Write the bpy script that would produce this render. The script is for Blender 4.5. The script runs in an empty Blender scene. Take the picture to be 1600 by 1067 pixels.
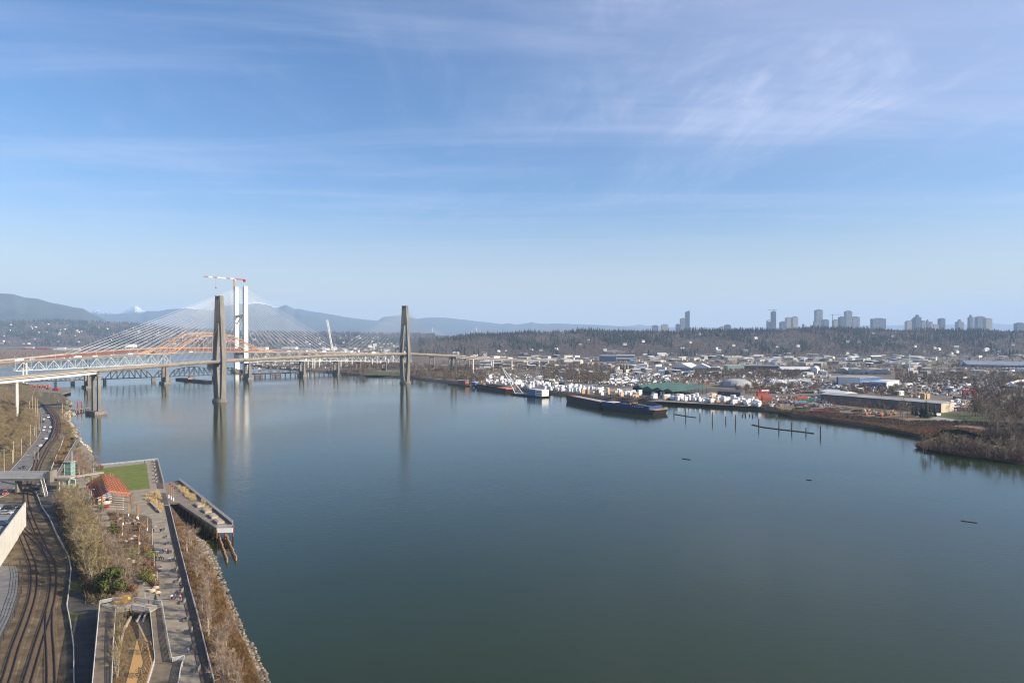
import bpy, math, random
import numpy as np
from mathutils import Vector, Matrix
from mathutils.geometry import tessellate_polygon
random.seed(7)
C = bpy.context.scene
# ------------------------------------------------------------------ camera
F_PX = 1600 * 24 / 36.0
PITCH = math.radians(0.725)
CAM_Z = 80.0
cam_d = bpy.data.cameras.new("camera"); cam_d.lens = 24; cam_d.sensor_width = 36
cam_d.clip_start = 1; cam_d.clip_end = 60000
cam = bpy.data.objects.new("camera", cam_d); C.collection.objects.link(cam)
cam.location = (0, 0, CAM_Z); cam.rotation_euler = (math.radians(90) - PITCH, 0, 0)
C.camera = cam
# ------------------------------------------------------------------ light
SUN_EL, SUN_AZ = math.radians(25), math.radians(103)   # azimuth clockwise from +Y
sd = bpy.data.lights.new("sun", 'SUN'); sd.energy = 5.0; sd.angle = math.radians(0.55); sd.color = (1.0, 0.87, 0.70)
sun = bpy.data.objects.new("sun", sd); C.collection.objects.link(sun)
to_sun = Vector((math.sin(SUN_AZ) * math.cos(SUN_EL), math.cos(SUN_AZ) * math.cos(SUN_EL), math.sin(SUN_EL)))
sun.rotation_euler = to_sun.to_track_quat('Z', 'Y').to_euler(); sun.location = (300, -100, 300)
W = bpy.data.worlds.new("World"); C.world = W; W.use_nodes = True
nt = W.node_tree; N = nt.nodes; L = nt.links
for n in list(N): N.remove(n)
out = N.new('ShaderNodeOutputWorld'); bg = N.new('ShaderNodeBackground'); sky = N.new('ShaderNodeTexSky')
sky.sky_type = 'NISHITA'; sky.sun_disc = False; sky.sun_elevation = SUN_EL; sky.sun_rotation = SUN_AZ
sky.altitude = 50; sky.air_density = 1.0; sky.dust_density = 0.75; sky.ozone_density = 2.2
bg.inputs[1].default_value = 0.077
tc = N.new('ShaderNodeTexCoord'); sep = N.new('ShaderNodeSeparateXYZ'); L.new(tc.outputs['Generated'], sep.inputs[0])
def wmath(op, a, b=None, c=None, clamp=False):
    m = N.new('ShaderNodeMath'); m.operation = op; m.use_clamp = clamp
    for i, v in enumerate((a, b, c)):
        if v is None: continue
        if isinstance(v, (int, float)): m.inputs[i].default_value = v
        else: L.new(v, m.inputs[i])
    return m.outputs[0]
def wramp(v, a, b):   # smooth 0..1 between a and b
    m = N.new('ShaderNodeMapRange'); m.interpolation_type = 'SMOOTHSTEP'
    L.new(v, m.inputs[0]); m.inputs[1].default_value = a; m.inputs[2].default_value = b
    return m.outputs[0]
# high thin cirrus: noise on a plane far above, stretched along the wind
zz = wmath('MAXIMUM', sep.outputs[2], 0.02)
u = wmath('DIVIDE', sep.outputs[0], zz); v = wmath('DIVIDE', sep.outputs[1], zz)
def cirrus(sx, sy, rot, scale, detail, dist, off):
    cb = N.new('ShaderNodeCombineXYZ'); L.new(u, cb.inputs[0]); L.new(v, cb.inputs[1])
    mp = N.new('ShaderNodeMapping'); mp.inputs['Rotation'].default_value = (0, 0, rot); mp.inputs['Scale'].default_value = (sx, sy, 1)
    mp.inputs['Location'].default_value = off
    L.new(cb.outputs[0], mp.inputs[0])
    nz = N.new('ShaderNodeTexNoise'); nz.inputs['Scale'].default_value = scale; nz.inputs['Detail'].default_value = detail
    nz.inputs['Roughness'].default_value = 0.62; nz.inputs['Distortion'].default_value = dist
    L.new(mp.outputs[0], nz.inputs['Vector']); return nz.outputs[0]
n1 = cirrus(1.1, 0.6, math.radians(50), 0.8, 10, 1.2, (3.1, 1.4, 0))
n2 = cirrus(4.0, 0.8, math.radians(42), 1.5, 10, 1.1, (0.3, 5.2, 0))
n3 = cirrus(0.35, 1.6, math.radians(-20), 0.8, 7, 0.6, (7.7, 2.2, 0))
azr = wramp(wmath('DIVIDE', sep.outputs[0], wmath('MAXIMUM', sep.outputs[1], 0.05)), -0.45, 0.75)
alt = wramp(sep.outputs[2], 0.10, 0.42)
right = wmath('MULTIPLY', wramp(wmath('ADD', azr, wmath('MULTIPLY', alt, 0.5)), 0.45, 1.5), wramp(sep.outputs[2], 0.12, 0.30))
streak = wmath('MULTIPLY', wramp(n1, 0.40, 0.70), wmath('MULTIPLY_ADD', wramp(n2, 0.35, 0.7), 0.65, 0.35))
fac = wmath('MULTIPLY', streak, wmath('MULTIPLY_ADD', right, 0.33, 0.14))
fac = wmath('ADD', fac, wmath('MULTIPLY', wramp(n3, 0.42, 0.75), 0.22))
fac = wmath('ADD', fac, wmath('MULTIPLY', right, 0.33))
fac = wmath('MULTIPLY', fac, wramp(sep.outputs[2], 0.05, 0.2), clamp=True)
mx = N.new('ShaderNodeMix'); mx.data_type = 'RGBA'
L.new(fac, mx.inputs[0]); hs_ = N.new('ShaderNodeHueSaturation'); hs_.inputs['Saturation'].default_value = 1.18; L.new(sky.outputs[0], hs_.inputs['Color'])
tn_ = N.new('ShaderNodeMix'); tn_.data_type = 'RGBA'; tn_.blend_type = 'MULTIPLY'; tn_.inputs[0].default_value = 1; tn_.inputs[7].default_value = (0.88, 0.965, 1.12, 1)
L.new(hs_.outputs[0], tn_.inputs[6])
hz_ = N.new('ShaderNodeMix'); hz_.data_type = 'RGBA'; L.new(wmath('MULTIPLY_ADD', wramp(sep.outputs[2], -0.02, 0.20), -0.80, 0.80), hz_.inputs[0]); L.new(tn_.outputs[2], hz_.inputs[6]); hz_.inputs[7].default_value = (5.5, 5.0, 3.9, 1)
L.new(hz_.outputs[2], mx.inputs[6]); mx.inputs[7].default_value = (5.4, 5.7, 7.3, 1)
L.new(mx.outputs[2], bg.inputs[0]); L.new(bg.outputs[0], out.inputs[0])
C.view_settings.view_transform = 'Standard'; C.view_settings.look = 'None'
C.view_settings.exposure = 0.90; C.view_settings.gamma = 1.0
C.cycles.use_denoising = True
C.cycles.filter_width = 1.1; C.cycles.max_bounces = 6; C.cycles.volume_bounces = 1; C.cycles.transparent_max_bounces = 8
C.cycles.diffuse_bounces = 2; C.cycles.glossy_bounces = 3
C.cycles.sample_clamp_indirect = 5
# ------------------------------------------------------------------ pixel -> world
_cp, _sp = math.cos(PITCH), math.sin(PITCH)
def ray(px, py):
    x = (px - 800) / F_PX; y = -(py - 533.5) / F_PX
    return Vector((x, _cp + y * _sp, -_sp + y * _cp))
def G(px, py, z=0.0):
    d = ray(px, py); t = (z - CAM_Z) / d.z
    return Vector((d.x * t, d.y * t, z))
def P(px, py, D):
    d = ray(px, py); t = D / d.y
    return Vector((d.x * t, D, CAM_Z + d.z * t))
def ZH(py, D): return P(800, py, D).z
# ------------------------------------------------------------------ objects
def link(o):
    C.collection.objects.link(o); return o
def tag(o, label=None, cat=None, group=None, kind=None):
    if label: o['label'] = label
    if cat: o['category'] = cat
    if group: o['group'] = group
    if kind: o['kind'] = kind
    return o
def thing(name, label, cat, loc=(0, 0, 0), rz=0.0, group=None):
    o = bpy.data.objects.new(name, None); o.empty_display_size = 1; link(o)
    o.location = loc; o.rotation_euler = (0, 0, rz)
    return tag(o, label, cat, group)
KIDS = {}
def _reg(o, parent):
    if parent is not None:
        o.parent = parent; KIDS.setdefault(parent.name, []).append(o)
def dup(o, loc=None, rz=None, scale=None, label=None, group=None, parent=None):
    c = o.copy(); link(c)
    if parent is not None: _reg(c, parent)
    for ch in KIDS.get(o.name, []): dup(ch, parent=c)
    if loc is not None: c.location = loc
    if rz is not None: c.rotation_euler = (0, 0, rz)
    if scale is not None: c.scale = scale if hasattr(scale, '__len__') else (scale,) * 3
    if label: c['label'] = label
    if group: c['group'] = group
    return c
def base_of(o):
    v = Vector((0, 0, 0))
    while o is not None: v = v + Vector(o.location); o = o.parent
    return v
class MB:
    def __init__(s): s.v = []; s.f = []
    def add(s, vs, fs):
        b = len(s.v); s.v.extend([tuple(q) for q in vs]); s.f.extend([tuple(b + i for i in f) for f in fs]); return s
    def box(s, c, size, rz=0.0):
        """c = centre of the bottom face"""
        hx, hy, h = size[0] / 2, size[1] / 2, size[2]; ca, sa = math.cos(rz), math.sin(rz)
        vs = [(c[0] + x * ca - y * sa, c[1] + x * sa + y * ca, c[2] + z) for z in (0, h) for x, y in ((-hx, -hy), (hx, -hy), (hx, hy), (-hx, hy))]
        return s.add(vs, [(3, 2, 1, 0), (4, 5, 6, 7), (0, 1, 5, 4), (1, 2, 6, 5), (2, 3, 7, 6), (3, 0, 4, 7)])
    def beam(s, a, b, w, h=None, w2=None, h2=None):
        a = Vector(a); b = Vector(b); h = h or w; w2 = w2 or w; h2 = h2 or h
        d = (b - a).normalized(); up = Vector((0, 0, 1)) if abs(d.z) < 0.99 else Vector((0, 1, 0))
        sx = d.cross(up).normalized(); sy = sx.cross(d)
        vs = []
        for p, ww, hh in ((a, w, h), (b, w2, h2)):
            for i, j in ((-1, -1), (1, -1), (1, 1), (-1, 1)): vs.append(p + sx * (ww / 2 * i) + sy * (hh / 2 * j))
        return s.add(vs, [(0, 1, 2, 3), (7, 6, 5, 4), (0, 4, 5, 1), (1, 5, 6, 2), (2, 6, 7, 3), (3, 7, 4, 0)])
    def tube(s, a, b, r, r2=None, n=6, cap=True):
        a = Vector(a); b = Vector(b); r2 = r if r2 is None else r2
        d = (b - a).normalized(); up = Vector((0, 0, 1)) if abs(d.z) < 0.95 else Vector((0, 1, 0))
        sx = d.cross(up).normalized(); sy = sx.cross(d); vs = []
        for p, rr in ((a, r), (b, r2)):
            for k in range(n):
                t = 2 * math.pi * k / n; vs.append(p + sx * (rr * math.cos(t)) + sy * (rr * math.sin(t)))
        fs = [(k, (k + 1) % n, n + (k + 1) % n, n + k) for k in range(n)]
        if cap: fs += [tuple(reversed(range(n))), tuple(range(n, 2 * n))]
        return s.add(vs, fs)
    def prism(s, poly, z0, z1, bottom=False):
        n = len(poly)
        area = sum(poly[i][0] * poly[(i + 1) % n][1] - poly[(i + 1) % n][0] * poly[i][1] for i in range(n))
        if area < 0: poly = list(reversed(poly))
        vs = [(p[0], p[1], z0) for p in poly] + [(p[0], p[1], z1) for p in poly]
        fs = [(i, (i + 1) % n, n + (i + 1) % n, n + i) for i in range(n)]
        tris = tessellate_polygon([[Vector((p[0], p[1], 0)) for p in poly]])
        for t in tris:
            a, b, c = [poly[i] for i in t]
            if (b[0] - a[0]) * (c[1] - a[1]) - (b[1] - a[1]) * (c[0] - a[0]) < 0: t = (t[0], t[2], t[1])
            fs.append(tuple(n + i for i in t))
            if bottom: fs.append(tuple(reversed(t)))
        return s.add(vs, fs)
    def quad(s, a, b, c, d): return s.add([a, b, c, d], [(0, 1, 2, 3)])
    def gable(s, c, size, rise, rz=0.0, over=0.0):
        """gable roof prism, ridge along local x, c = centre at eaves"""
        hx, hy = size[0] / 2 + over, size[1] / 2 + over; ca, sa = math.cos(rz), math.sin(rz)
        pts = [(-hx, -hy, 0), (hx, -hy, 0), (hx, hy, 0), (-hx, hy, 0), (-hx, 0, rise), (hx, 0, rise)]
        return s.add([(c[0] + x * ca - y * sa, c[1] + x * sa + y * ca, c[2] + z) for x, y, z in pts],
                     [(3, 2, 1, 0), (0, 1, 5, 4), (2, 3, 4, 5), (1, 2, 5), (3, 0, 4)])
    def build(s, name, m, parent=None, smooth=False):
        me = bpy.data.meshes.new(name); off = base_of(parent) if parent is not None else Vector((0, 0, 0))
        vs = s.v if off.length == 0 else [(x - off.x, y - off.y, z - off.z) for x, y, z in s.v]
        me.from_pydata(vs, [], s.f); me.materials.append(m); me.validate()
        if smooth: me.polygons.foreach_set('use_smooth', [True] * len(me.polygons))
        o = bpy.data.objects.new(name, me); link(o); _reg(o, parent); return o
def box_ob(name, m, c, size, rz=0, parent=None): return MB().box(c, size, rz).build(name, m, parent)
# ------------------------------------------------------------------ materials
_mats = {}
def mat(name, col, rough=0.8, col2=None, scale=1.0, detail=4, metal=0.0, spec=0.3, bump=0.0, bscale=None, island=0.0, rnd=0.0, lo=0.35, hi=0.65, stretch=None, col3=None, alpha=None):
    if name in _mats: return _mats[name]
    m = bpy.data.materials.new(name); m.use_nodes = True; n = m.node_tree.nodes; l = m.node_tree.links
    b = n['Principled BSDF']; b.inputs['Roughness'].default_value = rough; b.inputs['Metallic'].default_value = metal
    b.inputs['Specular IOR Level'].default_value = spec
    c = (*col, 1); b.inputs['Base Color'].default_value = c; src = None
    geo = n.new('ShaderNodeNewGeometry'); vec = geo.outputs['Position']
    if stretch:
        mp = n.new('ShaderNodeMapping'); mp.inputs['Scale'].default_value = stretch; l.new(vec, mp.inputs[0]); vec = mp.outputs[0]
    if col2 is not None:
        t = n.new('ShaderNodeTexNoise'); t.inputs['Scale'].default_value = scale; t.inputs['Detail'].default_value = detail
        t.inputs['Roughness'].default_value = 0.6
        l.new(vec, t.inputs['Vector'])
        r = n.new('ShaderNodeValToRGB'); r.color_ramp.elements[0].position = lo; r.color_ramp.elements[0].color = c
        r.color_ramp.elements[1].position = hi; r.color_ramp.elements[1].color = (*col2, 1)
        if col3 is not None:
            e = r.color_ramp.elements.new((lo + hi) / 2); e.color = (*col3, 1)
        l.new(t.outputs[0], r.inputs[0]); src = r.outputs[0]
    if island or rnd:
        src0 = src
        hs = n.new('ShaderNodeHueSaturation'); hs.inputs['Color'].default_value = c
        if src0: l.new(src0, hs.inputs['Color'])
        ra = geo.outputs['Random Per Island']
        if rnd:
            oi = n.new('ShaderNodeObjectInfo'); ra = oi.outputs['Random']
        amt = island or rnd
        mr = n.new('ShaderNodeMapRange'); l.new(ra, mr.inputs[0]); mr.inputs[3].default_value = 1 - amt; mr.inputs[4].default_value = 1 + amt
        l.new(mr.outputs[0], hs.inputs['Value'])
        mh = n.new('ShaderNodeMath'); mh.operation = 'FRACT'; mm = n.new('ShaderNodeMath'); mm.operation = 'MULTIPLY'
        l.new(ra, mm.inputs[0]); mm.inputs[1].default_value = 7.31; l.new(mm.outputs[0], mh.inputs[0])
        mr2 = n.new('ShaderNodeMapRange'); l.new(mh.outputs[0], mr2.inputs[0]); mr2.inputs[3].default_value = 1 - amt * .6; mr2.inputs[4].default_value = 1 + amt * .6
        l.new(mr2.outputs[0], hs.inputs['Saturation']); src = hs.outputs[0]
    if src: l.new(src, b.inputs['Base Color'])
    if bump:
        t2 = n.new('ShaderNodeTexNoise'); t2.inputs['Scale'].default_value = bscale or scale * 4; t2.inputs['Detail'].default_value = 5
        l.new(vec, t2.inputs['Vector']); bp = n.new('ShaderNodeBump'); bp.inputs['Strength'].default_value = bump; bp.inputs['Distance'].default_value = 0.2
        l.new(t2.outputs[0], bp.inputs['Height']); l.new(bp.outputs[0], b.inputs['Normal'])
    _mats[name] = m; return m
def palette_mat(name, cols, rough=0.7, spec=0.3):
    """each mesh island (or object) takes one colour of the palette"""
    if name in _mats: return _mats[name]
    m = bpy.data.materials.new(name); m.use_nodes = True; n = m.node_tree.nodes; l = m.node_tree.links
    b = n['Principled BSDF']; b.inputs['Roughness'].default_value = rough; b.inputs['Specular IOR Level'].default_value = spec
    oi = n.new('ShaderNodeObjectInfo'); r = n.new('ShaderNodeValToRGB'); r.color_ramp.interpolation = 'CONSTANT'
    while len(r.color_ramp.elements) < len(cols): r.color_ramp.elements.new(0.5)
    for i, c in enumerate(cols): r.color_ramp.elements[i].position = i / len(cols); r.color_ramp.elements[i].color = (*c, 1)
    l.new(oi.outputs['Random'], r.inputs[0]); l.new(r.outputs[0], b.inputs['Base Color'])
    _mats[name] = m; return m
# ------------------------------------------------------------------ water
def water_mat():
    m = bpy.data.materials.new('river_water'); m.use_nodes = True; n = m.node_tree.nodes; l = m.node_tree.links
    b = n['Principled BSDF']; b.inputs['Base Color'].default_value = (0.018, 0.029, 0.006, 1); b.inputs['Roughness'].default_value = 0.09
    b.inputs['IOR'].default_value = 1.333; b.inputs['Specular IOR Level'].default_value = 0.5
    geo = n.new('ShaderNodeNewGeometry')
    def noise(sx, sy, rot, sc, det, rough=0.55):
        mp = n.new('ShaderNodeMapping'); mp.inputs['Rotation'].default_value = (0, 0, rot); mp.inputs['Scale'].default_value = (sx, sy, 1)
        l.new(geo.outputs['Position'], mp.inputs[0]); t = n.new('ShaderNodeTexNoise'); t.inputs['Scale'].default_value = sc
        t.inputs['Detail'].default_value = det; t.inputs['Roughness'].default_value = rough; l.new(mp.outputs[0], t.inputs['Vector']); return t.outputs[0]
    a = noise(0.55, 1.6, 0.25, 0.5, 6); c = noise(1, 1, 0, 0.05, 3); big = noise(0.4, 1.3, 0.4, 0.006, 4)
    ad = n.new('ShaderNodeMath'); ad.operation = 'MULTIPLY_ADD'; l.new(c, ad.inputs[0]); ad.inputs[1].default_value = 0.9; l.new(a, ad.inputs[2])
    bp = n.new('ShaderNodeBump'); bp.inputs['Distance'].default_value = 0.15
    mr = n.new('ShaderNodeMapRange'); l.new(big, mr.inputs[0]); mr.inputs[1].default_value = 0.35; mr.inputs[2].default_value = 0.65
    mr.inputs[3].default_value = 0.22; mr.inputs[4].default_value = 0.6
    rr = n.new('ShaderNodeMapRange'); l.new(big, rr.inputs[0]); rr.inputs[1].default_value = 0.35; rr.inputs[2].default_value = 0.65; rr.inputs[3].default_value = 0.035; rr.inputs[4].default_value = 0.09; l.new(rr.outputs[0], b.inputs['Roughness'])
    l.new(mr.outputs[0], bp.inputs['Strength']); l.new(ad.outputs[0], bp.inputs['Height']); l.new(bp.outputs[0], b.inputs['Normal'])
    return m
M_water = water_mat()
wa = MB().quad((-26000, -600, 0), (26000, -600, 0), (26000, 25000, 0), (-26000, 25000, 0)).build('water', M_water); tag(wa, kind='structure')

# ------------------------------------------------------------------ land
M_flat = mat('delta_ground', (0.10, 0.075, 0.05), 0.95, (0.20, 0.17, 0.14), 0.012, 8, col3=(0.13, 0.105, 0.075))
M_bankg = mat('bank_ground', (0.12, 0.085, 0.05), 0.95, (0.20, 0.16, 0.10), 0.25, 7, col3=(0.10, 0.09, 0.045), bump=0.5, bscale=2)
M_marsh = mat('marsh_grass', (0.13, 0.085, 0.05), 0.95, (0.24, 0.165, 0.09), 0.09, 8, bump=0.5, bscale=1.5)
M_mud = mat('bank_mud', (0.05, 0.04, 0.03), 0.9, (0.10, 0.08, 0.06), 0.2, 5)
def land(name, pts, z=3.0, m=None, lip=6.0, pix=True):
    """polygon of land with a sloping bank into the water"""
    w = [G(*p) if pix else Vector((p[0], p[1], 0)) for p in pts]
    n = len(w); ar = sum(w[i].x * w[(i + 1) % n].y - w[(i + 1) % n].x * w[i].y for i in range(n))
    if ar < 0: w.reverse()
    inner = []
    for i in range(n):
        a, b, c = w[i - 1], w[i], w[(i + 1) % n]
        t1 = (b - a).normalized(); t2 = (c - b).normalized(); nn = Vector((-(t1.y + t2.y), t1.x + t2.x, 0))
        nn = nn.normalized() if nn.length > 1e-3 else Vector((0, 0, 0)); inner.append(b + nn * lip)
    mb = MB(); vs = [(p.x, p.y, -0.4) for p in w] + [(p.x, p.y, z) for p in inner]
    fs = [(i, (i + 1) % n, n + (i + 1) % n, n + i) for i in range(n)]
    for t in tessellate_polygon([[Vector((p.x, p.y, 0)) for p in inner]]):
        a, b, c = [inner[i] for i in t]
        if (b - a).cross(c - a).z < 0: t = (t[0], t[2], t[1])
        fs.append(tuple(n + i for i in t))
    mb.add(vs, fs); o = mb.build(name, m or M_flat); return tag(o, kind='structure')
def densify(pts, step=14, amp=0.8, seed=1):
    r = random.Random(seed); o = []
    for i in range(len(pts) - 1):
        a, b = pts[i], pts[i + 1]; k = max(1, int(math.hypot(b[0] - a[0], b[1] - a[1]) / step))
        for j in range(k):
            t = j / k; o.append((a[0] + (b[0] - a[0]) * t + r.uniform(-amp, amp) * (j > 0), a[1] + (b[1] - a[1]) * t + r.uniform(-amp, amp) * .5 * (j > 0)))
    o.append(pts[-1]); return o
# the far (south) shore as read off the photograph, at the water line
shore = [(372, 566), (392, 571), (420, 575), (470, 579), (500, 581), (530, 584), (560, 587), (600, 589), (640, 591), (700, 598), (745, 603), (800, 609), (870, 617),
         (940, 624), (1010, 628), (1060, 631), (1120, 636), (1180, 640), (1215, 645), (1240, 651), (1290, 656), (1340, 665), (1390, 673), (1440, 683)]
sh = [G(*p) for p in densify(shore, 12, 0.7)]
back = [Vector((11000, 500, 0)), Vector((14000, 9000, 0)), Vector((14000, 23000, 0)), Vector((-1500, 23000, 0)), G(640, 530), G(600, 543), G(520, 543.5), G(440, 548), G(385, 556)]
# marsh edge continues right behind the inlet
marsh = [G(*p) for p in [(1455, 676), (1470, 671.5), (1500, 671), (1540, 682), (1570, 690), (1640, 700), (1800, 716)]]
land('far_bank', [(p.x, p.y) for p in sh + marsh + [Vector((900, 420, 0)), Vector((2500, 300, 0))] + back], 3.0, M_flat, 5, pix=False)
land('spit', [(1428, 697), (1452, 687), (1475, 683), (1500, 684), (1530, 696), (1560, 700), (1620, 704), (1760, 712), (1900, 730), (1900, 800), (1700, 752), (1600, 726), (1545, 717), (1490, 710), (1450, 702)], 2.0, M_marsh, 3)
# the marsh strip in front of the yards
def sheet(name, pts, z, m, kind='structure', pix=True):
    w = [G(p[0], p[1], z) if pix else Vector((p[0], p[1], z)) for p in pts]
    t = tessellate_polygon([[Vector((q.x, q.y, 0)) for q in w]]); fs = []
    for a, b, c in t:
        if (w[b] - w[a]).cross(w[c] - w[a]).z < 0: b, c = c, b
        fs.append((a, b, c))
    o = MB().add(w, fs).build(name, m); return tag(o, kind=kind)
sheet('marsh', [(1215, 641), (1245, 645), (1290, 650), (1345, 658), (1400, 668), (1440, 676), (1470, 668), (1510, 668), (1600, 688), (1600, 662), (1500, 655), (1420, 650), (1340, 645), (1260, 636), (1215, 634)], 3.05, M_marsh)
# north-side flats and islands far upstream
land('north_flats', [(-260, 585), (-260, 546), (40, 546.5), (130, 548.5), (200, 551), (130, 556), (60, 562), (-40, 580)], 2.0, M_marsh, 5)
land('north_plain', [(-1500, 548), (0, 544.5), (100, 544.0), (190, 542.5), (260, 543.0), (330, 544), (430, 541), (520, 538.5), (620, 537.2), (640, 531), (640, 524.2), (-400, 524.2), (-1500, 524.2)], 3.0, M_flat, 5)

# ------------------------------------------------------------------ ridges and mountains
def ridge(name, prof, D, depth, m, base=2.0, rough=0.04, rows=14, step=6, seed=0, back=0.5, pw=1.0, jag=0):
    r = random.Random(seed)
    prof = sorted(prof); x0, x1 = prof[0][0], prof[-1][0]
    xs = np.arange(x0, x1 + step, step); ys = np.interp(xs, [p[0] for p in prof], [p[1] for p in prof])
    nx = len(xs); hs = np.array([max(ZH(y + (r.uniform(-jag, jag) if jag else 0), D), base + 1) for y in ys])
    ph = [(r.uniform(.02, .3), r.uniform(0, 6.28), r.uniform(.3, 3)) for _ in range(14)]
    vs = []; nr = rows + 5
    for i, x in enumerate(xs):
        for j in range(nr):
            if j <= rows:
                t = j / rows; d = D - depth * (1 - t); prf = t ** pw
            else:
                t2 = (j - rows) / 4.0; d = D + depth * back * t2; prf = 1 - t2 * t2
            nzv = sum(math.sin(x * a * 0.35 + p + t * 9 * c + math.sin(x * a + c * 5 * t)) for a, p, c in ph) / 5
            h = base + (hs[i] - base) * prf * (1 + rough * nzv * 4 * (prf * (1 - prf)) * 2) if j != rows else hs[i] + rough * nzv * 0.05 * hs[i]
            q = P(x, 520, D); vs.append((q.x / D * d, d, h))
    fs = [(i * nr + j, (i + 1) * nr + j, (i + 1) * nr + j + 1, i * nr + j + 1) for i in range(nx - 1) for j in range(nr - 1)]
    o = MB().add(vs, fs).build(name, m, smooth=True); return tag(o, kind='structure')
M_mtn = mat('mountain_forest', (0.035, 0.045, 0.04), 0.95, (0.07, 0.08, 0.06), 0.0015, 8, lo=.3, hi=.7)
def snow_mat():
    m = mat('snowy_rock', (0.06, 0.07, 0.08), 0.9, (0.08, 0.09, 0.09), 0.002, 8); n = m.node_tree.nodes; l = m.node_tree.links
    b = n['Principled BSDF']; src = b.inputs['Base Color'].links[0].from_socket
    g = n.new('ShaderNodeNewGeometry'); s = n.new('ShaderNodeSeparateXYZ'); l.new(g.outputs['Position'], s.inputs[0])
    t = n.new('ShaderNodeTexNoise'); t.inputs['Scale'].default_value = 0.006; t.inputs['Detail'].default_value = 8; l.new(g.outputs['Position'], t.inputs['Vector'])
    a = n.new('ShaderNodeMath'); a.operation = 'MULTIPLY_ADD'; l.new(t.outputs[0], a.inputs[0]); a.inputs[1].default_value = 500; l.new(s.outputs[2], a.inputs[2])
    r = n.new('ShaderNodeMapRange'); l.new(a.outputs[0], r.inputs[0]); r.inputs[1].default_value = 860; r.inputs[2].default_value = 960
    mx = n.new('ShaderNodeMix'); mx.data_type = 'RGBA'; l.new(r.outputs[0], mx.inputs[0]); l.new(src, mx.inputs[6]); mx.inputs[7].default_value = (0.8, 0.82, 0.85, 1)
    l.new(mx.outputs[2], b.inputs['Base Color']); return m
M_snow = snow_mat()
ridge('mountain', [(-260, 470), (-150, 462), (-60, 459), (0, 458.5), (20, 459.5), (40, 465), (60, 467), (80, 473), (100, 476.5), (115, 480), (130, 482), (142, 489), (155, 495), (170, 502), (190, 512), (215, 524)], 9500, 2600, M_mtn, seed=3, step=5)
ridge('snow_peaks', [(120, 500), (140, 490), (146, 486), (152, 484), (157, 487), (163, 487.5), (168, 486), (176, 490), (186, 491), (192, 489), (196, 486), (203, 482), (208, 479.5), (212, 477.5), (216, 479), (221, 484), (226, 487), (232, 486), (240, 488), (262, 486), (280, 481), (288, 480.5), (297, 480), (306, 482), (330, 484), (350, 478), (368, 475), (380, 471.8), (388, 473.5), (397, 471), (406, 471.8), (414, 474), (424, 478), (436, 481), (447, 484), (470, 500)], 19500, 5000, M_snow, seed=5, step=1.6, rough=.07, jag=.8)
ridge('mountain_range', [(130, 508), (150, 492), (175, 491), (200, 489), (222, 490), (230, 486), (250, 486), (262, 483.5), (290, 481.5), (310, 483), (330, 485), (350, 478.5), (372, 474.5), (391, 475), (406, 474.2), (417, 476), (429, 480.5), (436, 480), (442, 478), (447, 476), (452, 479), (460, 483), (469, 482.5), (478, 485), (497, 488), (515, 491), (535, 494.5), (560, 498), (590, 501.5), (620, 507), (660, 515), (700, 524)], 15500, 4500, M_mtn, seed=9, step=2.5, jag=.35)
ridge('far_mountain_range', [(560, 524), (580, 506), (589, 501.5), (600, 495), (614, 494), (629, 493), (640, 495.5), (653, 498.5), (662, 496.8), (677, 495.6), (700, 496.6), (720, 499), (742, 501.5), (765, 504), (783, 506.6), (795, 504.8), (807, 507), (820, 505.5), (831, 503.2), (838, 505), (846, 506), (870, 505.2), (900, 506.5), (930, 507.5), (960, 509), (990, 511), (1030, 513.5), (1100, 517), (1160, 524)], 17500, 4500, M_mtn, seed=12, step=3, jag=.25)
ridge('distant_snow_peaks', [(880, 522), (930, 511), (960, 510), (985, 509), (1000, 507), (1012, 509), (1025, 508), (1040, 511), (1200, 512), (1400, 508), (1500, 507), (1560, 505.5), (1590, 508), (1700, 514)], 21500, 3000, M_snow, seed=15, step=4)
M_hillg = mat('hill_ground', (0.045, 0.045, 0.035), 0.95, (0.11, 0.09, 0.075), 0.012, 8)
north_prof = [(-500, 500), (-200, 499), (0, 501.5), (40, 501), (80, 501), (120, 502.5), (160, 504), (205, 506), (240, 509), (290, 514), (350, 518), (430, 520), (560, 521.5), (640, 522.5), (700, 524)]
ridge('north_hill', north_prof, 6200, 2300, M_hillg, 3, 0.03, seed=21, step=8, pw=1.0)
south_prof = [(640, 535), (690, 532), (730, 529), (770, 525), (830, 522.5), (900, 521), (1000, 520.5), (1100, 520), (1170, 519), (1230, 517.2), (1290, 516), (1340, 517.5), (1450, 519.5), (1600, 520.5), (1900, 521), (2600, 521.5)]
SR_D, SR_DEP = 3000, 800
south_ridge = ridge('south_ridge', south_prof, SR_D, SR_DEP, M_hillg, 3, 0.02, seed=25, step=8, back=3.0, pw=1.3)
# haze: the air itself
hz = MB().box((0, 12400, -1.5), (53000, 27000, 1000)).build('haze', bpy.data.materials.new('air'))
hm = hz.data.materials[0]; hm.use_nodes = True
for n_ in list(hm.node_tree.nodes): hm.node_tree.nodes.remove(n_)
ho = hm.node_tree.nodes.new('ShaderNodeOutputMaterial'); hv = hm.node_tree.nodes.new('ShaderNodeVolumePrincipled')
hv.inputs['Color'].default_value = (0.47, 0.69, 1.0, 1); hv.inputs['Density'].default_value = 6.0e-5; hv.inputs['Anisotropy'].default_value = 0.0
hm.node_tree.links.new(hv.outputs[0], ho.inputs['Volume']); tag(hz, kind='stuff')
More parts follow.
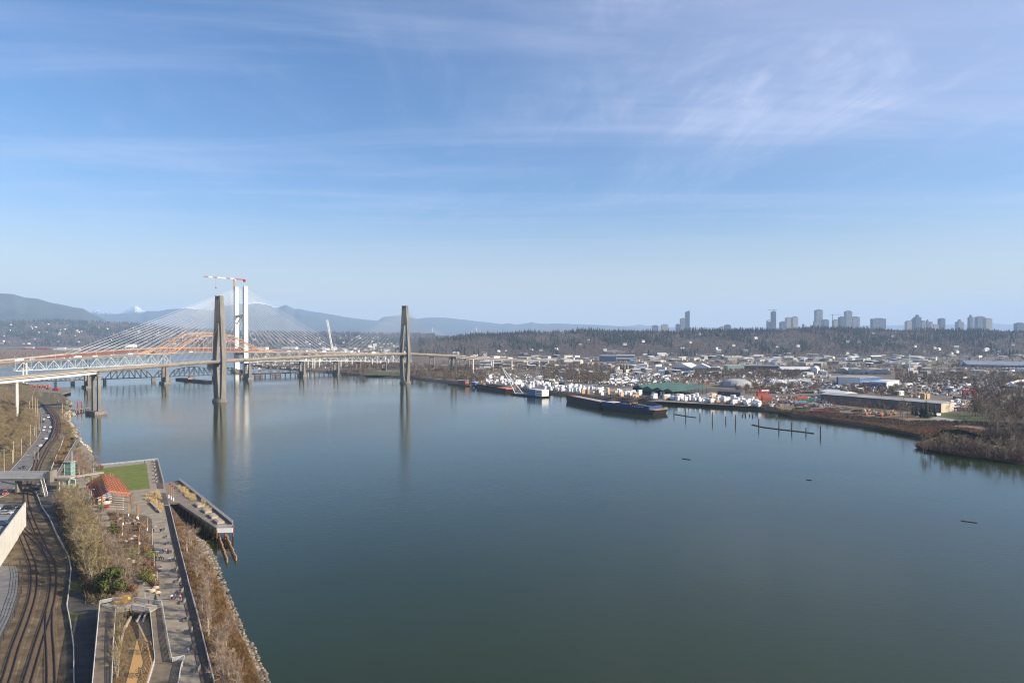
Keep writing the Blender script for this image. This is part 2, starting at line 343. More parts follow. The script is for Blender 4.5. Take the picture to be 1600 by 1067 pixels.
# ------------------------------------------------------------------ bridge materials
M_conc = mat('weathered_concrete', (0.10, 0.093, 0.08), 0.85, (0.225, 0.21, 0.18), 0.16, 8, stretch=(1, 1, .3), lo=.3, hi=.7)
M_conc_l = mat('pale_concrete', (0.52, 0.50, 0.46), 0.8, (0.62, 0.60, 0.56), 0.1, 6, stretch=(1, 1, .2))
M_conc_d = mat('dark_concrete', (0.14, 0.125, 0.105), 0.9, (0.22, 0.20, 0.17), 0.15, 6)
M_girder = mat('white_girder', (0.66, 0.64, 0.60), 0.6, (0.78, 0.77, 0.74), 0.08, 5)
M_walk = mat('guideway_top', (0.20, 0.16, 0.13), 0.9, (0.28, 0.23, 0.19), 0.2, 5)
M_maroon = mat('maroon_panel', (0.13, 0.035, 0.04), 0.6, (0.17, 0.05, 0.05), 0.2, 4)
M_cable = mat('white_cable', (0.72, 0.73, 0.74), 0.5)
M_cable_g = mat('grey_cable', (0.34, 0.36, 0.38), 0.5)
M_wtruss = mat('pale_green_steel', (0.38, 0.44, 0.44), 0.6, (0.50, 0.55, 0.54), 0.3, 5)
M_orange = mat('orange_steel', (0.42, 0.25, 0.14), 0.6, (0.50, 0.32, 0.2), 0.1, 5)
M_rust = mat('rust_girder', (0.15, 0.05, 0.028), 0.8, (0.22, 0.08, 0.045), 0.15, 6)
M_dsteel = mat('dark_steel', (0.035, 0.038, 0.04), 0.7, (0.07, 0.06, 0.055), 0.3, 5)
M_gsteel = mat('grey_steel', (0.06, 0.065, 0.07), 0.7, (0.11, 0.11, 0.108), 0.3, 5)
M_wtower = mat('white_tower_concrete', (0.68, 0.68, 0.66), 0.75, (0.78, 0.78, 0.76), 0.06, 6, stretch=(1, 1, .4))
M_red = mat('red_paint', (0.36, 0.035, 0.03), 0.5); M_white = mat('white_paint', (0.78, 0.78, 0.76), 0.5, (0.68, 0.68, 0.66), 0.4, 4)
M_yel = mat('yellow_paint', (0.65, 0.38, 0.05), 0.5); M_asph = mat('asphalt', (0.045, 0.045, 0.047), 0.9, (0.075, 0.073, 0.072), 0.5, 7)
M_vehg = mat('vehicle_grey', (0.25, 0.26, 0.28), 0.4)
def online(px, b, u):
    k = (px - 800) / F_PX; s = (k * b.y - b.x) / (u.x - k * u.y); return Vector((b.x + s * u.x, b.y + s * u.y, 0))
def lofted(mb, secs):
    """secs: list of 4-corner rings"""
    vs = [p for r in secs for p in r]; n = len(secs); fs = []
    for i in range(n - 1):
        for k in range(4): a = i * 4 + k; b = i * 4 + (k + 1) % 4; fs.append((a, b, b + 4, a + 4))
    fs += [(3, 2, 1, 0), tuple((n - 1) * 4 + k for k in range(4))]; mb.add(vs, fs)
def rect(c, u, cr, lu, lc, z): return [Vector((c.x, c.y, z)) + u * (i * lu / 2) + cr * (j * lc / 2) for i, j in ((-1, -1), (1, -1), (1, 1), (-1, 1))]

# ================================================================== transit cable-stayed bridge (nearest)
T1 = G(343.5, 627.5); T2 = G(633, 598.8); U = (T2 - T1).normalized(); CR = Vector((U.y, -U.x, 0))
tb = thing('transit_bridge', 'slender concrete cable-stayed transit bridge with two tall tapering pylons nearest the camera', 'bridge', T1)
def pylon(c):
    mb = MB()
    lv = [(3, 6.8, 6.3), (46, 8.8, 6.0), (50, 8.8, 6.0), (123, 4.1, 5.2)]
    for s in (-1, 1):
        secs = []
        for z, hw, t in lv:
            th = 3.5 if z < 60 else 2.9
            secs.append(rect(c + CR * (s * (hw - th / 2)), U, CR, t, th, z))
        lofted(mb, secs)
    py = mb.build('pylon', M_conc, tb)
    q = MB(); lofted(q, [rect(c, U, CR, 4.4, 2 * (6.0 - 2.85), 92), rect(c, U, CR, 4.0, 2 * (4.1 - 2.8), 122.3)])
    q.build('infill_panel', M_maroon, py)
    q = MB(); q.box((c.x, c.y, 43.2), (5.2, 12, 3.0), math.atan2(U.y, U.x)); q.build('crossbeam', M_conc, py)
    q = MB(); n = 20; ring = [(c + U * (7.5 * math.cos(a)) + CR * (9.6 * math.sin(a))) for a in [2 * math.pi * k / n for k in range(n)]]
    q.prism([(p.x, p.y) for p in ring], -1, 2.2); ring = [(c + U * (6.6 * math.cos(a)) + CR * (8.6 * math.sin(a))) for a in [2 * math.pi * k / n for k in range(n)]]
    q.prism([(p.x, p.y) for p in ring], 2.2, 3.6); q.build('footing', M_conc_d, py)
pylon(T1); pylon(T2)
EPt = online(709, T1, U); WPt = online(149.5, T1, U)
line = [(WPt - U * 260, 30), (WPt - U * 84, 39), (WPt, 43.2), (T1, 47.6), ((T1 + T2) / 2, 48.8), (T2, 47.4), (EPt, 40.0)]
east = [(739, 584, 559.2), (770, 580, 560.3), (799.5, 577, 561.6), (824, 574.6, 562.2), (842.5, 572.6, 562.0), (856, 571, 561.4), (868, 570, 560.6)]
for px, yb, yd in east:
    g = G(px, yb, 3); line.append((Vector((g.x, g.y, 0)), ZH(yd, g.y)))
def sweep(mb, ln, prof, up=0.0):
    """sweep a list of (offset across, z offset) around a polyline (point, z)"""
    rings = []
    for i, (p, z) in enumerate(ln):
        a = ln[max(0, i - 1)][0]; b = ln[min(len(ln) - 1, i + 1)][0]; d = (b - a).normalized(); c = Vector((d.y, -d.x, 0))
        rings.append([Vector((p.x, p.y, z + up)) + c * o + Vector((0, 0, h)) for o, h in prof])
    k = len(prof); vs = [q for r in rings for q in r]; fs = []
    for i in range(len(rings) - 1):
        for j in range(k): a = i * k + j; b = i * k + (j + 1) % k; fs.append((a, a + k, b + k, b))
    fs += [tuple(range(k)), tuple(reversed([(len(rings) - 1) * k + j for j in range(k)]))]
    mb.add(vs, fs); return mb
main = line[2:7]; west = line[:3]; east_l = line[6:]
sweep(MB(), main, [(-6.2, -1.0), (-5.2, -2.4), (5.2, -2.4), (6.2, -1.0), (6.2, 0), (-6.2, 0)]).build('deck', M_conc, tb)
for o in (-5.9, 5.9): sweep(MB(), line, [(o - .25, 0), (o + .25, 0), (o + .25, 1.3), (o - .25, 1.3)], .002).build('parapet', M_walk, tb)
for o in (-3.3, 3.3): sweep(MB(), line, [(o - .9, 0), (o + .9, 0), (o + .9, .45), (o - .9, .45)], .004).build('guideway_track', M_walk, tb)
sweep(MB(), west, [(-6, -.4), (-3.6, -.9), (-2.2, -3.9), (2.2, -3.9), (3.6, -.9), (6, -.4), (6, 0), (-6, 0)]).build('approach_girder', M_girder, tb)
sweep(MB(), east_l, [(-5.5, -.4), (-3, -.8), (-2, -2.6), (2, -2.6), (3, -.8), (5.5, -.4), (5.5, 0), (-5.5, 0)]).build('approach_girder', M_girder, tb)
# piers
mb = MB(); rz_ = math.atan2(U.y, U.x)
for s in (-1, 1): lofted(mb, [rect(WPt + CR * (4.9 * s), U, CR, 2.8, 2.4, 3), rect(WPt + CR * (4.9 * s), U, CR, 2.6, 2.2, 37)])
mb.box((WPt.x, WPt.y, 36.8), (4.2, 13, 2.6), rz_); p_ = mb.build('pier', M_conc, tb)
MB().box((WPt.x, WPt.y, -1), (12, 17, 4.2), rz_).build('footing', M_conc_d, p_)
mb = MB()
for s in (-1, 1): mb.beam(EPt + CR * (4.4 * s) + Vector((0, 0, 2)), EPt + CR * (4.4 * s) + Vector((0, 0, 37)), 2.8, 3.0)
mb.box((EPt.x, EPt.y, 35.2), (4.6, 13, 2.4), rz_); mb.build('pier', M_conc, tb)
for p, z in line[7:]: MB().tube((p.x, p.y, 1), (p.x, p.y, z - 2.6), 1.5, 1.5, 10).build('pier', M_conc_l, tb)
wp2 = G(25.5, 622, 4); p2_ = online(25.5, T1, U)
MB().tube((p2_.x, p2_.y, 2), (p2_.x, p2_.y, 35), 1.2, 1.2, 10).build('pier', M_conc_l, tb)
# cables
for T, sgn in ((T1, -1), (T1, 1), (T2, -1), (T2, 1)):
    for i in range(12):
        f = (i + 1) / 12.0; reach = 24 + (130 - 24) * i / 11.0 if T is T1 and sgn < 0 or T is T2 and sgn > 0 else 24 + (160 - 24) * i / 11.0
        for s in (-1, 1):
            top = T + CR * (s * 3.4) + Vector((0, 0, 97 + 23 * f)); bot = T + U * (sgn * reach) + CR * (s * 5.6); zz_ = 48 - (reach / 138.0) * (4.0 if (T is T1 and sgn < 0) else (6.8 if (T is T2 and sgn > 0) else -.8))
            MB().tube(top, Vector((bot.x, bot.y, zz_)), 0.11, 0.11, 4, False).build('stay_cable', M_cable_g, tb)

# ================================================================== orange arch bridge
PA = Vector((-617, 993, 0)); UP = Vector((0.67, 0.742, 0)).normalized(); CP = Vector((UP.y, -UP.x, 0))
ab = thing('arch_bridge', 'old road bridge with an orange steel through arch and pale deck trusses on concrete piers', 'bridge', online(325, PA, UP))
def PP(px, py, off=0.0):
    b = online(px, PA, UP); z = ZH(py, b.y); b = b + CP * off; return Vector((b.x, b.y, z))
dk = [(-60, 572), (0, 566.5), (60, 562.5), (135, 558.8), (213, 553.8), (270, 552), (330, 550), (382, 549.8), (470, 550.3), (540, 551.6), (625, 553.4), (700, 556), (760, 559.5), (800, 563)]
dl = [(online(px, PA, UP), PP(px, py).z) for px, py in dk]
sweep(MB(), dl, [(-7.2, -1.2), (7.2, -1.2), (7.2, 0), (-7.2, 0)]).build('deck', M_conc, ab)
for o in (-7.0, 7.0): sweep(MB(), dl, [(o - .2, 0), (o + .2, 0), (o + .2, 1.1), (o - .2, 1.1)], .003).build('railing', M_walk, ab)
def deck_y(px): return float(np.interp(px, [a for a, b in dk], [b for a, b in dk]))
def truss(a, b, bot, n, name='deck_truss', w=.55):
    for off in (-6.3, 6.3):
        mb = MB(); tops = []; bots = []
        for i in range(2 * n + 1):
            # equal spacing along the bridge itself
            A = online(a, PA, UP); B = online(b, PA, UP); q = A + (B - A) * (i / (2 * n)); px = 800 + F_PX * q.x / q.y
            zt = ZH(deck_y(px), q.y) - 1.4; zb = ZH(float(np.interp(px, [c for c, d in bot], [d for c, d in bot])), q.y)
            q = q + CP * off; tops.append(Vector((q.x, q.y, zt))); bots.append(Vector((q.x, q.y, zb)))
        for i in range(2 * n):
            mb.beam(tops[i], tops[i + 1], w, w * 1.2); mb.beam(bots[i], bots[i + 1], w, w * 1.3)
            if i % 2 == 0: mb.beam(bots[i], tops[i + 1], w * 1.1)
            else: mb.beam(tops[i], bots[i + 1], w * 1.1)
        for i in range(0, 2 * n + 1): mb.beam(bots[i], tops[i], w * .7)
        mb.build(name, M_wtruss, ab)
    mb = MB()
    for i in range(0, 2 * n + 1):
        A = online(a, PA, UP); B = online(b, PA, UP); q = A + (B - A) * (i / (2 * n)); px = 800 + F_PX * q.x / q.y
        zb = ZH(float(np.interp(px, [c for c, d in bot], [d for c, d in bot])), q.y); p0 = q - CP * 6.3; p1 = q + CP * 6.3
        mb.beam((p0.x, p0.y, zb), (p1.x, p1.y, zb), w * .7)
    mb.build('cross_bracing', M_wtruss, ab)
truss(22, 137, [(22, 579.5), (137, 574)], 5); truss(137, 264, [(137, 574), (240, 568.5), (257, 569.5), (264, 567)], 6)
truss(388, 473, [(388, 566.5), (398, 565.5), (420, 563.3), (473, 563.7)], 5); truss(473, 526, [(473, 563.7), (526, 564)], 4); truss(526, 640, [(526, 564), (640, 565)], 9)
up_c = [(213, 553.4), (230, 549.4), (254, 540), (267.5, 530.8), (286, 523), (305, 520), (318, 519.2), (335, 520.2), (355, 523), (372, 529.5), (388, 538.5), (405, 545.6), (428, 549.8)]
lo_c = [(268, 552), (273, 549), (286, 540), (301, 530), (320, 524.6), (335, 525), (354, 529), (370, 539.5), (381, 548), (384, 550)]
for off in (-7.6, 7.6):
    A = online(213, PA, UP); B = online(428, PA, UP); n = 30; us = []; ls = []
    for i in range(n + 1):
        q = A + (B - A) * (i / n); px = 800 + F_PX * q.x / q.y
        zu = ZH(float(np.interp(px, [c for c, d in up_c], [d for c, d in up_c])), q.y); zd = ZH(deck_y(px), q.y)
        zl = ZH(float(np.interp(px, [c for c, d in lo_c], [d for c, d in lo_c])), q.y) if 267 < px < 385 else zd
        q = q + CP * off; us.append(Vector((q.x, q.y, zu))); ls.append((Vector((q.x, q.y, max(zl, zd))), Vector((q.x, q.y, zd))))
    rib = MB()
    for i in range(n):
        rib.beam(us[i], us[i + 1], 1.1, 1.0); rib.beam(ls[i][0], ls[i + 1][0], 1.1, 1.0)
        if (us[i] - ls[i][0]).length > .6 or (us[i + 1] - ls[i + 1][0]).length > .6:
            a_, b_ = (us[i], ls[i + 1][0]) if i % 2 else (ls[i][0], us[i + 1]); rib.beam(a_, b_, .5)
            rib.beam(us[i], ls[i][0], .4)
    rib.build('arch_rib', M_orange, ab)
    for i in range(1, n):
        if ls[i][0].z - ls[i][1].z > 2: MB().beam(ls[i][0], ls[i][1], .42).build('hanger', M_orange, ab)
    if off < 0: us0, ls0 = us, ls
lb = MB()
for i in range(n + 1):
    if us[i].z - ls[i][1].z > 7: lb.beam(us0[i], us[i], .5)
    if i < n and min(us[i].z - ls[i][1].z, us[i + 1].z - ls[i + 1][1].z) > 7: lb.beam(us0[i], us[i + 1], .35); lb.beam(us[i], us0[i + 1], .35)
lb.build('wind_bracing', M_orange, ab)
rzp = math.atan2(UP.y, UP.x)
for px, yb, yt, w in ((136.5, 606, 575.5, 5), (257.5, 599.3, 571, 5), (387, 591, 567.5, 5), (472, 589, 565, 4), (525.5, 585.8, 565, 3.4), (560, 580, 566, 2.2), (600, 578, 566, 2.2), (640, 577, 566, 2.2), (675, 575, 557, 2), (705, 575, 558, 2), (730, 574, 559, 2)):
    b = online(px, PA, UP); zt = ZH(yt, b.y); mb = MB()
    for s in (-1, 1):
        c = b + CP * (6.6 * s); lofted(mb, [rect(c, UP, CP, w * 1.0, w * .95, 2.5), rect(c, UP, CP, w * .75, w * .75, zt)])
    mb.box((b.x, b.y, zt - 2.2), (w * .7, 12, 2.0), rzp); mb.box((b.x, b.y, 3), (w * .3, 10, (zt - 4) * .3), rzp)
    o = mb.build('pier', M_conc, ab)
    if px < 530: MB().box((b.x, b.y, -1), (w * 2, 12 + w * 1.8, 4), rzp).build('footing', M_conc_d, o)
for i in range(22):
    px = 20 + i * 32; b = PP(px, deck_y(px), -6.6 if i % 2 else 6.6)
    mb = MB(); mb.tube(b, b + Vector((0, 0, 9)), .13, .09, 5); mb.beam(b + Vector((0, 0, 9)), b + Vector((CP.x * (2 if i % 2 else -2), CP.y * (2 if i % 2 else -2), 9.4)), .15); mb.build('lamp_post', M_conc_l, ab)

# ================================================================== new bridge under construction
NT = Vector((-548, 1380, 0)); UN = Vector((0.65, 0.76, 0)).normalized(); CN = Vector((UN.y, -UN.x, 0)); rzn = math.atan2(UN.y, UN.x)
nb = thing('new_bridge', 'unfinished bridge with a white H tower, fans of white cables and a rust red deck', 'bridge', NT)
nk = [(-80, 571), (0, 563.3), (60, 557.8), (101, 553.6), (122, 552), (180, 547.6), (240, 544.2), (300, 543.5), (335, 544), (376, 545), (420, 547), (470, 549.2), (520, 550.2), (545, 550.8)]
nl = [(online(a, NT, UN), ZH(b, online(a, NT, UN).y)) for a, b in nk]
sweep(MB(), nl, [(-15, -4.6), (-13.6, -4.6), (-13.6, -.5), (13.6, -.5), (13.6, -4.6), (15, -4.6), (15, -.1), (-15, -.1)]).build('edge_girders', M_rust, nb)
sweep(MB(), nl, [(-14.9, -.4), (14.9, -.4), (14.9, .03), (-14.9, .03)]).build('deck_slab', mat('unfinished_deck', (.10, .05, .035), .9, (.15, .085, .06), .1, 6), nb)
sweep(MB(), nl[:4], [(-14.85, .035), (14.85, .035), (14.85, .3), (-14.85, .3)]).build('paved_deck', M_conc_l, nb)
for o in (-14.5, 14.5): sweep(MB(), nl, [(o - .2, 0), (o + .2, 0), (o + .2, .7), (o - .2, .7)], .036).build('barrier', mat('barrier_concrete', (.35, .31, .27), .8), nb)
ap = [(545, 551, 0), (580, 551.6, 0), (625, 552.8, 0), (680, 554.5, 0)]
al = [(online(a, NT, UN), ZH(b, online(a, NT, UN).y)) for a, b, _ in ap]
sweep(MB(), al, [(-14, -1.6), (14, -1.6), (14, 0), (-14, 0)]).build('approach_deck', M_conc_l, nb)
zdk = ZH(545, NT.y); legs = []
for s in (-1, 1):
    c = NT + CN * (18.2 * s); mb = MB(); lofted(mb, [rect(c, UN, CN, 8.8, 7.2, 6), rect(c, UN, CN, 8.2, 6.4, zdk), rect(c, UN, CN, 7.4, 5.8, 173)])
    leg = mb.build('tower_leg', M_wtower, nb)
    MB().box((c.x, c.y, -1), (17, 17, 7), rzn).build('footing', M_conc_d, leg)
MB().box((NT.x, NT.y, 111.5), (5, 31, 4.6), rzn).build('crossbeam', M_conc_d, nb)
MB().box((NT.x, NT.y, zdk - 12), (7, 31, 5.5), rzn).build('crossbeam', M_conc_d, nb)
mb = MB()
for s in (-1, 1): mb.beam(NT + CN * (15 * s) + Vector((0, 0, 98)), NT + Vector((0, 0, 112)), 1.2)
mb.build('temporary_brace', M_gsteel, nb)
s0 = lambda px: (online(px, NT, UN) - NT).dot(UN)
for sgn, lim in ((-1, -s0(104)), (1, s0(538))):
    for i in range(20):
        f = i / 19.0; reach = 22 + (lim - 22) * f; zt = 116 + 54 * f ** 0.8
        b = NT + UN * (sgn * reach); px = 800 + F_PX * b.x / b.y; zd = ZH(float(np.interp(px, [a for a, _ in nk], [b_ for _, b_ in nk])), b.y)
        for s in (-1, 1):
            t = NT + CN * (16.8 * s) + Vector((0, 0, zt)); e = b + CN * (14.6 * s)
            MB().tube(t, Vector((e.x, e.y, zd)), 0.16, 0.16, 4, False).build('stay_cable', M_cable, nb)
for px, yb in ((38, 596), (484.5, 577), (495, 576.5), (536, 574), (546, 573), (567, 571), (585, 570.5), (610, 570)):
    b = online(px, NT, UN); z = ZH(float(np.interp(px, [a for a, _ in nk] + [580, 680], [b_ for _, b_ in nk] + [551.6, 554.5])), b.y) - 1.8
    for s in (-1, 1):
        c = b + CN * (9 * s); MB().tube((c.x, c.y, -1), (c.x, c.y, z - .8), 1.5, 1.5, 8).build('pier_column', M_conc_l, nb)
mb = MB()
# tower crane beside the left leg
cb = NT - CN * 25.5; cb = Vector((cb.x, cb.y, 0)); crn = thing('tower_crane', 'red and white tower crane beside the left leg of the white bridge tower', 'crane', cb)
def lattice(mb, a, b, w, n, t=.25):
    a = Vector(a); b = Vector(b); d = (b - a).normalized(); up = Vector((0, 0, 1)) if abs(d.z) < .9 else Vector((0, 1, 0)); x = d.cross(up).normalized() * (w / 2); y = x.cross(d).normalized() * (w / 2)
    cs = [x + y, x - y, -x - y, -x + y]
    for c in cs: mb.beam(a + c, b + c, t)
    for i in range(n):
        p = a + (b - a) * (i / n); q = a + (b - a) * ((i + 1) / n)
        for k in range(4): mb.beam((p if i % 2 else q) + cs[k], (q if i % 2 else p) + cs[(k + 1) % 4], t * .7)
    return mb
cz = 189
lattice(MB(), cb, cb + Vector((0, 0, cz - 14)), 2.6, 46, .4).build('mast', M_walk, crn)
lattice(MB(), cb + Vector((0, 0, cz - 14)), cb + Vector((0, 0, cz)), 2.6, 5, .5).build('mast_top', M_yel, crn)
JD = Vector((-.48, -.88, 0)).normalized()
for k in range(7):
    lattice(MB(), cb + JD * (k * 10.2) + Vector((0, 0, cz + 1)), cb + JD * ((k + 1) * 10.2) + Vector((0, 0, cz + 1)), 1.8, 5, .34).build('jib_section', M_red if k in (1, 4, 6) else M_white, crn)
lattice(MB(), cb + Vector((0, 0, cz + 1)), cb - JD * 26 + Vector((0, 0, cz + 1)), 2.0, 8, .5).build('counter_jib', M_red, crn)
MB().box((cb.x - JD.x * 25, cb.y - JD.y * 25, cz - 3.5), (4, 4, 5), 0).build('counterweight', M_red, crn)
MB().box((cb.x + 1.6, cb.y - 1.6, cz - 2.5), (2.2, 2.2, 2.6)).build('cab', M_white, crn)
hk = cb + JD * 44
mb = MB(); mb.tube(hk + Vector((0, 0, cz)), hk + Vector((0, 0, cz - 19)), .16, .16, 4); mb.box((hk.x, hk.y, cz - 21), (1.8, 1.8, 2.4)); mb.build('hook_block', M_red, crn)
# white boom crane on the far end
bc = online(519.5, NT, UN); bz = ZH(546, bc.y); tp = P(511.2, 500, bc.y - 8)
bcr = thing('boom_crane', 'white lattice boom crane leaning left near the end of the rust deck', 'crane', (bc.x, bc.y, bz - 4))
lattice(MB(), (bc.x, bc.y, bz - 1), tp, 2.6, 22, .5).build('boom', M_white, bcr)
mb = MB(); mb.box((bc.x + 2, bc.y, bz - 3.5), (7, 4, 3.4)); mb.beam((bc.x + 5, bc.y, bz - 1), (bc.x + 7, bc.y, bz + 12), .5); mb.beam((bc.x + 7, bc.y, bz + 12), tp, .15); mb.build('upper_works', M_white, bcr)
# ================================================================== low railway bridge
RA = Vector((-649, 1082, 0)); UR = Vector((0.79, 0.61, 0)).normalized(); CRR = Vector((UR.y, -UR.x, 0)); rzr = math.atan2(UR.y, UR.x)
rb = thing('railway_bridge', 'low dark steel railway truss bridge with a swing span below the road bridges', 'bridge', online(300, RA, UR))
def rtruss(a, b, zb, h, n, name, poly=False, m=M_gsteel, w=.7):
    A = online(a, RA, UR); B = online(b, RA, UR)
    for off in (-3, 3):
        mb = MB()
        bt = [A + (B - A) * (i / n) + CRR * off + Vector((0, 0, zb)) for i in range(n + 1)]
        tp = [bt[i] + Vector((0, 0, h * (1 if not poly else (.55 + .45 * math.sin(math.pi * i / n))))) for i in range(n + 1)]
        for i in range(n):
            mb.beam(bt[i], bt[i + 1], w, w * 1.4)
            if 0 < i < n - 1: mb.beam(tp[i], tp[i + 1], w)
            if 0 < i: mb.beam(tp[i], bt[i], w * .7)
            mb.beam(*((bt[i], tp[i + 1]) if i < n / 2 else (tp[i], bt[i + 1])), w * .9)
        mb.build(name, m, rb)
    c = (A + B) / 2; MB().box((c.x, c.y, zb - .6), ((B - A).length, 6, 1.1), rzr).build('track_deck', M_dsteel, rb)
rtruss(40, 110, 6.5, 8, 9, 'truss_span', m=M_dsteel); rtruss(115, 162, 6.5, 9, 6, 'truss_span'); rtruss(163, 238, 6.8, 15, 8, 'truss_span', True); rtruss(240, 262, 6.8, 10, 3, 'truss_span')
rtruss(264, 333, 7, 15, 9, 'swing_span', True); rtruss(334, 376, 7, 12, 6, 'swing_span', True)
A = online(377, RA, UR); B = online(545, RA, UR); c = (A + B) / 2
MB().box((c.x, c.y, 5.0), ((B - A).length, 6.5, 2.2), rzr).build('trestle_deck', M_dsteel, rb)
nB = int((B - A).length / 9)
for i in range(nB):
    q = A + (B - A) * ((i + .5) / nB); mb = MB()
    for s in (-2.5, 0, 2.5): p = q + CRR * s; mb.tube((p.x, p.y, -1), (p.x, p.y, 5), .35, .35, 5)
    mb.build('trestle_bent', M_dsteel, rb)
for px, w in ((113, 5), (163, 4), (239.3, 5), (263, 4), (299, 9), (333.5, 4), (376.5, 4)):
    q = online(px, RA, UR); MB().box((q.x, q.y, -1), (w, 9, 6.6), rzr).build('pier', M_conc_d, rb)
for px in (400, 427, 466):
    q = online(px, RA, UR) - CRR * 0 + CRR * 14; mb = MB()
    for i in range(-2, 3):
        for j in (-1, 1): mb.tube((q.x + UR.x * i * 3 + CRR.x * j * 2, q.y + UR.y * i * 3 + CRR.y * j * 2, -1), (q.x + UR.x * i * 3 + CRR.x * j * 2, q.y + UR.y * i * 3 + CRR.y * j * 2, 5), .4, .4, 5)
    mb.box((q.x, q.y, 3.5), (15, 5, 1.2), rzr); o = mb.build('fender_dolphin', mat('rusty_piles', (0.14, 0.06, 0.04), .9), rb)
# ================================================================== far cable bridge upstream
fb0 = P(710, 520, 8000); fb = thing('far_bridge', 'faint white cable-stayed bridge far upstream below the mountains', 'bridge', (fb0.x, fb0.y, 0))
M_far = mat('far_white', (.75, .75, .74), .6)
xl, xr = P(640, 520, 8000).x, P(790, 520, 8000).x
MB().box(((xl + xr) / 2, 8000, 24), (xr - xl, 60, 5)).build('deck', mat('far_deck', (.25, .25, .25), .8), fb)
for px in (675.7, 744.5):
    x = P(px, 520, 8000).x; MB().beam((x, 8000, 0), (x, 8000, 141), 7, 9, 4, 6).build('tower', M_far, fb)
    for sg in (-1, 1):
        for i in range(9):
            f = (i + 1) / 9; MB().tube((x, 8000, 60 + 78 * f), (x + sg * 195 * f, 8000, 28), .55, .55, 3, False).build('stay_cable', M_far, fb)
for px in (650, 661, 690, 712, 728, 760, 775): x = P(px, 520, 8000).x; MB().box((x, 8000, 0), (5, 20, 24)).build('pier', M_far, fb)
# ------------------------------------------------------------------ vegetation templates (numpy triangles)
RNG = np.random.default_rng(11)
def tri_mesh(name, V, T, m):
    me = bpy.data.meshes.new(name); V = np.ascontiguousarray(V, dtype=np.float32); T = np.ascontiguousarray(T, dtype=np.int32)
    me.vertices.add(len(V)); me.vertices.foreach_set('co', V.ravel()); me.loops.add(T.size); me.loops.foreach_set('vertex_index', T.ravel())
    me.polygons.add(len(T)); me.polygons.foreach_set('loop_start', np.arange(0, T.size, 3, dtype=np.int32))
    me.update(calc_edges=True); me.materials.append(m); return me
def blade(p, d, l, w, rng):
    """thin triangle twig"""
    d = d / (np.linalg.norm(d) + 1e-9); s = np.cross(d, rng.normal(size=3)); s /= np.linalg.norm(s) + 1e-9
    return [p - s * w / 2, p + s * w / 2, p + d * l]
def limb(vs, ts, a, b, r0, r1, n=4):
    d = b - a; d = d / (np.linalg.norm(d) + 1e-9); up = np.array([0, 0, 1.]) if abs(d[2]) < .9 else np.array([0, 1., 0]); x = np.cross(d, up); x /= np.linalg.norm(x); y = np.cross(x, d)
    o = len(vs)
    for p, r in ((a, r0), (b, r1)):
        for k in range(n): t = 2 * math.pi * k / n; vs.append(p + x * (r * math.cos(t)) + y * (r * math.sin(t)))
    for k in range(n): q = (k + 1) % n; ts.append((o + k, o + q, o + n + q)); ts.append((o + k, o + n + q, o + n + k))
def bare_tree(h, seed, spread=.38, stems=1, nl=(9, 5, 4), twig=10, tw=.05, up=.55, r0=None):
    rng = np.random.default_rng(seed); tv, tt, cv, ct = [], [], [], []
    r0 = r0 or h * .018
    def twigs(p, d, l, k):
        for _ in range(k):
            dd = d + rng.normal(size=3) * .55; dd[2] += .25; o = len(cv); q = p + d * (l * rng.uniform(-.6, .1)); cv.extend(blade(q, dd, l * rng.uniform(.6, 1.1), tw, rng)); ct.append((o, o + 1, o + 2))
    def grow(p, d, l, r, dep):
        seg = 2 if dep < 2 else 1
        for s in range(seg):
            dd = d + rng.normal(size=3) * .13; dd[2] += .06; dd /= np.linalg.norm(dd); q = p + dd * (l / seg)
            limb(tv if dep < 2 else cv, tt if dep < 2 else ct, p, q, r, r * .72, 5 if dep == 0 else 3); p = q; r *= .72; d = dd
            if dep >= 2 or s == seg - 1 and dep == 1: twigs(p, d, l * .9 + h * .02, twig)
            if dep < 2:
                for _ in range(nl[dep + 1] // seg + (1 if s == seg - 1 else 0)):
                    nd = d * up + rng.normal(size=3) * .5; nd[2] += .22; nd /= np.linalg.norm(nd); grow(p - d * (l / seg * rng.uniform(0, .5)), nd, l * rng.uniform(.5, .75), r * .6, dep + 1)
    for st in range(stems):
        b = np.array([rng.normal() * .25 * (stems > 1), rng.normal() * .25 * (stems > 1), -.2]); d = np.array([rng.normal() * .2 * (stems > 1), rng.normal() * .2 * (stems > 1), 1.]); p = b; r = r0; hh = h * rng.uniform(.85, 1.0)
        for i in range(7):
            q = p + (d + rng.normal(size=3) * .05) * (hh / 8); limb(tv, tt, p, q, r, r * .85, 6); p = q; r *= .84
            if i >= 1:
                f = 1 - abs(i - 3) / 7
                for _ in range(max(1, nl[0] // 5 // (2 if stems > 2 else 1)) + (i % 2)):
                    a = rng.uniform(0, 6.28); nd = np.array([math.cos(a) * .8, math.sin(a) * .8, rng.uniform(.5, 1.1)]); nd /= np.linalg.norm(nd); grow(p, nd, h * spread * f * rng.uniform(.6, 1), r * .55, 1)
        twigs(p, d, h * .15, twig * 2)
    return (np.array(tv), np.array(tt)), (np.array(cv), np.array(ct))
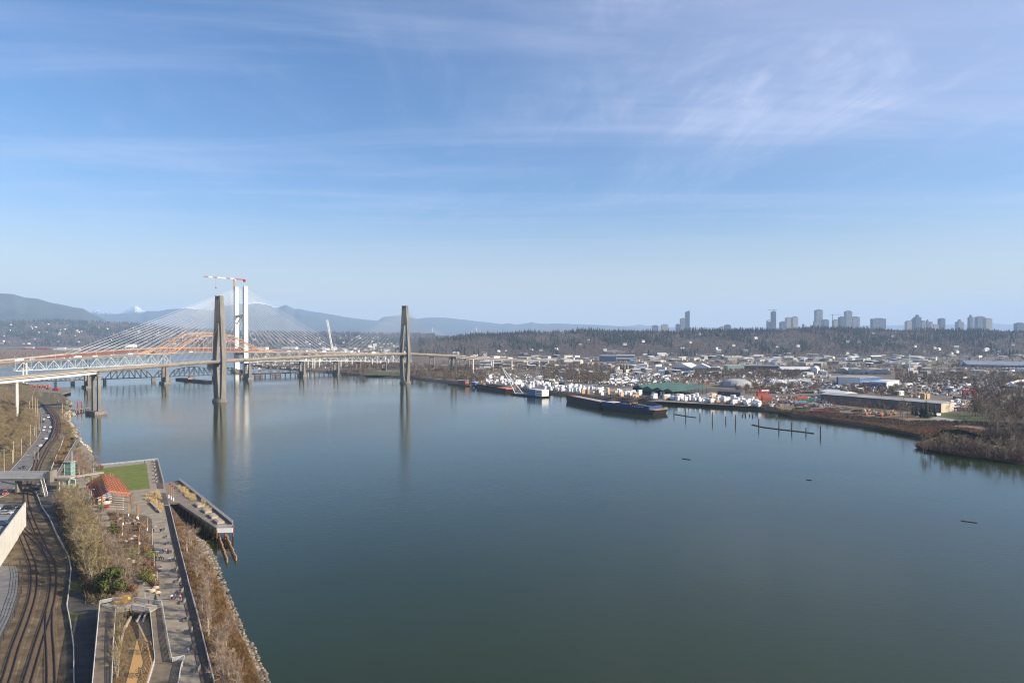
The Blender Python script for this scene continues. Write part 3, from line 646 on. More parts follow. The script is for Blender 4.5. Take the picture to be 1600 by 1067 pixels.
def conifer(h, seed, w=.2, layers=14, per=9):
    rng = np.random.default_rng(seed); tv, tt, cv, ct = [], [], [], []
    limb(tv, tt, np.array([0, 0, -.3]), np.array([0, 0, h * .95]), h * .016, h * .003, 5)
    for i in range(layers):
        f = i / (layers - 1); z = h * (.1 + .87 * f); R = h * w * (1 - f) ** .8 + h * .012
        for k in range(per):
            a = rng.uniform(0, 6.28); r = R * rng.uniform(.55, 1.15); dz = -r * rng.uniform(.15, .5); c, s = math.cos(a), math.sin(a); o = len(cv); ww = r * rng.uniform(.3, .5)
            zz = z + rng.normal() * h * .012
            cv.extend([np.array([0, 0, zz + r * .25]), np.array([c * r * .6 - s * ww, s * r * .6 + c * ww, zz + dz * .6]), np.array([c * r, s * r, zz + dz]), np.array([c * r * .6 + s * ww, s * r * .6 - c * ww, zz + dz * .6])])
            ct.extend([(o, o + 1, o + 2), (o, o + 2, o + 3)])
    return (np.array(tv), np.array(tt)), (np.array(cv), np.array(ct))
def leafy(h, seed, w=.5, n=900, leaf=.35, base=.1, blobs=9):
    """evergreen broadleaf crown of leaf clumps in several lobes"""
    rng = np.random.default_rng(seed); tv, tt, cv, ct = [], [], [], []
    limb(tv, tt, np.array([0, 0, -.2]), np.array([0, 0, h * .7]), h * .025, h * .008, 5)
    cs = [(np.array([rng.normal() * h * w * .35, rng.normal() * h * w * .35, h * (base + .2 + .6 * rng.random())]), h * w * rng.uniform(.3, .55)) for _ in range(blobs)]
    for i in range(n):
        c, R = cs[rng.integers(len(cs))]; d = rng.normal(size=3); d /= np.linalg.norm(d); p = c + d * R * rng.uniform(.75, 1.05)
        if p[2] < h * base * .5: p[2] = h * base * rng.random()
        t = np.cross(d, rng.normal(size=3)); t /= np.linalg.norm(t); b = np.cross(d, t); k = leaf * rng.uniform(.5, 1.2); tl = rng.normal(size=3) * .3
        o = len(cv); cv.extend([p + t * k, p + b * k + tl * k, p - t * k, p - b * k - tl * k]); ct.extend([(o, o + 1, o + 2), (o, o + 2, o + 3)])
    return (np.array(tv), np.array(tt)), (np.array(cv), np.array(ct))
def merge_tpl(parts):
    V = []; T = []; o = 0
    for v, t in parts:
        if len(v) == 0: continue
        V.append(v); T.append(t + o); o += len(v)
    return np.concatenate(V), np.concatenate(T)
def scatter(name, tpls, pts, m, kind='stuff', label=None):
    """merge many placed copies of templates into one mesh; pts = (x,y,z,scale,sz)"""
    V = []; T = []; o = 0; rng = np.random.default_rng(len(pts))
    for i, (x, y, z, s, sz) in enumerate(pts):
        v, t = tpls[rng.integers(len(tpls))]; a = rng.uniform(0, 6.28); ca, sa = math.cos(a), math.sin(a)
        q = np.empty_like(v); q[:, 0] = (v[:, 0] * ca - v[:, 1] * sa) * s + x; q[:, 1] = (v[:, 0] * sa + v[:, 1] * ca) * s + y; q[:, 2] = v[:, 2] * sz + z
        V.append(q); T.append(t + o); o += len(v)
    me = tri_mesh(name, np.concatenate(V), np.concatenate(T), m); ob = bpy.data.objects.new(name, me); link(ob); return tag(ob, label, None, None, kind)
M_bark = mat('bark', (0.16, 0.13, 0.105), .9, (0.24, 0.20, 0.16), 3, 5, rnd=.25)
M_barkp = mat('pale_bark', (0.30, 0.26, 0.20), .9, (0.40, 0.35, 0.27), 3, 5, rnd=.15)
M_twig = mat('twigs', (0.19, 0.145, 0.095), .9, (0.28, 0.215, 0.145), .6, 4, rnd=.2)
M_twigr = mat('reddish_twigs', (0.21, 0.15, 0.11), .9, (0.30, 0.225, 0.165), .6, 4, rnd=.2)
M_twigo = mat('olive_twigs', (0.16, 0.13, 0.07), .9, (0.26, 0.21, 0.115), .6, 4, rnd=.2)
M_con = mat('conifer_needles', (0.018, 0.032, 0.016), .8, (0.04, 0.06, 0.025), .5, 4, island=.25)
M_leaf = mat('evergreen_leaves', (0.035, 0.045, 0.01), .8, (0.08, 0.09, 0.02), .8, 4, island=.3)
M_leafy = mat('yellow_green_leaves', (0.10, 0.12, 0.025), .7, (0.17, 0.16, 0.04), .8, 4, island=.3)
M_brush = mat('russet_brush', (0.15, 0.075, 0.04), .9, (0.22, 0.14, 0.08), .35, 5, island=.3)
M_dbrush = mat('dark_thicket', (0.10, 0.073, 0.052), .95, (0.19, 0.145, 0.10), .05, 6, island=.35)
M_pale = mat('dry_grass', (0.42, 0.31, 0.15), .9, (0.52, 0.40, 0.2), 1, 4, island=.2)
TREES = {}
def tree_kind(key, gen, mt, mc, name):
    (tv, tt), (cv, ct) = gen
    TREES[key] = (tri_mesh(key + '_trunk', tv, tt, mt), tri_mesh(key + '_crown', cv, ct, mc), name)
_treen = 0
def put_tree(key, loc, s=1.0, label=None, cat='tree', group=None, rz=None, sz=None):
    global _treen
    _treen += 1; a, b, name = TREES[key]; rr = random.Random(_treen)
    t = thing(name, label, cat, loc, rr.uniform(0, 6.28) if rz is None else rz, group); t.scale = (s, s, sz or s)
    for nm, me in (('trunk', a), ('crown', b)): o = bpy.data.objects.new(nm, me); link(o); _reg(o, t)
    return t
# near kinds
for i in range(3): tree_kind('bare%d' % i, bare_tree(10, 20 + i, .34, 1, (9, 5, 4), 11, .055), M_bark, M_twig, 'bare_tree')
for i in range(2): tree_kind('red%d' % i, bare_tree(8, 40 + i, .32, 3, (7, 4, 3), 9, .05), M_barkp, M_twigr, 'bare_tree')
for i in range(2): tree_kind('olive%d' % i, bare_tree(10, 50 + i, .30, 3, (9, 5, 3), 10, .06, up=.85), M_barkp, M_twigo, 'bare_tree')
for i in range(3): tree_kind('far%d' % i, bare_tree(14, 60 + i, .30, 1, (7, 4, 2), 6, .16, r0=.3), M_bark, M_twig, 'bare_tree')
tree_kind('con0', conifer(14, 3, .24, 18, 12), M_bark, M_con, 'conifer'); tree_kind('con1', conifer(14, 5, .2, 18, 11), M_bark, M_con, 'conifer')
tree_kind('ever0', leafy(9, 4, .42, 2600, .28, .06, 12), M_bark, M_leaf, 'evergreen_tree')
tree_kind('shrubg', leafy(2.4, 6, .75, 700, .12, .02, 6), M_bark, M_leafy, 'green_shrub')
tree_kind('shrubd', leafy(2.6, 7, .75, 700, .13, .02, 6), M_bark, M_leaf, 'green_shrub')
tree_kind('shrubr', leafy(2.0, 8, .8, 600, .11, .02, 6), M_bark, M_brush, 'russet_shrub')
# coarse templates for masses
def coarse_bare(seed, h=15, n=70, tw=.5):
    rng = np.random.default_rng(seed); v = []; t = []
    limb(v, t, np.array([0, 0, -1.]), np.array([0, 0, h * .6]), .3, .12, 3)
    for i in range(n):
        a = rng.uniform(0, 6.28); rr = h * .3 * math.sqrt(rng.random()); zz = h * rng.uniform(.3, .85); p = np.array([rr * math.cos(a) * .55, rr * math.sin(a) * .55, zz * .9]); d = np.array([math.cos(a) * .5, math.sin(a) * .5, 1.0]) + rng.normal(size=3) * .35
        o = len(v); v.extend(blade(p, d, h * rng.uniform(.12, .28), tw, rng)); t.append((o, o + 1, o + 2))
    return np.array(v), np.array(t)
def coarse_con(seed, h=22):
    rng = np.random.default_rng(seed); v = []; t = []; L_ = 6
    for i in range(L_):
        z0 = h * (.05 + .15 * i); R = h * .17 * (1 - i / L_) + .6; o = len(v); v.append(np.array([0, 0, z0 + h * .26])); k = 7
        for j in range(k): a = 2 * math.pi * j / k + rng.random(); r = R * rng.uniform(.6, 1.2); v.append(np.array([r * math.cos(a), r * math.sin(a), z0 + rng.normal() * h * .02]))
        for j in range(k): t.append((o, o + 1 + j, o + 1 + (j + 1) % k))
    return np.array(v), np.array(t)
def coarse_bush(seed, n=40, h=3, r=2.2, tw=.25):
    rng = np.random.default_rng(seed); v = []; t = []
    for i in range(n):
        a = rng.uniform(0, 6.28); rr = r * math.sqrt(rng.random()); p = np.array([rr * math.cos(a), rr * math.sin(a), h * rng.uniform(0, .45)]); d = rng.normal(size=3) * .7; d[2] = abs(d[2]) + .6; o = len(v); v.extend(blade(p, d, h * rng.uniform(.3, .7), tw, rng)); t.append((o, o + 1, o + 2))
    return np.array(v), np.array(t)
CB = [coarse_bare(i) for i in range(5)]; CCN = [coarse_con(i) for i in range(5)]; BU = [coarse_bush(i) for i in range(4)]
BUs = [coarse_bush(10 + i, 46, 1.5, 1.3, .09) for i in range(4)]
# ================================================================== forests on the ridges (masses, far off)
rf = random.Random(5)
def ridge_z(d, D, depth, top, base, pw, back=3.0):
    if d <= D: t = max(0, (d - (D - depth)) / depth); return base + (top - base) * t ** pw
    t = (d - D) / (depth * back); return base + (top - base) * max(0, 1 - t * t)
def fill_ridge(prof, D, depth, base, pw, x0, x1, n, back, seed, extra=250):
    r = random.Random(seed); P_ = []
    for _ in range(n):
        px = r.uniform(x0, x1); d = D - depth + (depth + extra) * r.random() ** .85
        top = max(ZH(float(np.interp(px, [a for a, b in prof], [b for a, b in prof])), D), base + 1)
        k = (px - 800) / F_PX; P_.append((px, k * d, d, ridge_z(d, D, depth, top, base, pw, back)))
    return P_
def clump(px, d): return math.sin(px * .035 + d * .004) + math.sin(px * .013 - d * .009 + 1) + .8 * math.sin(px * .09 + d * .013) + .5 * math.sin(px * .21 + 2)
S = fill_ridge(south_prof, SR_D, SR_DEP, 3, 1.3, 655, 1760, 12500, 3.0, 31)
con, bar = [], []
for px, x, d, z in S:
    t = (d - (SR_D - SR_DEP)) / SR_DEP; c = clump(px, d) + (t - .78) * 2.6
    s = rf.uniform(.55, 1.05); sz = s * rf.uniform(.85, 1.3)
    sz *= .72 + .3 * (1 + math.sin(px * .052 + 1) * math.sin(px * .019)) * .8
    (con if c + rf.gauss(0, .9) > 0 else bar).append((x, d, z - 1, s * 1.15, sz))
CCN2 = CCN + [(v * np.array([1.5, 1.5, .75]), t_) for v, t_ in CCN[:3]]
scatter('conifer_forest', CCN2, con, mat('forest_conifers', (0.018, 0.025, 0.022), .9, (0.042, 0.05, 0.04), .01, 5, island=.35))
scatter('bare_forest', CB, bar, mat('forest_bare_crowns', (0.13, 0.095, 0.08), .95, (0.22, 0.165, 0.135), .012, 5, island=.3))
S = fill_ridge(north_prof, 6200, 2300, 3, 1.0, -60, 680, 6500, .5, 33, 150)
con, bar = [], []
for px, x, d, z in S:
    (con if clump(px * 1.6, d * .6) + rf.gauss(0, .9) > -.1 else bar).append((x, d, z - 2, rf.uniform(1.3, 2.2), rf.uniform(.8, 1.4)))
scatter('hill_conifer_forest', CCN, con, _mats['forest_conifers']); scatter('hill_bare_forest', CB, bar, _mats['forest_bare_crowns'])
# ================================================================== buildings of the far bank
M_roofw = mat('white_roof', (.66, .66, .65), .6, (.50, .50, .49), .03, 5); M_roofg = mat('grey_roof', (.24, .24, .24), .8, (.36, .36, .35), .05, 5); M_roofd = mat('dark_roof', (.06, .06, .065), .8, (.10, .10, .10), .05, 5)
M_walw = mat('white_wall', (.62, .61, .57), .7, (.72, .71, .68), .06, 5); M_wali = mat('beige_wall', (.45, .39, .29), .8, (.52, .46, .36), .06, 5); M_walg = mat('grey_wall', (.26, .26, .26), .8, (.33, .33, .32), .06, 5)
M_walb = mat('blue_wall', (.03, .12, .36), .6, (.04, .15, .42), .1, 4); M_wald = mat('dark_wall', (.07, .07, .075), .8); M_green = mat('green_roof', (.035, .09, .068), .6, (.05, .12, .09), .04, 5)
M_glassb = mat('blue_glass', (.06, .13, .24), .15, (.08, .17, .3), .2, 3, spec=.6); M_glass = mat('dark_glass', (.03, .035, .04), .12, spec=.6); M_door = mat('loading_door', (.12, .12, .13), .6); M_teal = mat('teal_wall', (.10, .33, .26), .6)
def corners(px0, y0, px1, y1, z=3.0): return G(px0, y0, z), G(px1, y1, z)
def bld(label, cat, px0, y0, px1, y1, h, depth, wall, roof, style='flat', name='warehouse', doors=3, group=None, windows=0, rise=None, over=.8):
    """front wall foot runs from pixel (px0,y0) to (px1,y1); building goes back by depth"""
    a, b = corners(px0, y0, px1, y1); u = (b - a).normalized(); v = Vector((-u.y, u.x, 0)); w = (b - a).length; rz = math.atan2(u.y, u.x)
    c = (a + b) / 2 + v * (depth / 2); t = thing(name, label, cat, (c.x, c.y, 3), 0, group)
    MB().box((c.x, c.y, 2.9), (w, depth, h + .1), rz).build('wall', wall, t)
    mb = MB(); tz = 3 + h
    if style == 'flat': mb.box((c.x, c.y, tz), (w + over, depth + over, .5), rz)
    elif style == 'gable': mb.gable((c.x, c.y, tz), (w, depth), rise or depth * .12, rz, over)
    elif style == 'gablex': mb.gable((c.x, c.y, tz), (depth, w), rise or w * .15, rz + math.pi / 2, over)
    elif style in ('arch', 'archx'):
        W_, D_ = (w, depth) if style == 'arch' else (depth, w); r2 = rz if style == 'arch' else rz + math.pi / 2; n = 10; ca, sa = math.cos(r2), math.sin(r2); vs = []
        for x in (-W_ / 2 - .5, W_ / 2 + .5):
            for k in range(n + 1): an = math.pi * k / n; y = -math.cos(an) * (D_ / 2 + .5); z = math.sin(an) * (rise or D_ * .2); vs.append((c.x + x * ca - y * sa, c.y + x * sa + y * ca, tz + z))
        mb.add(vs, [(k, k + 1, n + 2 + k, n + 1 + k) for k in range(n)] + [tuple(reversed(range(n + 1))), tuple(range(n + 1, 2 * n + 2))])
    mb.build('roof', roof, t)
    for k in range(doors):
        q = a + u * (w * (k + .5) / doors) - v * .12; MB().box((q.x, q.y, 3), (min(4.5, w / doors * .5), .25, min(4.2, h * .7)), rz).build('door', M_door, t)
    for fl in range(windows):
        zf = 3 + h * (fl + .45) / windows; q = (a + b) / 2 - v * .1; MB().box((q.x, q.y, zf), (w * .94, .25, h / windows * .38), rz).build('window_band', M_glass, t)
    return t
# ---- green roofed saw-mill shed with four gable bays
A, B = corners(989, 613, 1052, 621.5); ab_ = (B - A); E = G(1104, 614.5, 3) - B; L_ = E.length; e = E.normalized(); t = thing('lumber_shed', 'long lumber shed with a green four gabled roof beside white lumber packs', 'shed', A)
mb = MB(); wl = MB(); n = 4
for k in range(n):
    p = A + ab_ * (k / n); q = A + ab_ * ((k + 1) / n); m_ = (p + q) / 2; z0, z1 = 10, 13.2; Z = lambda v_, z: Vector((v_.x, v_.y, z))
    mb.add([Z(p, z0), Z(q, z0), Z(m_, z1), Z(p + E, z0), Z(q + E, z0), Z(m_ + E, z1)], [(0, 2, 5, 3), (1, 4, 5, 2), (3, 5, 4)])
    g = MB().add([Z(p - e * .2, z0 - (3 if k in (1,) else .5)), Z(q - e * .2, z0 - (3 if k in (1,) else .5)), Z(q - e * .2, z0), Z(m_ - e * .2, z1), Z(p - e * .2, z0)], [(0, 1, 2, 3, 4)]); g.build('gable_end', mat('dark_green_wall', (.015, .07, .06), .7), t)
mb.build('roof', M_green, t)
wl.add([Z(A, 3), Z(A + E, 3), Z(A + E, z0), Z(A, z0)], [(0, 1, 2, 3)]); wl.build('back_wall', M_wald, t)
for k in range(5):
    for i in range(9):
        p = A + ab_ * (k / 4) + E * (i / 8); MB().beam(Z(p, 3), Z(p, z0), .6).build('post', M_wald, t)
bld('long low dark roofed shed behind the white lumber packs', 'shed', 1121, 617.5, 1157, 619.5, 5, 16, M_wald, M_roofd, 'gable', 'shed', 2)
bld('large pale blue and white office block with tall glass bays', 'office', 936.5, 564.5, 963, 564.8, 15, 40, M_glassb, M_roofw, 'flat', 'office_block', 0, windows=0)
bld('bright white block joined to the pale blue glass office', 'office', 963.2, 564.8, 992, 565, 16, 38, M_walw, M_roofw, 'flat', 'office_block', 4, windows=2)
for k in range(10):
    q = G(938 + k * 2.6, 564.4, 3); MB().box((q.x, q.y - .6, 3), (1.2, .8, 15.4)).build('mullion', M_walw, bpy.data.objects['office_block'])
bld('bright blue box building beside the white office block', 'building', 985, 568, 991, 568, 8, 12, mat('sky_blue', (.05, .25, .6), .5), M_roofw, name='blue_building', doors=1)
bld('wide grey building with a curved roof under the forest', 'arena', 947, 555.5, 978, 555.5, 9, 60, M_walg, M_roofg, 'archx', 'arena', 3, rise=8)
bld('grey flat block right of the curved roof arena', 'office', 979, 555.5, 995, 555.5, 12, 40, M_walg, M_roofg, name='office_block', doors=2, windows=2)
bld('grey glass office block left of the pink sign building', 'office', 853, 553.5, 887, 553.5, 16, 40, M_walg, M_roofg, name='office_block', doors=0, windows=4)
bld('grey glass office block right of the pink sign building', 'office', 896, 553.5, 922.5, 553.5, 16, 40, M_walg, M_roofg, name='office_block', doors=0, windows=4)
bld('low pink walled store between two grey glass offices', 'store', 887.5, 554, 895.5, 554, 8, 20, mat('pink_wall', (.5, .22, .2), .7), M_roofw, name='store', doors=1)
for i, (x0, y0, x1, h) in enumerate([(748, 579.5, 770, 6), (750, 573.5, 768, 12), (757, 570, 764, 18), (771, 577, 784, 12), (786, 576, 800, 9)]):
    bld(['low white wing of the terraced white hall under the viaduct', 'second tier of the terraced white hall under the viaduct', 'topmost white storey of the terraced hall under the viaduct', 'cream block between the pillars of the transit viaduct', 'pale grey block right of the cream viaduct building'][i], 'building', x0, y0, x1, y0, h, 24, M_walw if i != 3 else M_wali, M_roofw, 'flat' if i != 2 else 'gablex', 'white_hall', 0, windows=2 if i < 4 else 1)
bld('left of two white warehouses with sunlit gable roofs', 'warehouse', 1050, 578, 1080, 579.5, 6, 34, M_walg, M_roofw, 'gablex', rise=9)
bld('right of two white warehouses with sunlit gable roofs', 'warehouse', 1081, 579.5, 1111, 580, 6, 34, M_walg, M_roofw, 'gablex', rise=9)
bld('pale green building at the left end of a long dark shed', 'building', 1137, 578.5, 1163, 578.5, 9, 26, mat('pale_green_wall', (.30, .40, .33), .7), M_roofw, name='green_building', doors=3)
bld('very long dark shed right of the pale green building', 'shed', 1164, 577.5, 1224, 578, 8, 30, M_wald, M_roofg, name='long_shed', doors=6)
bld('long white roofed warehouse with an arched bright end', 'warehouse', 1221, 582, 1268, 582.5, 6, 34, M_walg, M_roofw, 'gable', rise=5, doors=6)
bld('white arched hall at the right end of the long white warehouse', 'hangar', 1266, 583.5, 1277, 583.8, 5, 40, M_walw, M_roofw, 'archx', 'hangar', 1, rise=8)
bld('small bright white peaked tent beneath the forest', 'tent', 1210, 569.5, 1224, 569.5, 4, 30, M_walw, M_roofw, 'gablex', 'tent', 1, rise=8)
bld('tiny white and red roofed hall beneath the forest', 'hall', 1243, 568, 1249, 568, 4, 20, M_walw, M_roofw, 'archx', 'hall', 1, rise=5)
bld('long cream flat roof beneath the forest beside parked trucks', 'warehouse', 1259, 571, 1292, 570.5, 6, 25, M_wali, M_roofw)
for i, (x0, x1, y) in enumerate([(1306, 1324, 583), (1327, 1352, 584.5), (1357, 1392, 585)]):
    bld(['left white striped arched roof of three behind the blue warehouse', 'middle white striped arched roof of three behind the blue warehouse', 'right white striped arched roof of three behind the blue warehouse'][i], 'hangar', x0, y, x1, y + .5, 3, 55, M_walg, M_roofg, 'archx', 'arched_hall', 2, rise=7)
    t = None; a, b = corners(x0, y, x1, y + .5)
    for k in (0, .5, 1.0):
        pass
bld('large blue warehouse with a pale roof and white right side', 'warehouse', 1307, 600, 1343, 602.8, 11, 50, M_walb, M_roofg, 'gable', 'blue_warehouse', 2, rise=2)
bld('white side wing of the large blue warehouse', 'warehouse', 1343.4, 602.8, 1366, 599.5, 11, 30, M_walw, M_roofg, 'flat', 'white_warehouse', 3)
bld('smaller low blue warehouse in front of the large blue one', 'warehouse', 1347, 605, 1385, 606.5, 7, 26, M_walb, M_roofg, 'gable', 'blue_warehouse', 2, rise=2)
bld('white end wing of the smaller low blue warehouse', 'warehouse', 1385.3, 606.5, 1405, 603, 8, 20, M_walw, M_roofw, 'flat', 'white_warehouse', 3)
bld('huge blue grey greenhouse roof at the foot of the forest', 'greenhouse', 1512, 573.5, 1640, 576, 6, 190, M_walg, mat('greenhouse_roof', (.15, .19, .24), .5, (.21, .25, .30), .02, 4), 'gable', 'greenhouse', 8, rise=5)
bld('white box shed at the left end of the greenhouse', 'shed', 1500, 571, 1510, 571.3, 8, 14, M_walw, M_roofw, name='shed', doors=1)
bld('long white strip roof in front of the greenhouse', 'shed', 1568, 578.5, 1640, 580, 4, 20, M_walw, M_roofw, name='shed', doors=5)
LS = bld('very long grey shed with a pale roof and a cream end behind the riverside trees', 'shed', 1282, 628, 1470, 645, 9, 26, mat('dark_grey_wall', (.12, .115, .105), .85, (.16, .155, .14), .2, 4), M_roofg, 'gable', 'long_shed', 12, rise=1.5)
ea, eb = G(1282, 628, 3), G(1470, 645, 3); eu = (eb - ea).normalized(); ev = Vector((-eu.y, eu.x, 0)); ec = eb + ev * 13 + eu * .12; MB().box((ec.x, ec.y, 3), (.24, 25.5, 8.9), math.atan2(eu.y, eu.x)).build('end_wall', M_wali, LS)
bld('pale grey shed left of the long grey shed', 'shed', 1282, 622, 1316, 626, 8, 22, M_walg, M_roofw, 'gable', 'shed', 3, rise=2)
bld('white walled shed behind the green steel beams', 'shed', 1280, 620, 1299, 621.5, 8, 18, M_walw, M_roofg, 'flat', 'shed', 2)
bld('white cabin near the small blue warehouse', 'cabin', 1393, 617, 1405, 618, 5, 10, M_walw, M_roofw, 'flat', 'cabin', 1)
# dome
dm = G(1159, 606, 3); mb = MB(); n = 14; rows = 6; vs = []; fs = []
for j in range(rows + 1):
    el = math.pi / 2 * j / rows
    for k in range(n): a = 2 * math.pi * k / n; vs.append((dm.x + 24 * math.cos(a) * math.cos(el) ** .8, dm.y + 24 + 24 * math.sin(a) * math.cos(el) ** .8, 3 + 11 * math.sin(el)))
fs = [(j * n + k, j * n + (k + 1) % n, (j + 1) * n + (k + 1) % n, (j + 1) * n + k) for j in range(rows) for k in range(n)]
d_ = thing('storage_dome', 'grey ribbed storage dome standing behind the lumber yards', 'dome', (dm.x, dm.y + 24, 3)); mb.add(vs, fs).build('shell', M_roofg, d_); MB().box((dm.x - 4, dm.y - .6, 3), (7, 3, 5)).build('door', M_walw, d_)
# mast
ms = G(1421.3, 584, 3); tag(lattice(MB(), ms, (ms.x, ms.y, ZH(554, ms.y)), 1.0, 14, .3).build('radio_mast', M_white), 'slim tall white mast rising above the industrial yards', 'mast')
# red gantry crane
ga, gb = G(1506, 624, 3), G(1523, 624, 3); gz = ZH(611.5, ga.y); t = thing('gantry_crane', 'red gantry crane standing over a storage yard', 'crane', ga)
for q in (ga, gb):
    for dy in (-2.5, 2.5): MB().beam((q.x, q.y + dy * 1.5, 3), (q.x, q.y + dy * .5, gz), .9).build('leg', M_red, t)
MB().box(((ga.x + gb.x) / 2, ga.y, gz), ((gb - ga).length + 3, 2.2, 1.6)).build('girder', M_red, t)
# containers
M_cont = palette_mat('container_paint', [(.34, .07, .045), (.40, .10, .06), (.30, .06, .05), (.42, .13, .08)])
cb0 = bpy.data.meshes.new('x')
def container(px, y, lvl, label, rz=0.0, m=None, row=0):
    g = G(px, y, 3); q = MB(); L_, W_, H_ = 12.2, 2.44, 2.6; q.box((0, 0, .06), (L_, W_, H_ - .12))
    for k in range(24):
        x = -L_ / 2 + (k + .5) * L_ / 24
        for s in (-1, 1): q.box((x, s * (W_ / 2 + .03), .15), (.22, .06, H_ - .35))
    t = thing('shipping_container', label, 'container', (g.x, g.y + row, 3 + lvl * 2.6), rz, 'shipping containers stacked in the yard')
    MO = m or M_cont; o = q.build('body', MO); o.parent = t; KIDS.setdefault(t.name, []).append(o); o.location = (0, 0, 0)
    d = MB().box((L_ / 2 + .04, 0, .1), (.08, W_ * .94, H_ - .25)).build('door', MO); d.parent = t; KIDS[t.name].append(d); d.location = (0, 0, 0); return t
lv = ['bottom', 'second', 'third', 'topmost']
for col, (px, y, nlev) in enumerate([(1183, 627, 2), (1190, 625, 4), (1198, 629, 3)]):
    for l in range(nlev): container(px, y, l, '%s container in the %s rust red stack behind the white lumber' % (lv[l], ['left', 'middle', 'right'][col]), 0.25)
cwt = container(1194.5, 626.5, 4, 'red container with a white lettered side on top of the stacks', 0.25)
o = MB().box((0, -1.3, .9), (9, .05, 1.5)).build('white_panel', M_white); o.parent = cwt; o.location = (0, 0, 0)
mb = MB()
for k in range(5): mb.box((-2 + k, -1.34, 1.3), (.6, .03, .7))
o = mb.build('dark_lettering', M_wald); o.parent = cwt; o.location = (0, 0, 0)
container(1250, 634, 0, 'rust red container under a pale blue one near the coloured beams', .1); container(1250, 634, 1, 'pale blue container on a rust red one near the coloured beams', .1, mat('pale_blue_paint', (.16, .38, .55), .6))
container(1253, 631, 2, 'orange red container topmost near the coloured beams', .1, mat('orange_red_paint', (.6, .12, .06), .6)); container(1262, 631, 1, 'green container behind the pale blue one', .1, mat('green_paint', (.03, .22, .10), .6)); container(1262, 631, 0, 'dark container under the green one', .1, M_wald)
# ---- random but plausible warehouses through the flats
rw = random.Random(44); used = []
WP = [(M_walw, M_roofw, 'white'), (M_wali, M_roofw, 'beige'), (M_walg, M_roofg, 'grey'), (M_walw, M_roofg, 'white walled grey roofed'), (M_wald, M_roofw, 'dark walled white roofed'), (M_wali, M_roofg, 'tan'), (M_walg, M_roofw, 'grey walled white roofed')]
hints = [(1050, 1112, 566, 582), (1137, 1280, 568, 585), (1300, 1408, 574, 608), (1465, 1600, 560, 581), (935, 995, 553, 570), (745, 802, 563, 582), (1135, 1185, 590, 608), (850, 925, 543, 556)]
cnt = 0
while cnt < 296:
    y = 551.5 + (rw.random() ** 1.5) * 36; px = rw.uniform(690 + (y - 551) * 4.5, 1610)
    w = rw.uniform(3, 17) * (1.0 if y < 575 else .8)
    if any(px + w > a and px < b and c < y + 1 and y - 2 < d for a, b, c, d in hints): continue
    if any(abs(px - p) < (w + q) * .62 and abs(y - yy) < 1.5 for p, yy, q in used): continue
    used.append((px + w / 2, y, w)); wm, rm, nm = rw.choice(WP); st = rw.choice(['flat', 'flat', 'gable', 'gablex', 'flat'])
    g = G(px, y, 3); wid = w / F_PX * g.y
    bld('small far %s warehouse among the yards of the flats' % nm, 'warehouse', px, y, px + w, y + rw.uniform(-.25, .25), rw.uniform(3.5, 8), rw.uniform(14, 34), wm, rm, st, doors=0, group='far %s warehouses' % nm, rise=min(wid * .12, 4) if 'gable' in st else None); cnt += 1
for i in range(26):
    px = rw.uniform(392, 625); y = rw.uniform(561, 572.5) if px > 420 else rw.uniform(560, 565); wm, rm, nm = rw.choice(WP)
    bld('small %s building on the far bank behind the low railway trestle' % nm, 'building', px, y, px + rw.uniform(4, 12), y, rw.uniform(4, 9), rw.uniform(10, 20), wm, rm, 'flat', 'yard_building', 0, '%s buildings behind the trestle' % nm)
# ---- town and houses on the plain behind the bridges and on the north hill: one house per roof
def house_proto(m1, m2, label, grp):
    t = thing('house', label, 'house', (0, 0, -50), 0, grp); MB().box((0, 0, 0), (11, 8, 5.2)).build('wall', m1, None).parent = t
    w = [o for o in bpy.data.objects if o.parent is t][0]; KIDS.setdefault(t.name, []).append(w)
    r = MB().gable((0, 0, 5.2), (11, 8), 3, 0, .6).build('roof', m2); r.parent = t; KIDS[t.name].append(r); return t
HP = [house_proto(a, b, 'small %s house among the trees of the far hillside' % c, '%s hillside houses' % c) for a, b, c in ((M_walw, M_roofg, 'white'), (M_wali, M_roofd, 'beige'), (M_walg, M_roofd, 'grey'), (M_walw, M_roofw, 'pale roofed'))]
first = [True] * 4
def put_house(loc, s):
    k = rw.randrange(4); rz = rw.uniform(-.6, .6)
    if first[k]: first[k] = False; HP[k].location = loc; HP[k].rotation_euler = (0, 0, rz); HP[k].scale = (s, s, s)
    else: dup(HP[k], loc, rz, s)
for px, x, d, z in fill_ridge(north_prof, 6200, 2300, 3, 1.0, 0, 640, 150, .5, 77, -600):
    put_house((x, d, z + 5), rw.uniform(.8, 1.4))
for px, x, d, z in fill_ridge(south_prof, SR_D, SR_DEP, 3, 1.3, 760, 1600, 40, 3.0, 78, -150): put_house((x, d, z + 8), rw.uniform(.8, 1.3))
for _ in range(105):
    y = rw.uniform(541, 556); px = rw.uniform(470, 800) if y > 545 else rw.uniform(540, 730)
    g = G(px, y, 3); put_house((g.x, g.y, 3), rw.uniform(1.0, 1.9))
for px, y, w, lab in ((401, 546, 14, 'left'), (440, 545.5, 22, 'middle'), (658, 534, 10, 'right')): bld('long bright white warehouse far behind the cables, %s of three' % lab, 'warehouse', px, y, px + w, y, 10, 40, M_walw, M_roofw, doors=4)
for px, y, w in ((62, 536, 0), ): pass
bld('left white mill building on the north shore behind the cables', 'mill', 188, 543, 196, 543, 12, 40, M_walg, M_roofw, name='mill', doors=2)
bld('right cream mill building on the north shore behind the cables', 'mill', 200, 542.6, 214, 542.4, 16, 40, M_walw, M_roofg, name='mill', doors=3, windows=3)
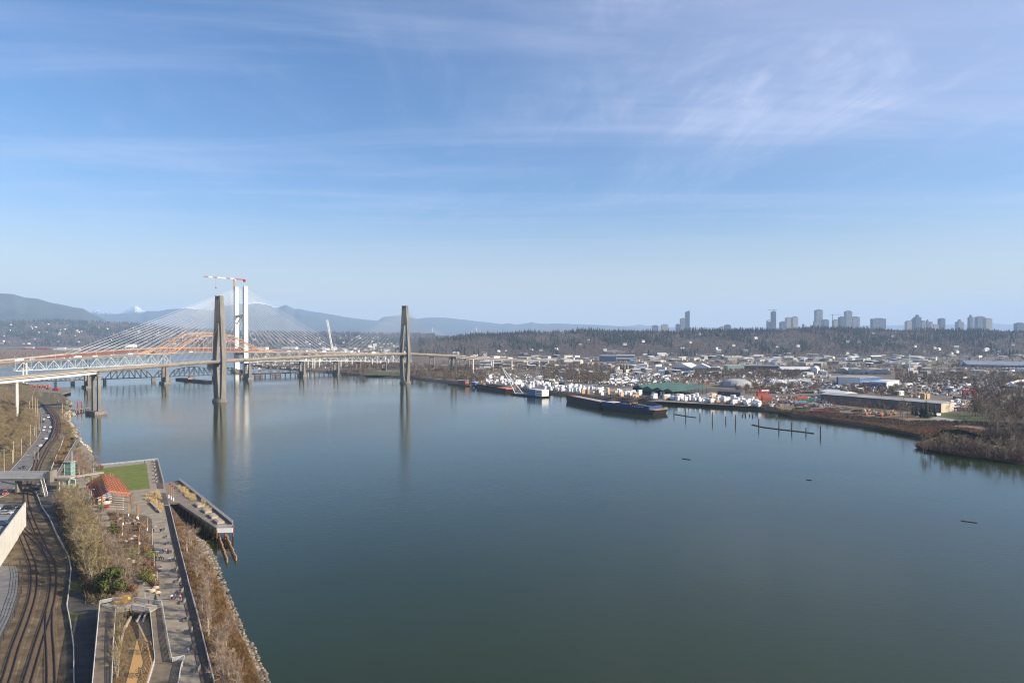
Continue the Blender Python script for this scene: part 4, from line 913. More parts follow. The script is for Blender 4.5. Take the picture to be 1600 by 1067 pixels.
# ---- skyline towers
M_tw = [mat('tower_glass_%d' % i, c, .35, c2, .09, 3, stretch=(.9, .9, 3.6), lo=.46, hi=.54, spec=.5) for i, (c, c2) in enumerate([((.10, .13, .17), (.20, .22, .25)), ((.16, .18, .21), (.30, .31, .32)), ((.07, .09, .12), (.14, .16, .19)), ((.30, .28, .26), (.42, .40, .37))])]
tw = [(1020, 1029, 509), (1034, 1045, 507.5), (1056.5, 1063, 507), (1063.5, 1071, 498), (1071.3, 1078, 488), (1078.3, 1080.5, 512), (1125, 1132, 511), (1133, 1142.5, 508), (1199, 1205, 501), (1206, 1213, 487), (1220, 1228.3, 503), (1228.8, 1237, 496.5), (1238.5, 1247.5, 495.5), (1254, 1257, 507), (1275, 1286, 484.5), (1271.5, 1274.6, 502), (1286.5, 1296, 500), (1303, 1312, 500), (1312.5, 1321, 495.5), (1321.8, 1332, 486.5), (1332.5, 1344, 495.5), (1363, 1385.5, 498), (1417, 1425, 502), (1425.4, 1430, 499), (1430.5, 1440, 495.5), (1440.3, 1447, 502), (1447.5, 1453.5, 503), (1454, 1458, 503.5), (1458.5, 1467, 507.5), (1469, 1477.5, 498), (1497, 1506.5, 503), (1515, 1521.5, 495.5), (1527, 1540, 495), (1540.5, 1551, 498), (1589, 1603, 505)]
names = ['low pale tower', 'wide low tower', 'short stepped tower', 'grey tower', 'tall slender tower', 'thin low tower']
for i, (a, b, y) in enumerate(tw):
    D = 4900 + (i * 137 % 400); x0 = P(a, 520, D).x; x1 = P(b, 520, D).x; z1 = ZH(y, D); c = (x0 + x1) / 2; w = (x1 - x0) * .9; x0 = c - w / 2; x1 = c + w / 2; m = M_tw[(i * 3 + i // 4) % 4] if i not in (4, 9) else M_tw[2]; dp = min(w, 40); z0 = 60
    pos = 'number %d' % i
    big = 'tall' if z1 > 190 else ('mid height' if z1 > 130 else 'low'); wd = 'slender' if w < 28 else ('wide' if w > 50 else 'square')
    ref = ('in the left cluster of the skyline' if a < 1100 else 'of the lone low pair' if a < 1150 else 'around the dark crane topped tower' if a < 1260 else 'in the central cluster of the skyline' if a < 1350 else 'standing alone right of the central cluster' if a < 1400 else 'in the wide stepped cluster' if a < 1480 else 'near the right end of the skyline')
    mates = [q for q in tw if (q[0] < 1100) == (a < 1100) and (q[0] < 1150) == (a < 1150) and (q[0] < 1260) == (a < 1260) and (q[0] < 1350) == (a < 1350) and (q[0] < 1400) == (a < 1400) and (q[0] < 1480) == (a < 1480)]
    mates.sort(); k = mates.index((a, b, y)); od = ['first', 'second', 'third', 'fourth', 'fifth', 'sixth', 'seventh', 'eighth', 'ninth'][min(k, 8)]
    t = thing('tower_block', '%s %s tower, %s from left %s' % (big, wd, od, ref), 'tower', (c, D, z0), 0, 'towers of the distant skyline')
    MB().box((c, D + dp / 2, z0), (w, dp, z1 - z0), 0).build('facade', m, t)
    mb = MB()
    if i == 4:
        mb.add([(x0, D, z1), (x1, D, z1), (x1, D + dp, z1), (x0, D + dp, z1), (x0 + w * .5, D, z1 + 9), (x1, D, z1 + 12), (x1, D + dp, z1 + 12), (x0 + w * .5, D + dp, z1 + 9)], [(0, 1, 5, 4), (1, 2, 6, 5), (2, 3, 7, 6), (3, 0, 4, 7), (4, 5, 6, 7)]); mb.build('slanted_top', m, t)
    elif i in (24, 26, 30, 31): mb.beam((c, D + dp / 2, z1), (c, D + dp / 2, z1 + 18), w * .55, None, w * .12); mb.build('pointed_top', m, t)
    else: mb.box((c + w * .05, D + dp / 2, z1), (w * .55, dp * .6, 5)); mb.build('penthouse', M_tw[2], t)
    if i in (8,): MB().box((c, D - .5, z1 - 8), (w, 1, 8)).build('white_frame', M_walw, t)
for px, yj, x0, x1 in ((1209.5, 484.3, 1199.5, 1214), (1301, 491.5, 1296, 1315)):
    D = 5050; b = P(px, yj, D); t = thing('tower_crane', 'tiny skyline crane %s' % ('on top of the dark tower under construction' if px < 1250 else 'between two central towers'), 'crane', (b.x, D, 80))
    MB().box((b.x, D, 80), (2.6, 2.6, b.z - 76)).build('mast', M_wald, t); MB().box(((P(x0, 520, D).x + P(x1, 520, D).x) / 2, D, b.z - 1), (P(x1, 520, D).x - P(x0, 520, D).x, 2, 2.4)).build('jib', M_wald, t)
# ================================================================== yards, craft, piles on and along the river
def hull(name, label, cat, A, B, wdt, h, m, rim=None, bow=0.0, bowr=0.0, z0=-.5):
    """flat barge with raked ends; A->B is the waterline edge nearest the camera"""
    u = (B - A).normalized(); v = Vector((-u.y, u.x, 0)); L_ = (B - A).length; t = thing(name, label, cat, (A + B) / 2 + v * wdt / 2)
    rk = 3.5; mb = MB(); vs = []
    for z, k in ((z0, rk), (h, 0)):
        for s, w in ((k + bow * (z < 0), 0), (L_ - k, 0), (L_ - k, wdt), (k, wdt)): q = A + u * s + v * w; vs.append((q.x, q.y, z))
    mb.add(vs, [(3, 2, 1, 0), (4, 5, 6, 7), (0, 1, 5, 4), (1, 2, 6, 5), (2, 3, 7, 6), (3, 0, 4, 7)]); mb.build('hull', m, t)
    return t, u, v, L_
def Z(v_, z): return Vector((v_.x, v_.y, z))
M_hulld = mat('dark_hull', (.02, .02, .025), .6, (.05, .035, .035), .15, 5); M_hullr = mat('dark_red_rim', (.14, .02, .02), .6, (.09, .03, .025), .3, 4); M_hullb = mat('blue_bulwark', (.018, .06, .24), .5, (.03, .035, .08), .3, 4)
M_tan = mat('tan_deck', (.36, .25, .14), .8, (.28, .20, .12), .3, 4); M_bulk = mat('bulk_cargo', (.06, .055, .055), .95, (.10, .09, .085), .3, 5, bump=.6, bscale=1)
def bulwark(t, A, u, v, L_, W_, h, hh, m, a0=0, a1=None, ends=(1, 1)):
    a1 = a1 or L_; mb = MB()
    for w in (.25, W_ - .25): mb.beam(Z(A + u * a0 + v * w, h + hh / 2), Z(A + u * a1 + v * w, h + hh / 2), .5, hh)
    for s, on in ((a0, ends[0]), (a1, ends[1])):
        if on: mb.beam(Z(A + u * s + v * .5, h + hh / 2), Z(A + u * s + v * (W_ - .5), h + hh / 2), .5, hh)
    n = int((a1 - a0) / 3)
    for i in range(n): s = a0 + (a1 - a0) * (i + .5) / n; mb.beam(Z(A + u * s - v * .12, h), Z(A + u * s - v * .12, h + hh), .25)
    return mb.build('bulwark', m, t)
A, B = G(884, 626.5), G(938, 638.3); t, u_, v_, L_ = hull('cargo_barge', 'dark long barge with a red rim moored left of the blue walled barge', 'barge', A, B, 17, 5.6, M_hulld); bulwark(t, A, u_, v_, L_, 17, 5.6, 1.4, M_hullr)
mb = MB()
for k in range(5): q = A + u_ * (14 + k * 14) + v_ * 8.5; mb.box((q.x, q.y, 5.65), (11, 10, .8), math.atan2(u_.y, u_.x))
mb.build('deck_hatches', M_roofg, t)
A, B = G(939.5, 639), G(1022, 648.3); t, u_, v_, L_ = hull('cargo_barge', 'long barge with blue ribbed walls and a tan stern deck carrying dark bulk cargo', 'barge', A, G(1024, 648.5), 21, 4.4, M_hulld); bulwark(t, A, u_, v_, L_, 21, 4.4, 3.4, M_hullb, 0, L_ - 8)
q = A + u_ * (L_ - 4) + v_ * 10.5; MB().box((q.x, q.y, 4.42), (8, 20.6, .25), math.atan2(u_.y, u_.x)).build('stern_deck', M_tan, t)
mb = MB()
for k in range(7): c_ = A + u_ * (L_ * .60 + k * 2.1) - v_ * .32; mb.beam(Z(c_, 6.0), Z(c_ + u_ * (1.2 if k % 2 else .5), 7.0), .12, .5)
mb.build('hull_lettering', M_white, t)
q = A + u_ * 5 + v_ * 10.5; MB().box((q.x, q.y, 6.6), (8, 20.0, .5), math.atan2(u_.y, u_.x)).build('fore_deck', mat('cream_paint', (.55, .48, .36), .7), t)
mb = MB(); n = 16
vs = []; rq = random.Random(3)
for i in range(n + 1):
    for j in range(7):
        q = A + u_ * (9 + (L_ - 18) * i / n) + v_ * (1 + 19 * j / 6); vs.append((q.x, q.y, 4.5 + 3.4 * math.sin(math.pi * j / 6) ** .7 * (math.sin(math.pi * i / n) ** .4) * rq.uniform(.8, 1.1)))
mb.add(vs, [(i * 7 + j, (i + 1) * 7 + j, (i + 1) * 7 + j + 1, i * 7 + j + 1) for i in range(n) for j in range(6)]); mb.build('bulk_cargo', M_bulk, t)
q = A + u_ * (L_ * .55) + v_ * 8; m_ = thing('loader', 'small yellow loader standing on the dark cargo of the blue barge', 'loader', (q.x, q.y, 7.4)); MB().box((q.x, q.y, 8.2), (5, 2.6, 1.4)).build('body', M_yel, m_); MB().box((q.x + .6, q.y, 9.6), (2, 2, 1.5)).build('cab', M_glass, m_)
for dx in (-1.6, 1.6):
    for dy in (-1.2, 1.2): MB().tube((q.x + dx, q.y + dy - .25, 8.1), (q.x + dx, q.y + dy + .25, 8.1), .75, .75, 10).build('wheel', M_dsteel, m_)
mb = MB(); mb.beam((q.x - 2.3, q.y, 8.9), (q.x - 4.4, q.y, 8.1), .3); mb.box((q.x - 4.8, q.y, 7.5), (1.0, 2.8, 1.2)); mb.build('bucket', M_yel, m_)
A, B = G(744, 606.2), G(791, 613.6); t, u_, v_, L_ = hull('cargo_barge', 'dark maroon barge with an orange stern moored left of the crane barge', 'barge', A, B, 16, 4.5, mat('maroon_hull', (.05, .02, .022), .6, (.08, .03, .03), .2, 4)); bulwark(t, A, u_, v_, L_, 16, 4.5, 1.6, M_dsteel, 0, L_ * .72)
q = A + u_ * (L_ * .86) + v_ * 8; MB().box((q.x, q.y, 4.52), (L_ * .25, 15, .9), math.atan2(u_.y, u_.x)).build('stern_deck', mat('orange_deck', (.5, .2, .09), .7), t)
q = A + u_ * (L_ * .16) + v_ * 6; MB().box((q.x, q.y, 4.5), (3, 3, 4), 0).build('deck_house', M_wali, t)
A, B = G(796.5, 616.5), G(846, 621.8); t, u_, v_, L_ = hull('crane_barge', 'crane barge with a white and blue deckhouse and a tall leaning pale boom', 'barge', A, B, 15, 1.8, M_hulld); rz_ = math.atan2(u_.y, u_.x)
q = A + u_ * (L_ * .66) + v_ * 7; hs = MB().box((q.x, q.y, 1.85), (L_ * .26, 11, 7), rz_).build('deckhouse', mat('pale_blue_house', (.10, .2, .34), .6), t)
q2 = A + u_ * (L_ * .89) + v_ * 7; MB().box((q2.x, q2.y, 1.85), (L_ * .2, 11.4, 7.6), rz_).build('deckhouse', M_white, t)
for fl in (3.4, 6.2): MB().box((q2.x - v_.x * 5.75, q2.y - v_.y * 5.75, fl), (L_ * .17, .12, 1.0), rz_).build('window_band', M_glass, t)
MB().box((q.x, q.y, 8.9), (L_ * .2, 8, .6), rz_).build('roof', M_roofw, t)
tip = P(784, 573.5, 868)
mb = MB()
for w in (3, 12): s = A + u_ * (L_ * (.12 if w == 3 else .2)) + v_ * w; mb.beam(Z(s, 2), tip, .8); mb.beam(Z(s, 2), Z(s, 2) + Vector((0, 0, .01 + 0)), .8) if False else None
sA = Z(A + u_ * (L_ * .12) + v_ * 3, 2); sB = Z(A + u_ * (L_ * .2) + v_ * 12, 2)
for k in range(9): a_ = sA + (tip - sA) * (k / 9); b_ = sB + (tip - sB) * (k / 9); c_ = sB + (tip - sB) * ((k + 1) / 9); mb.beam(a_, b_, .4); mb.beam(a_, c_, .35)
mb.build('boom', mat('pale_crane_paint', (.45, .52, .54), .5), t)
s = Z(A + u_ * (L_ * .5) + v_ * 7, 20); mb = MB(); mb.beam(Z(A + u_ * (L_ * .42) + v_ * 3, 2), s, .5); mb.beam(Z(A + u_ * (L_ * .42) + v_ * 11, 2), s, .5); mb.beam(s, tip, .18); mb.beam(s, Z(q, 8.9), .18); mb.build('gantry', M_gsteel, t)
mb = MB(); mb.beam(sA + Vector((1, 0, 20)), sA + Vector((9, 6, 21)), .5); mb.build('spreader', M_gsteel, t)
A, B = G(273.5, 593.5), G(321, 598.3); t, u_, v_, L_ = hull('dark_barge', 'dark low barge floating between the orange arch piers', 'barge', A, B, 12, 3.0, M_hulld)
q = A + u_ * (L_ * .35) + v_ * 5; MB().box((q.x, q.y, 3.02), (16, 7, 1.8), math.atan2(u_.y, u_.x)).build('cargo', M_tan, t)
A, B = G(322, 571.5), G(337, 571.5); t, u_, v_, L_ = hull('dark_barge', 'dark boxy barge beyond the base of the white bridge tower', 'barge', A, B, 12, 8, M_hulld); q = (A + B) / 2 + v_ * 6; MB().box((q.x, q.y, 8.02), (12, 8, 5)).build('deckhouse', M_wald, t)
for (x0, x1, y, lab, m) in ((33, 74, 544.9, 'red and white barge row moored along the far north shore', M_red), (82, 124, 545.8, 'pale barge at the far bend behind the rust deck', M_white), (83, 106, 540.6, 'long dark freight ship on the distant river bend', M_hulld)):
    A, B = G(x0, y), G(x1, y); t, u_, v_, L_ = hull('river_barge', lab, 'barge', A, B, 14, 4, m); q = A + u_ * (L_ * .3) + v_ * 7; MB().box((q.x, q.y, 4.02), (L_ * .3, 10, 4), 0).build('cargo', M_white, t)
# ---- quay with red shed under the viaduct
g = G(712, 598.5, 0); land('dock', [(699, 600.5), (735, 604), (748, 602), (712, 598)], 1.6, M_mud, .5)
bld('low red boat shed on the small dock by the viaduct', 'shed', 715, 598.5, 727, 599.3, 4, 8, mat('red_brown_wall', (.36, .10, .06), .7), M_roofg, 'gable', 'boat_shed', 1, rise=1.5)
bld('blue and white cabin at the right end of the boat dock', 'cabin', 737, 601.6, 743, 602, 4, 6, M_walb, M_roofw, 'flat', 'cabin', 1)
# ---- piles and booms
M_pile = mat('wet_timber', (.075, .04, .028), .85, (.13, .075, .05), 1.5, 4)
for i, (px, yt, yb) in enumerate([(1053, 640, 648), (1071.5, 638, 650.5), (1093.8, 646, 653), (1113, 643.5, 657), (1134, 651, 658.5), (1149.4, 648, 661.5), (1185.6, 653.5, 666.5), (1217, 657, 670), (1237, 659.5, 672.5), (1259.5, 668.5, 676.5), (1282, 665.5, 679.5)]):
    g = G(px, yb); zt = ZH(yt, g.y); mb = MB(); mb.tube((g.x, g.y, -2), (g.x + rf.uniform(-.15, .15), g.y, zt), .52, .42, 8); mb.tube((g.x, g.y, zt * .2), (g.x, g.y, zt * .24), .56, .56, 8)
    lab = ['mooring pile just right of the blue barge', 'tall mooring pile, second right of the blue barge', 'short pile, third right of the blue barge', 'tall pile, fourth right of the blue barge', 'short pile, fifth right of the blue barge', 'pile sixth right of the blue barge', 'pile at the left end of the long log boom', 'second pile along the long log boom', 'third pile along the long log boom', 'short pile near the right end of the log boom', 'rightmost tall pile beyond the log boom'][i]
    tag(mb.build('mooring_pile', M_pile), lab, 'pile', 'mooring piles in the river')
for k, (px, y) in enumerate([(1160, 650), (1165, 650.5), (1171, 649.5), (1176, 651)]): g = G(px, y); tag(MB().tube((g.x, g.y, -1), (g.x, g.y, 1.8 + .4 * (k % 2)), .7, .5, 7).build('pile_stump', M_pile), 'rotten pile stump standing off the muddy shore', 'pile stump', 'rotten pile stumps')
def logb(name, label, pts, r, cat):
    mb = MB(); w = [G(*p) for p in pts]
    for a, b in zip(w, w[1:]): mb.tube((a.x, a.y, r * .35), (b.x, b.y, r * .35), r, r * .85, 7)
    tag(mb.build(name, M_pile), label, cat)
logb('log_boom', 'long dark log boom tied between the piles', [(1175, 663.6), (1192, 667.5), (1218, 671), (1240, 673.3), (1262, 676), (1272, 677.4)], .5, 'log boom')
logb('log_boom', 'short log boom right of the blue barge stern', [(1053, 647), (1070, 650), (1088, 652.5)], .45, 'log boom')
logb('drift_log', 'long drifting log near the right edge of the river', [(1501.5, 813.4), (1527, 817)], .22, 'log'); logb('drift_log', 'small drifting log in mid river', [(1065.5, 716.4), (1079, 718.3)], .3, 'log'); logb('drift_log', 'tiny drifting log left of the long drifting one', [(1260, 749.5), (1268, 750.2)], .25, 'log')
# ---- lumber packs
M_pack = mat('white_wrap', (.72, .72, .73), .45, (.62, .63, .66), .5, 3, rnd=.12); M_wood = mat('fresh_lumber', (.50, .33, .17), .7, (.58, .42, .25), .6, 3, rnd=.2)
def pack_mesh(m, k):
    r = random.Random(k); mb = MB(); z = 0
    for l in range(r.choice([2, 3, 3, 4])):
        mb.box((r.uniform(-.2, .2), r.uniform(-.2, .2), z + .1), (4.9 + r.uniform(-.4, .3), 2.4, 1.15)); mb.box((-1.4, 0, z), (.2, 2.3, .1)); mb.box((1.4, 0, z), (.2, 2.3, .1)); z += 1.28
    return mb.build('lumber_pack', m)
PK = [pack_mesh(M_pack, k) for k in range(4)] + [pack_mesh(M_wood, 9), pack_mesh(M_wood, 10)]
pk_used = [0] * 6
def put_pack(px, y, wood=.12, grp='riverside'):
    k = rf.randrange(4) if rf.random() > wood else rf.randrange(4, 6); g = G(px, y, 3); rz = .45 + rf.choice([0, math.pi / 2]) + rf.uniform(-.06, .06)
    if pk_used[k] == 0: o = PK[k]; o.location = g; o.rotation_euler = (0, 0, rz)
    else: o = dup(PK[k], g, rz)
    pk_used[k] += 1; s = rf.uniform(.85, 1.2); o.scale = (s, s, s * rf.uniform(.85, 1.2))
    w = 'white wrapped' if k < 4 else 'bare tan'
    tag(o, '%s lumber pack stack in the %s rows' % (w, grp), 'lumber stack', '%s lumber packs %s' % (w, grp))
shf = lambda px: float(np.interp(px, [a for a, b in shore], [b for a, b in shore]))
for _ in range(140):
    px = rf.uniform(750, 950); put_pack(px, shf(px) - rf.uniform(5.5, 15), .12, 'riverside left of the green shed')
for _ in range(22):
    px = rf.uniform(955, 1000); put_pack(px, shf(px) - rf.uniform(6, 14), .2, 'riverside left of the green shed')
for _ in range(110):
    px = rf.uniform(1018, 1187); put_pack(px, shf(px) - rf.uniform(5, 13), .16, 'riverside right of the green shed')
for _ in range(26):
    px = rf.uniform(1484, 1512); put_pack(px, rf.uniform(630, 640), .3, 'yard right of the long grey shed')
for _ in range(8):
    px = rf.uniform(1418, 1450); put_pack(px, rf.uniform(620, 624), .95, 'yard behind the long grey shed')
# ---- trailers and trucks in the yards
def trailer(m, lab, grp):
    t = thing('truck', lab, 'truck', (0, 0, -40), 0, grp); ps = [MB().box((0, 0, .9), (8, 2.5, 2.7)).build('body', m), MB().box((-5.2, 0, .6), (1.9, 2.3, 2.3)).build('cab', M_white)]
    for x in (-5.0, 2.6):
        for y in (-1.05, 1.05): ps.append(MB().tube((x, y - .15, .5), (x, y + .15, .5), .5, .5, 8).build('wheel', M_dsteel))
    KIDS[t.name] = ps
    for p in ps: p.parent = t
    return t
TR = [trailer(M_white, 'white box truck parked in a far yard', 'white trucks parked in the yards'), trailer(M_vehg, 'grey box truck parked in a far yard', 'grey trucks parked in the yards'), trailer(M_wald, 'dark box truck parked in a far yard', 'dark trucks parked in the yards'), trailer(M_walb, 'blue box truck parked in a far yard', 'blue trucks parked in the yards')]
tru = [0] * 4
def put_truck(px, y, rz=None, s=1.0):
    k = rf.choice([0, 0, 0, 0, 1, 1, 2, 3]); g = G(px, y, 3.05); rz = rf.choice([.3, 1.8]) + rf.uniform(-.1, .1) if rz is None else rz
    if tru[k] == 0: o = TR[k]; o.location = g; o.rotation_euler = (0, 0, rz)
    else: o = dup(TR[k], g, rz)
    tru[k] += 1; o.scale = (s, s, s)
for _ in range(85): put_truck(rf.uniform(938, 1045), rf.uniform(586, 600), s=rf.uniform(.7, 1.2))
for _ in range(30): put_truck(rf.uniform(820, 880), rf.uniform(588, 598), s=rf.uniform(.6, 1))
for i in range(24): put_truck(1199 + i * 2.8, 597 - i * .05, 1.6)
for _ in range(34): put_truck(rf.uniform(1285, 1345), rf.uniform(604, 612), s=rf.uniform(.6, 1.1))
for _ in range(20): put_truck(rf.uniform(1210, 1300), rf.uniform(598, 612), s=rf.uniform(.7, 1.2))
for _ in range(20): put_truck(rf.uniform(1405, 1520), rf.uniform(590, 612), s=rf.uniform(.7, 1.2))
for _ in range(26): put_truck(rf.uniform(1560, 1600), rf.uniform(630, 642), s=rf.uniform(.6, .8))
for _ in range(40): put_truck(rf.uniform(1040, 1180), rf.uniform(583, 590), s=rf.uniform(.8, 1.2))
for i in range(9): put_truck(1032 + i * 7, 607.5 + i * .1, .3, 1.2)
put_truck(1464.5, 650.5, .3, .8)
# ---- coloured steel beams
BM = [(mat('green_steel', (.06, .30, .08), .6), 'green'), (mat('orange_beam', (.45, .17, .07), .6), 'orange'), (mat('rust_beam', (.17, .10, .07), .8), 'rust'), (M_white, 'white'), (mat('pink_rust', (.30, .18, .14), .7), 'pale rust')]
for i in range(95):
    f = rf.random(); px = 1262 + 138 * f; y = rf.uniform(638, 645.5) + f * 6.5; k = rf.choice([0, 0, 1, 1, 2, 2, 3, 4]) if f < .8 else rf.choice([1, 1, 2, 0])
    g = G(px, y, 3); a = 2.75 + rf.uniform(-.12, .12) if f < .62 else .95 + rf.uniform(-.1, .1); L_ = rf.uniform(6, 15); d = Vector((math.cos(a), math.sin(a), 0)); z = 3.3 + rf.random() * 1.2
    mb = MB(); w = 1.1
    mb.beam(Z(g, z), Z(g, z) + d * L_, w, .12); mb.beam(Z(g, z + .5), Z(g, z + .5) + d * L_, .12, .9); mb.beam(Z(g, z + 1), Z(g, z + 1) + d * L_, w, .12)
    for s in (.15, .85): q = Z(g, 3) + d * (L_ * s); mb.box((q.x, q.y, 3), (1.4, 1.4, z - 3))
    tag(mb.build('steel_girder', BM[k][0]), '%s steel beam lying in the beam yard behind the thicket' % BM[k][1], 'steel beam', '%s steel beams in the yard' % BM[k][1])
# ---- ground patches of the yards
M_yard = mat('gravel_yard', (.12, .105, .085), .95, (.24, .22, .19), .035, 9); M_grass = mat('grass', (.055, .085, .02), .9, (.10, .13, .035), .15, 7, col3=(.075, .105, .025))
M_road = mat('pale_road', (.24, .23, .215), .9, (.30, .29, .27), .1, 6)
for nm, pts, z, m in [('yard', [(742, 601), (800, 604), (870, 611), (945, 618), (945, 606), (870, 597), (800, 592), (742, 588)], 3.04, M_yard), ('yard', [(930, 600), (1050, 602), (1045, 584), (935, 583)], 3.04, M_yard), ('yard', [(1010, 626), (1190, 636), (1195, 620), (1110, 612), (1100, 616), (1052, 623)], 3.04, M_yard),
                      ('yard', [(1196, 636), (1260, 640), (1410, 655), (1415, 645), (1285, 630), (1200, 620)], 3.04, M_yard), ('yard', [(1190, 612), (1410, 616), (1400, 598), (1190, 592)], 3.04, M_yard), ('grass_field', [(572, 586), (626, 586.6), (632, 580.5), (570, 580)], 3.06, M_grass), ('grass_field', [(1463, 650), (1480, 653.5), (1530, 659), (1556, 657), (1550, 650), (1500, 645.5), (1470, 646)], 3.06, M_grass),
                      ('road', [(1428, 652), (1462, 655.5), (1500, 659), (1503, 656.5), (1464, 651), (1440, 646.5)], 3.07, M_road), ('yard', [(1490, 636), (1620, 646), (1620, 628), (1500, 625)], 3.04, M_yard), ('yard', [(820, 599), (882, 601), (885, 586), (820, 585)], 3.04, M_yard), ('mill_ground', [(1400, 612), (1560, 618), (1560, 596), (1405, 592)], 3.05, M_yard)]:
    sheet(nm, pts, z, m)
rg = random.Random(17)
for nm, m, n in (('yard_ground', mat('dark_yard', (.055, .052, .05), .95, (.09, .085, .08), .05, 5), 46), ('yard_ground', mat('light_yard', (.20, .19, .165), .95, (.27, .255, .23), .05, 5), 40), ('field', mat('dry_field', (.13, .105, .05), .95, (.17, .135, .07), .04, 6), 30), ('field', mat('russet_field', (.15, .085, .055), .95, (.19, .12, .08), .04, 6), 22)):
    mb = MB()
    for i in range(n):
        y = 553 + rg.random() ** 1.4 * 60; px = rg.uniform(700 + (y - 553) * 5, 1600); g = G(px, y, 3); a = rg.choice([.35, .5]); w, d = rg.uniform(25, 110), rg.uniform(20, 90); z = 3.012 + .004 * (i % 6) + {'dark_yard': 0, 'light_yard': .1, 'dry_field': .2, 'russet_field': .3}[m.name] * .08
        c, s_ = math.cos(a), math.sin(a); mb.add([(g.x + x * c - y_ * s_, g.y + x * s_ + y_ * c, z) for x, y_ in ((-w / 2, -d / 2), (w / 2, -d / 2), (w / 2 * rg.uniform(.7, 1), d / 2), (-w / 2, d / 2))], [(0, 1, 2, 3)])
    tag(mb.build(nm, m), kind='structure')
# loose goods, scrap and pallets heaped about the yards
mc = mat('yard_goods', (.30, .28, .25), .8, (.12, .11, .10), .4, 3, island=.6); mw = mat('pale_goods', (.60, .60, .58), .7, (.40, .40, .42), .3, 3, island=.25); mo = mat('rusty_goods', (.24, .11, .06), .8, (.30, .20, .12), .4, 3, island=.5)
rc_ = random.Random(23); zones = [((1190, 1410), (597, 615), 420), ((1400, 1560), (590, 618), 420), ((935, 1050), (583, 603), 260), ((1040, 1300), (580, 600), 300), ((1490, 1600), (622, 642), 240), ((700, 1600), (556, 580), 620), ((742, 1000), (585, 600), 240), ((1196, 1300), (620, 636), 120), ((395, 520), (562, 577), 160)]
for nm, m, share in (('loose_goods', mc, .45), ('white_goods', mw, .35), ('rusty_goods', mo, .2)):
    mb = MB()
    for (xa, xb), (ya, yb), n in zones:
        for _ in range(int(n * share)):
            g = G(rc_.uniform(xa, xb), rc_.uniform(ya, yb), 3); k = rc_.choice([1, 1, 2, 4])
            for j in range(k): mb.box((g.x + j * rc_.uniform(1.5, 3.5), g.y + rc_.uniform(-2, 2), 3.0), (rc_.uniform(1.2, 5), rc_.uniform(1, 3), rc_.uniform(.6, 3.2)), rc_.uniform(0, 3))
    tag(mb.build(nm, m), kind='stuff')
# curved ramp at the right edge
c = [G(1640, 611, 3), G(1600, 613.5, 3), G(1582, 610.5, 3), G(1576, 606, 3), G(1586, 602.5, 3), G(1612, 600, 3), G(1650, 599, 3)]
t = thing('curved_ramp', 'pale curved concrete ramp cut off by the right edge', 'ramp', c[3]); sweep(MB(), [(p, 9) for p in c], [(-3, -1), (3, -1), (3, 0), (-3, 0)]).build('deck', M_conc_l, t); sweep(MB(), [(p, 9) for p in c], [(2.6, 0), (3, 0), (3, 2.2), (2.6, 2.2)], .003).build('barrier', M_walw, t)
for p in c[1:-1]: MB().tube((p.x, p.y, 3), (p.x, p.y, 8), .8, .8, 8).build('pier', M_conc, t)
# ================================================================== thickets and trees of the far bank
def inpoly(pts, n, seed, hmin, hmax, z=3, base=15.0, clumpy=0.0):
    r = random.Random(seed); xs = [p[0] for p in pts]; ys = [p[1] for p in pts]; o = []; guard = 0
    while len(o) < n and guard < n * 60:
        guard += 1
        x = r.uniform(min(xs), max(xs)); y = r.uniform(min(ys), max(ys)); c = False
        for i in range(len(pts)):
            a, b = pts[i], pts[i - 1]
            if (a[1] > y) != (b[1] > y) and x < (b[0] - a[0]) * (y - a[1]) / (b[1] - a[1]) + a[0]: c = not c
        if not c: continue
        if clumpy and math.sin(x * .11 + y * .7) + math.sin(x * .047 - y * .9 + 2) + math.sin(x * .3 + y * .2) * .7 < clumpy + r.gauss(0, .5): continue
        g = G(x, y, z); h = r.uniform(hmin, hmax) / base; o.append((g.x, g.y, z, h * r.uniform(.8, 1.2), h))
    return o
pts = []
pts += inpoly([(530, 584), (575, 586.5), (575, 572), (536, 571)], 130, 1, 8, 14); pts += inpoly([(626, 589), (700, 596.5), (760, 600), (760, 590), (720, 578), (640, 573), (626, 578)], 330, 2, 9, 15)
pts += inpoly([(560, 579), (640, 579), (640, 571), (560, 570)], 160, 3, 8, 13); pts += inpoly([(700, 588), (800, 590), (900, 585), (900, 571), (700, 571)], 190, 4, 8, 13, clumpy=.2)
pts += inpoly([(850, 598), (950, 602), (960, 585), (985, 575), (870, 570), (850, 580)], 420, 5, 9, 15); pts += inpoly([(1085, 592), (1240, 592), (1270, 583), (1085, 581)], 480, 6, 7, 11)
pts += inpoly([(1150, 615), (1420, 622), (1420, 606), (1150, 603)], 300, 7, 6, 11, clumpy=.2); pts += inpoly([(1400, 600), (1600, 608), (1600, 586), (1400, 584)], 420, 8, 7, 12, clumpy=0)
pts += inpoly([(690, 570), (1600, 586), (1600, 553), (690, 553)], 2300, 9, 4, 10, clumpy=.3); pts += inpoly([(1000, 600), (1130, 606), (1130, 592), (1000, 590)], 60, 10, 7, 11, clumpy=.2)
pts += inpoly([(1510, 650), (1600, 668), (1640, 668), (1640, 615), (1520, 612)], 240, 12, 9, 16); pts += inpoly([(1445, 700), (1480, 688), (1530, 700), (1620, 712), (1620, 724), (1545, 715), (1480, 708)], 170, 14, 4, 9, 1.5)
pts += inpoly([(-60, 552), (0, 546.8), (130, 548.7), (195, 551), (130, 555), (40, 561), (-60, 575)], 420, 15, 5, 10, 2) + inpoly([(385, 566), (420, 573), (530, 582), (630, 572), (640, 556), (430, 556), (390, 559)], 260, 16, 5, 10) + inpoly([(540, 556), (700, 560), (700, 545), (560, 543)], 420, 18, 6, 12)
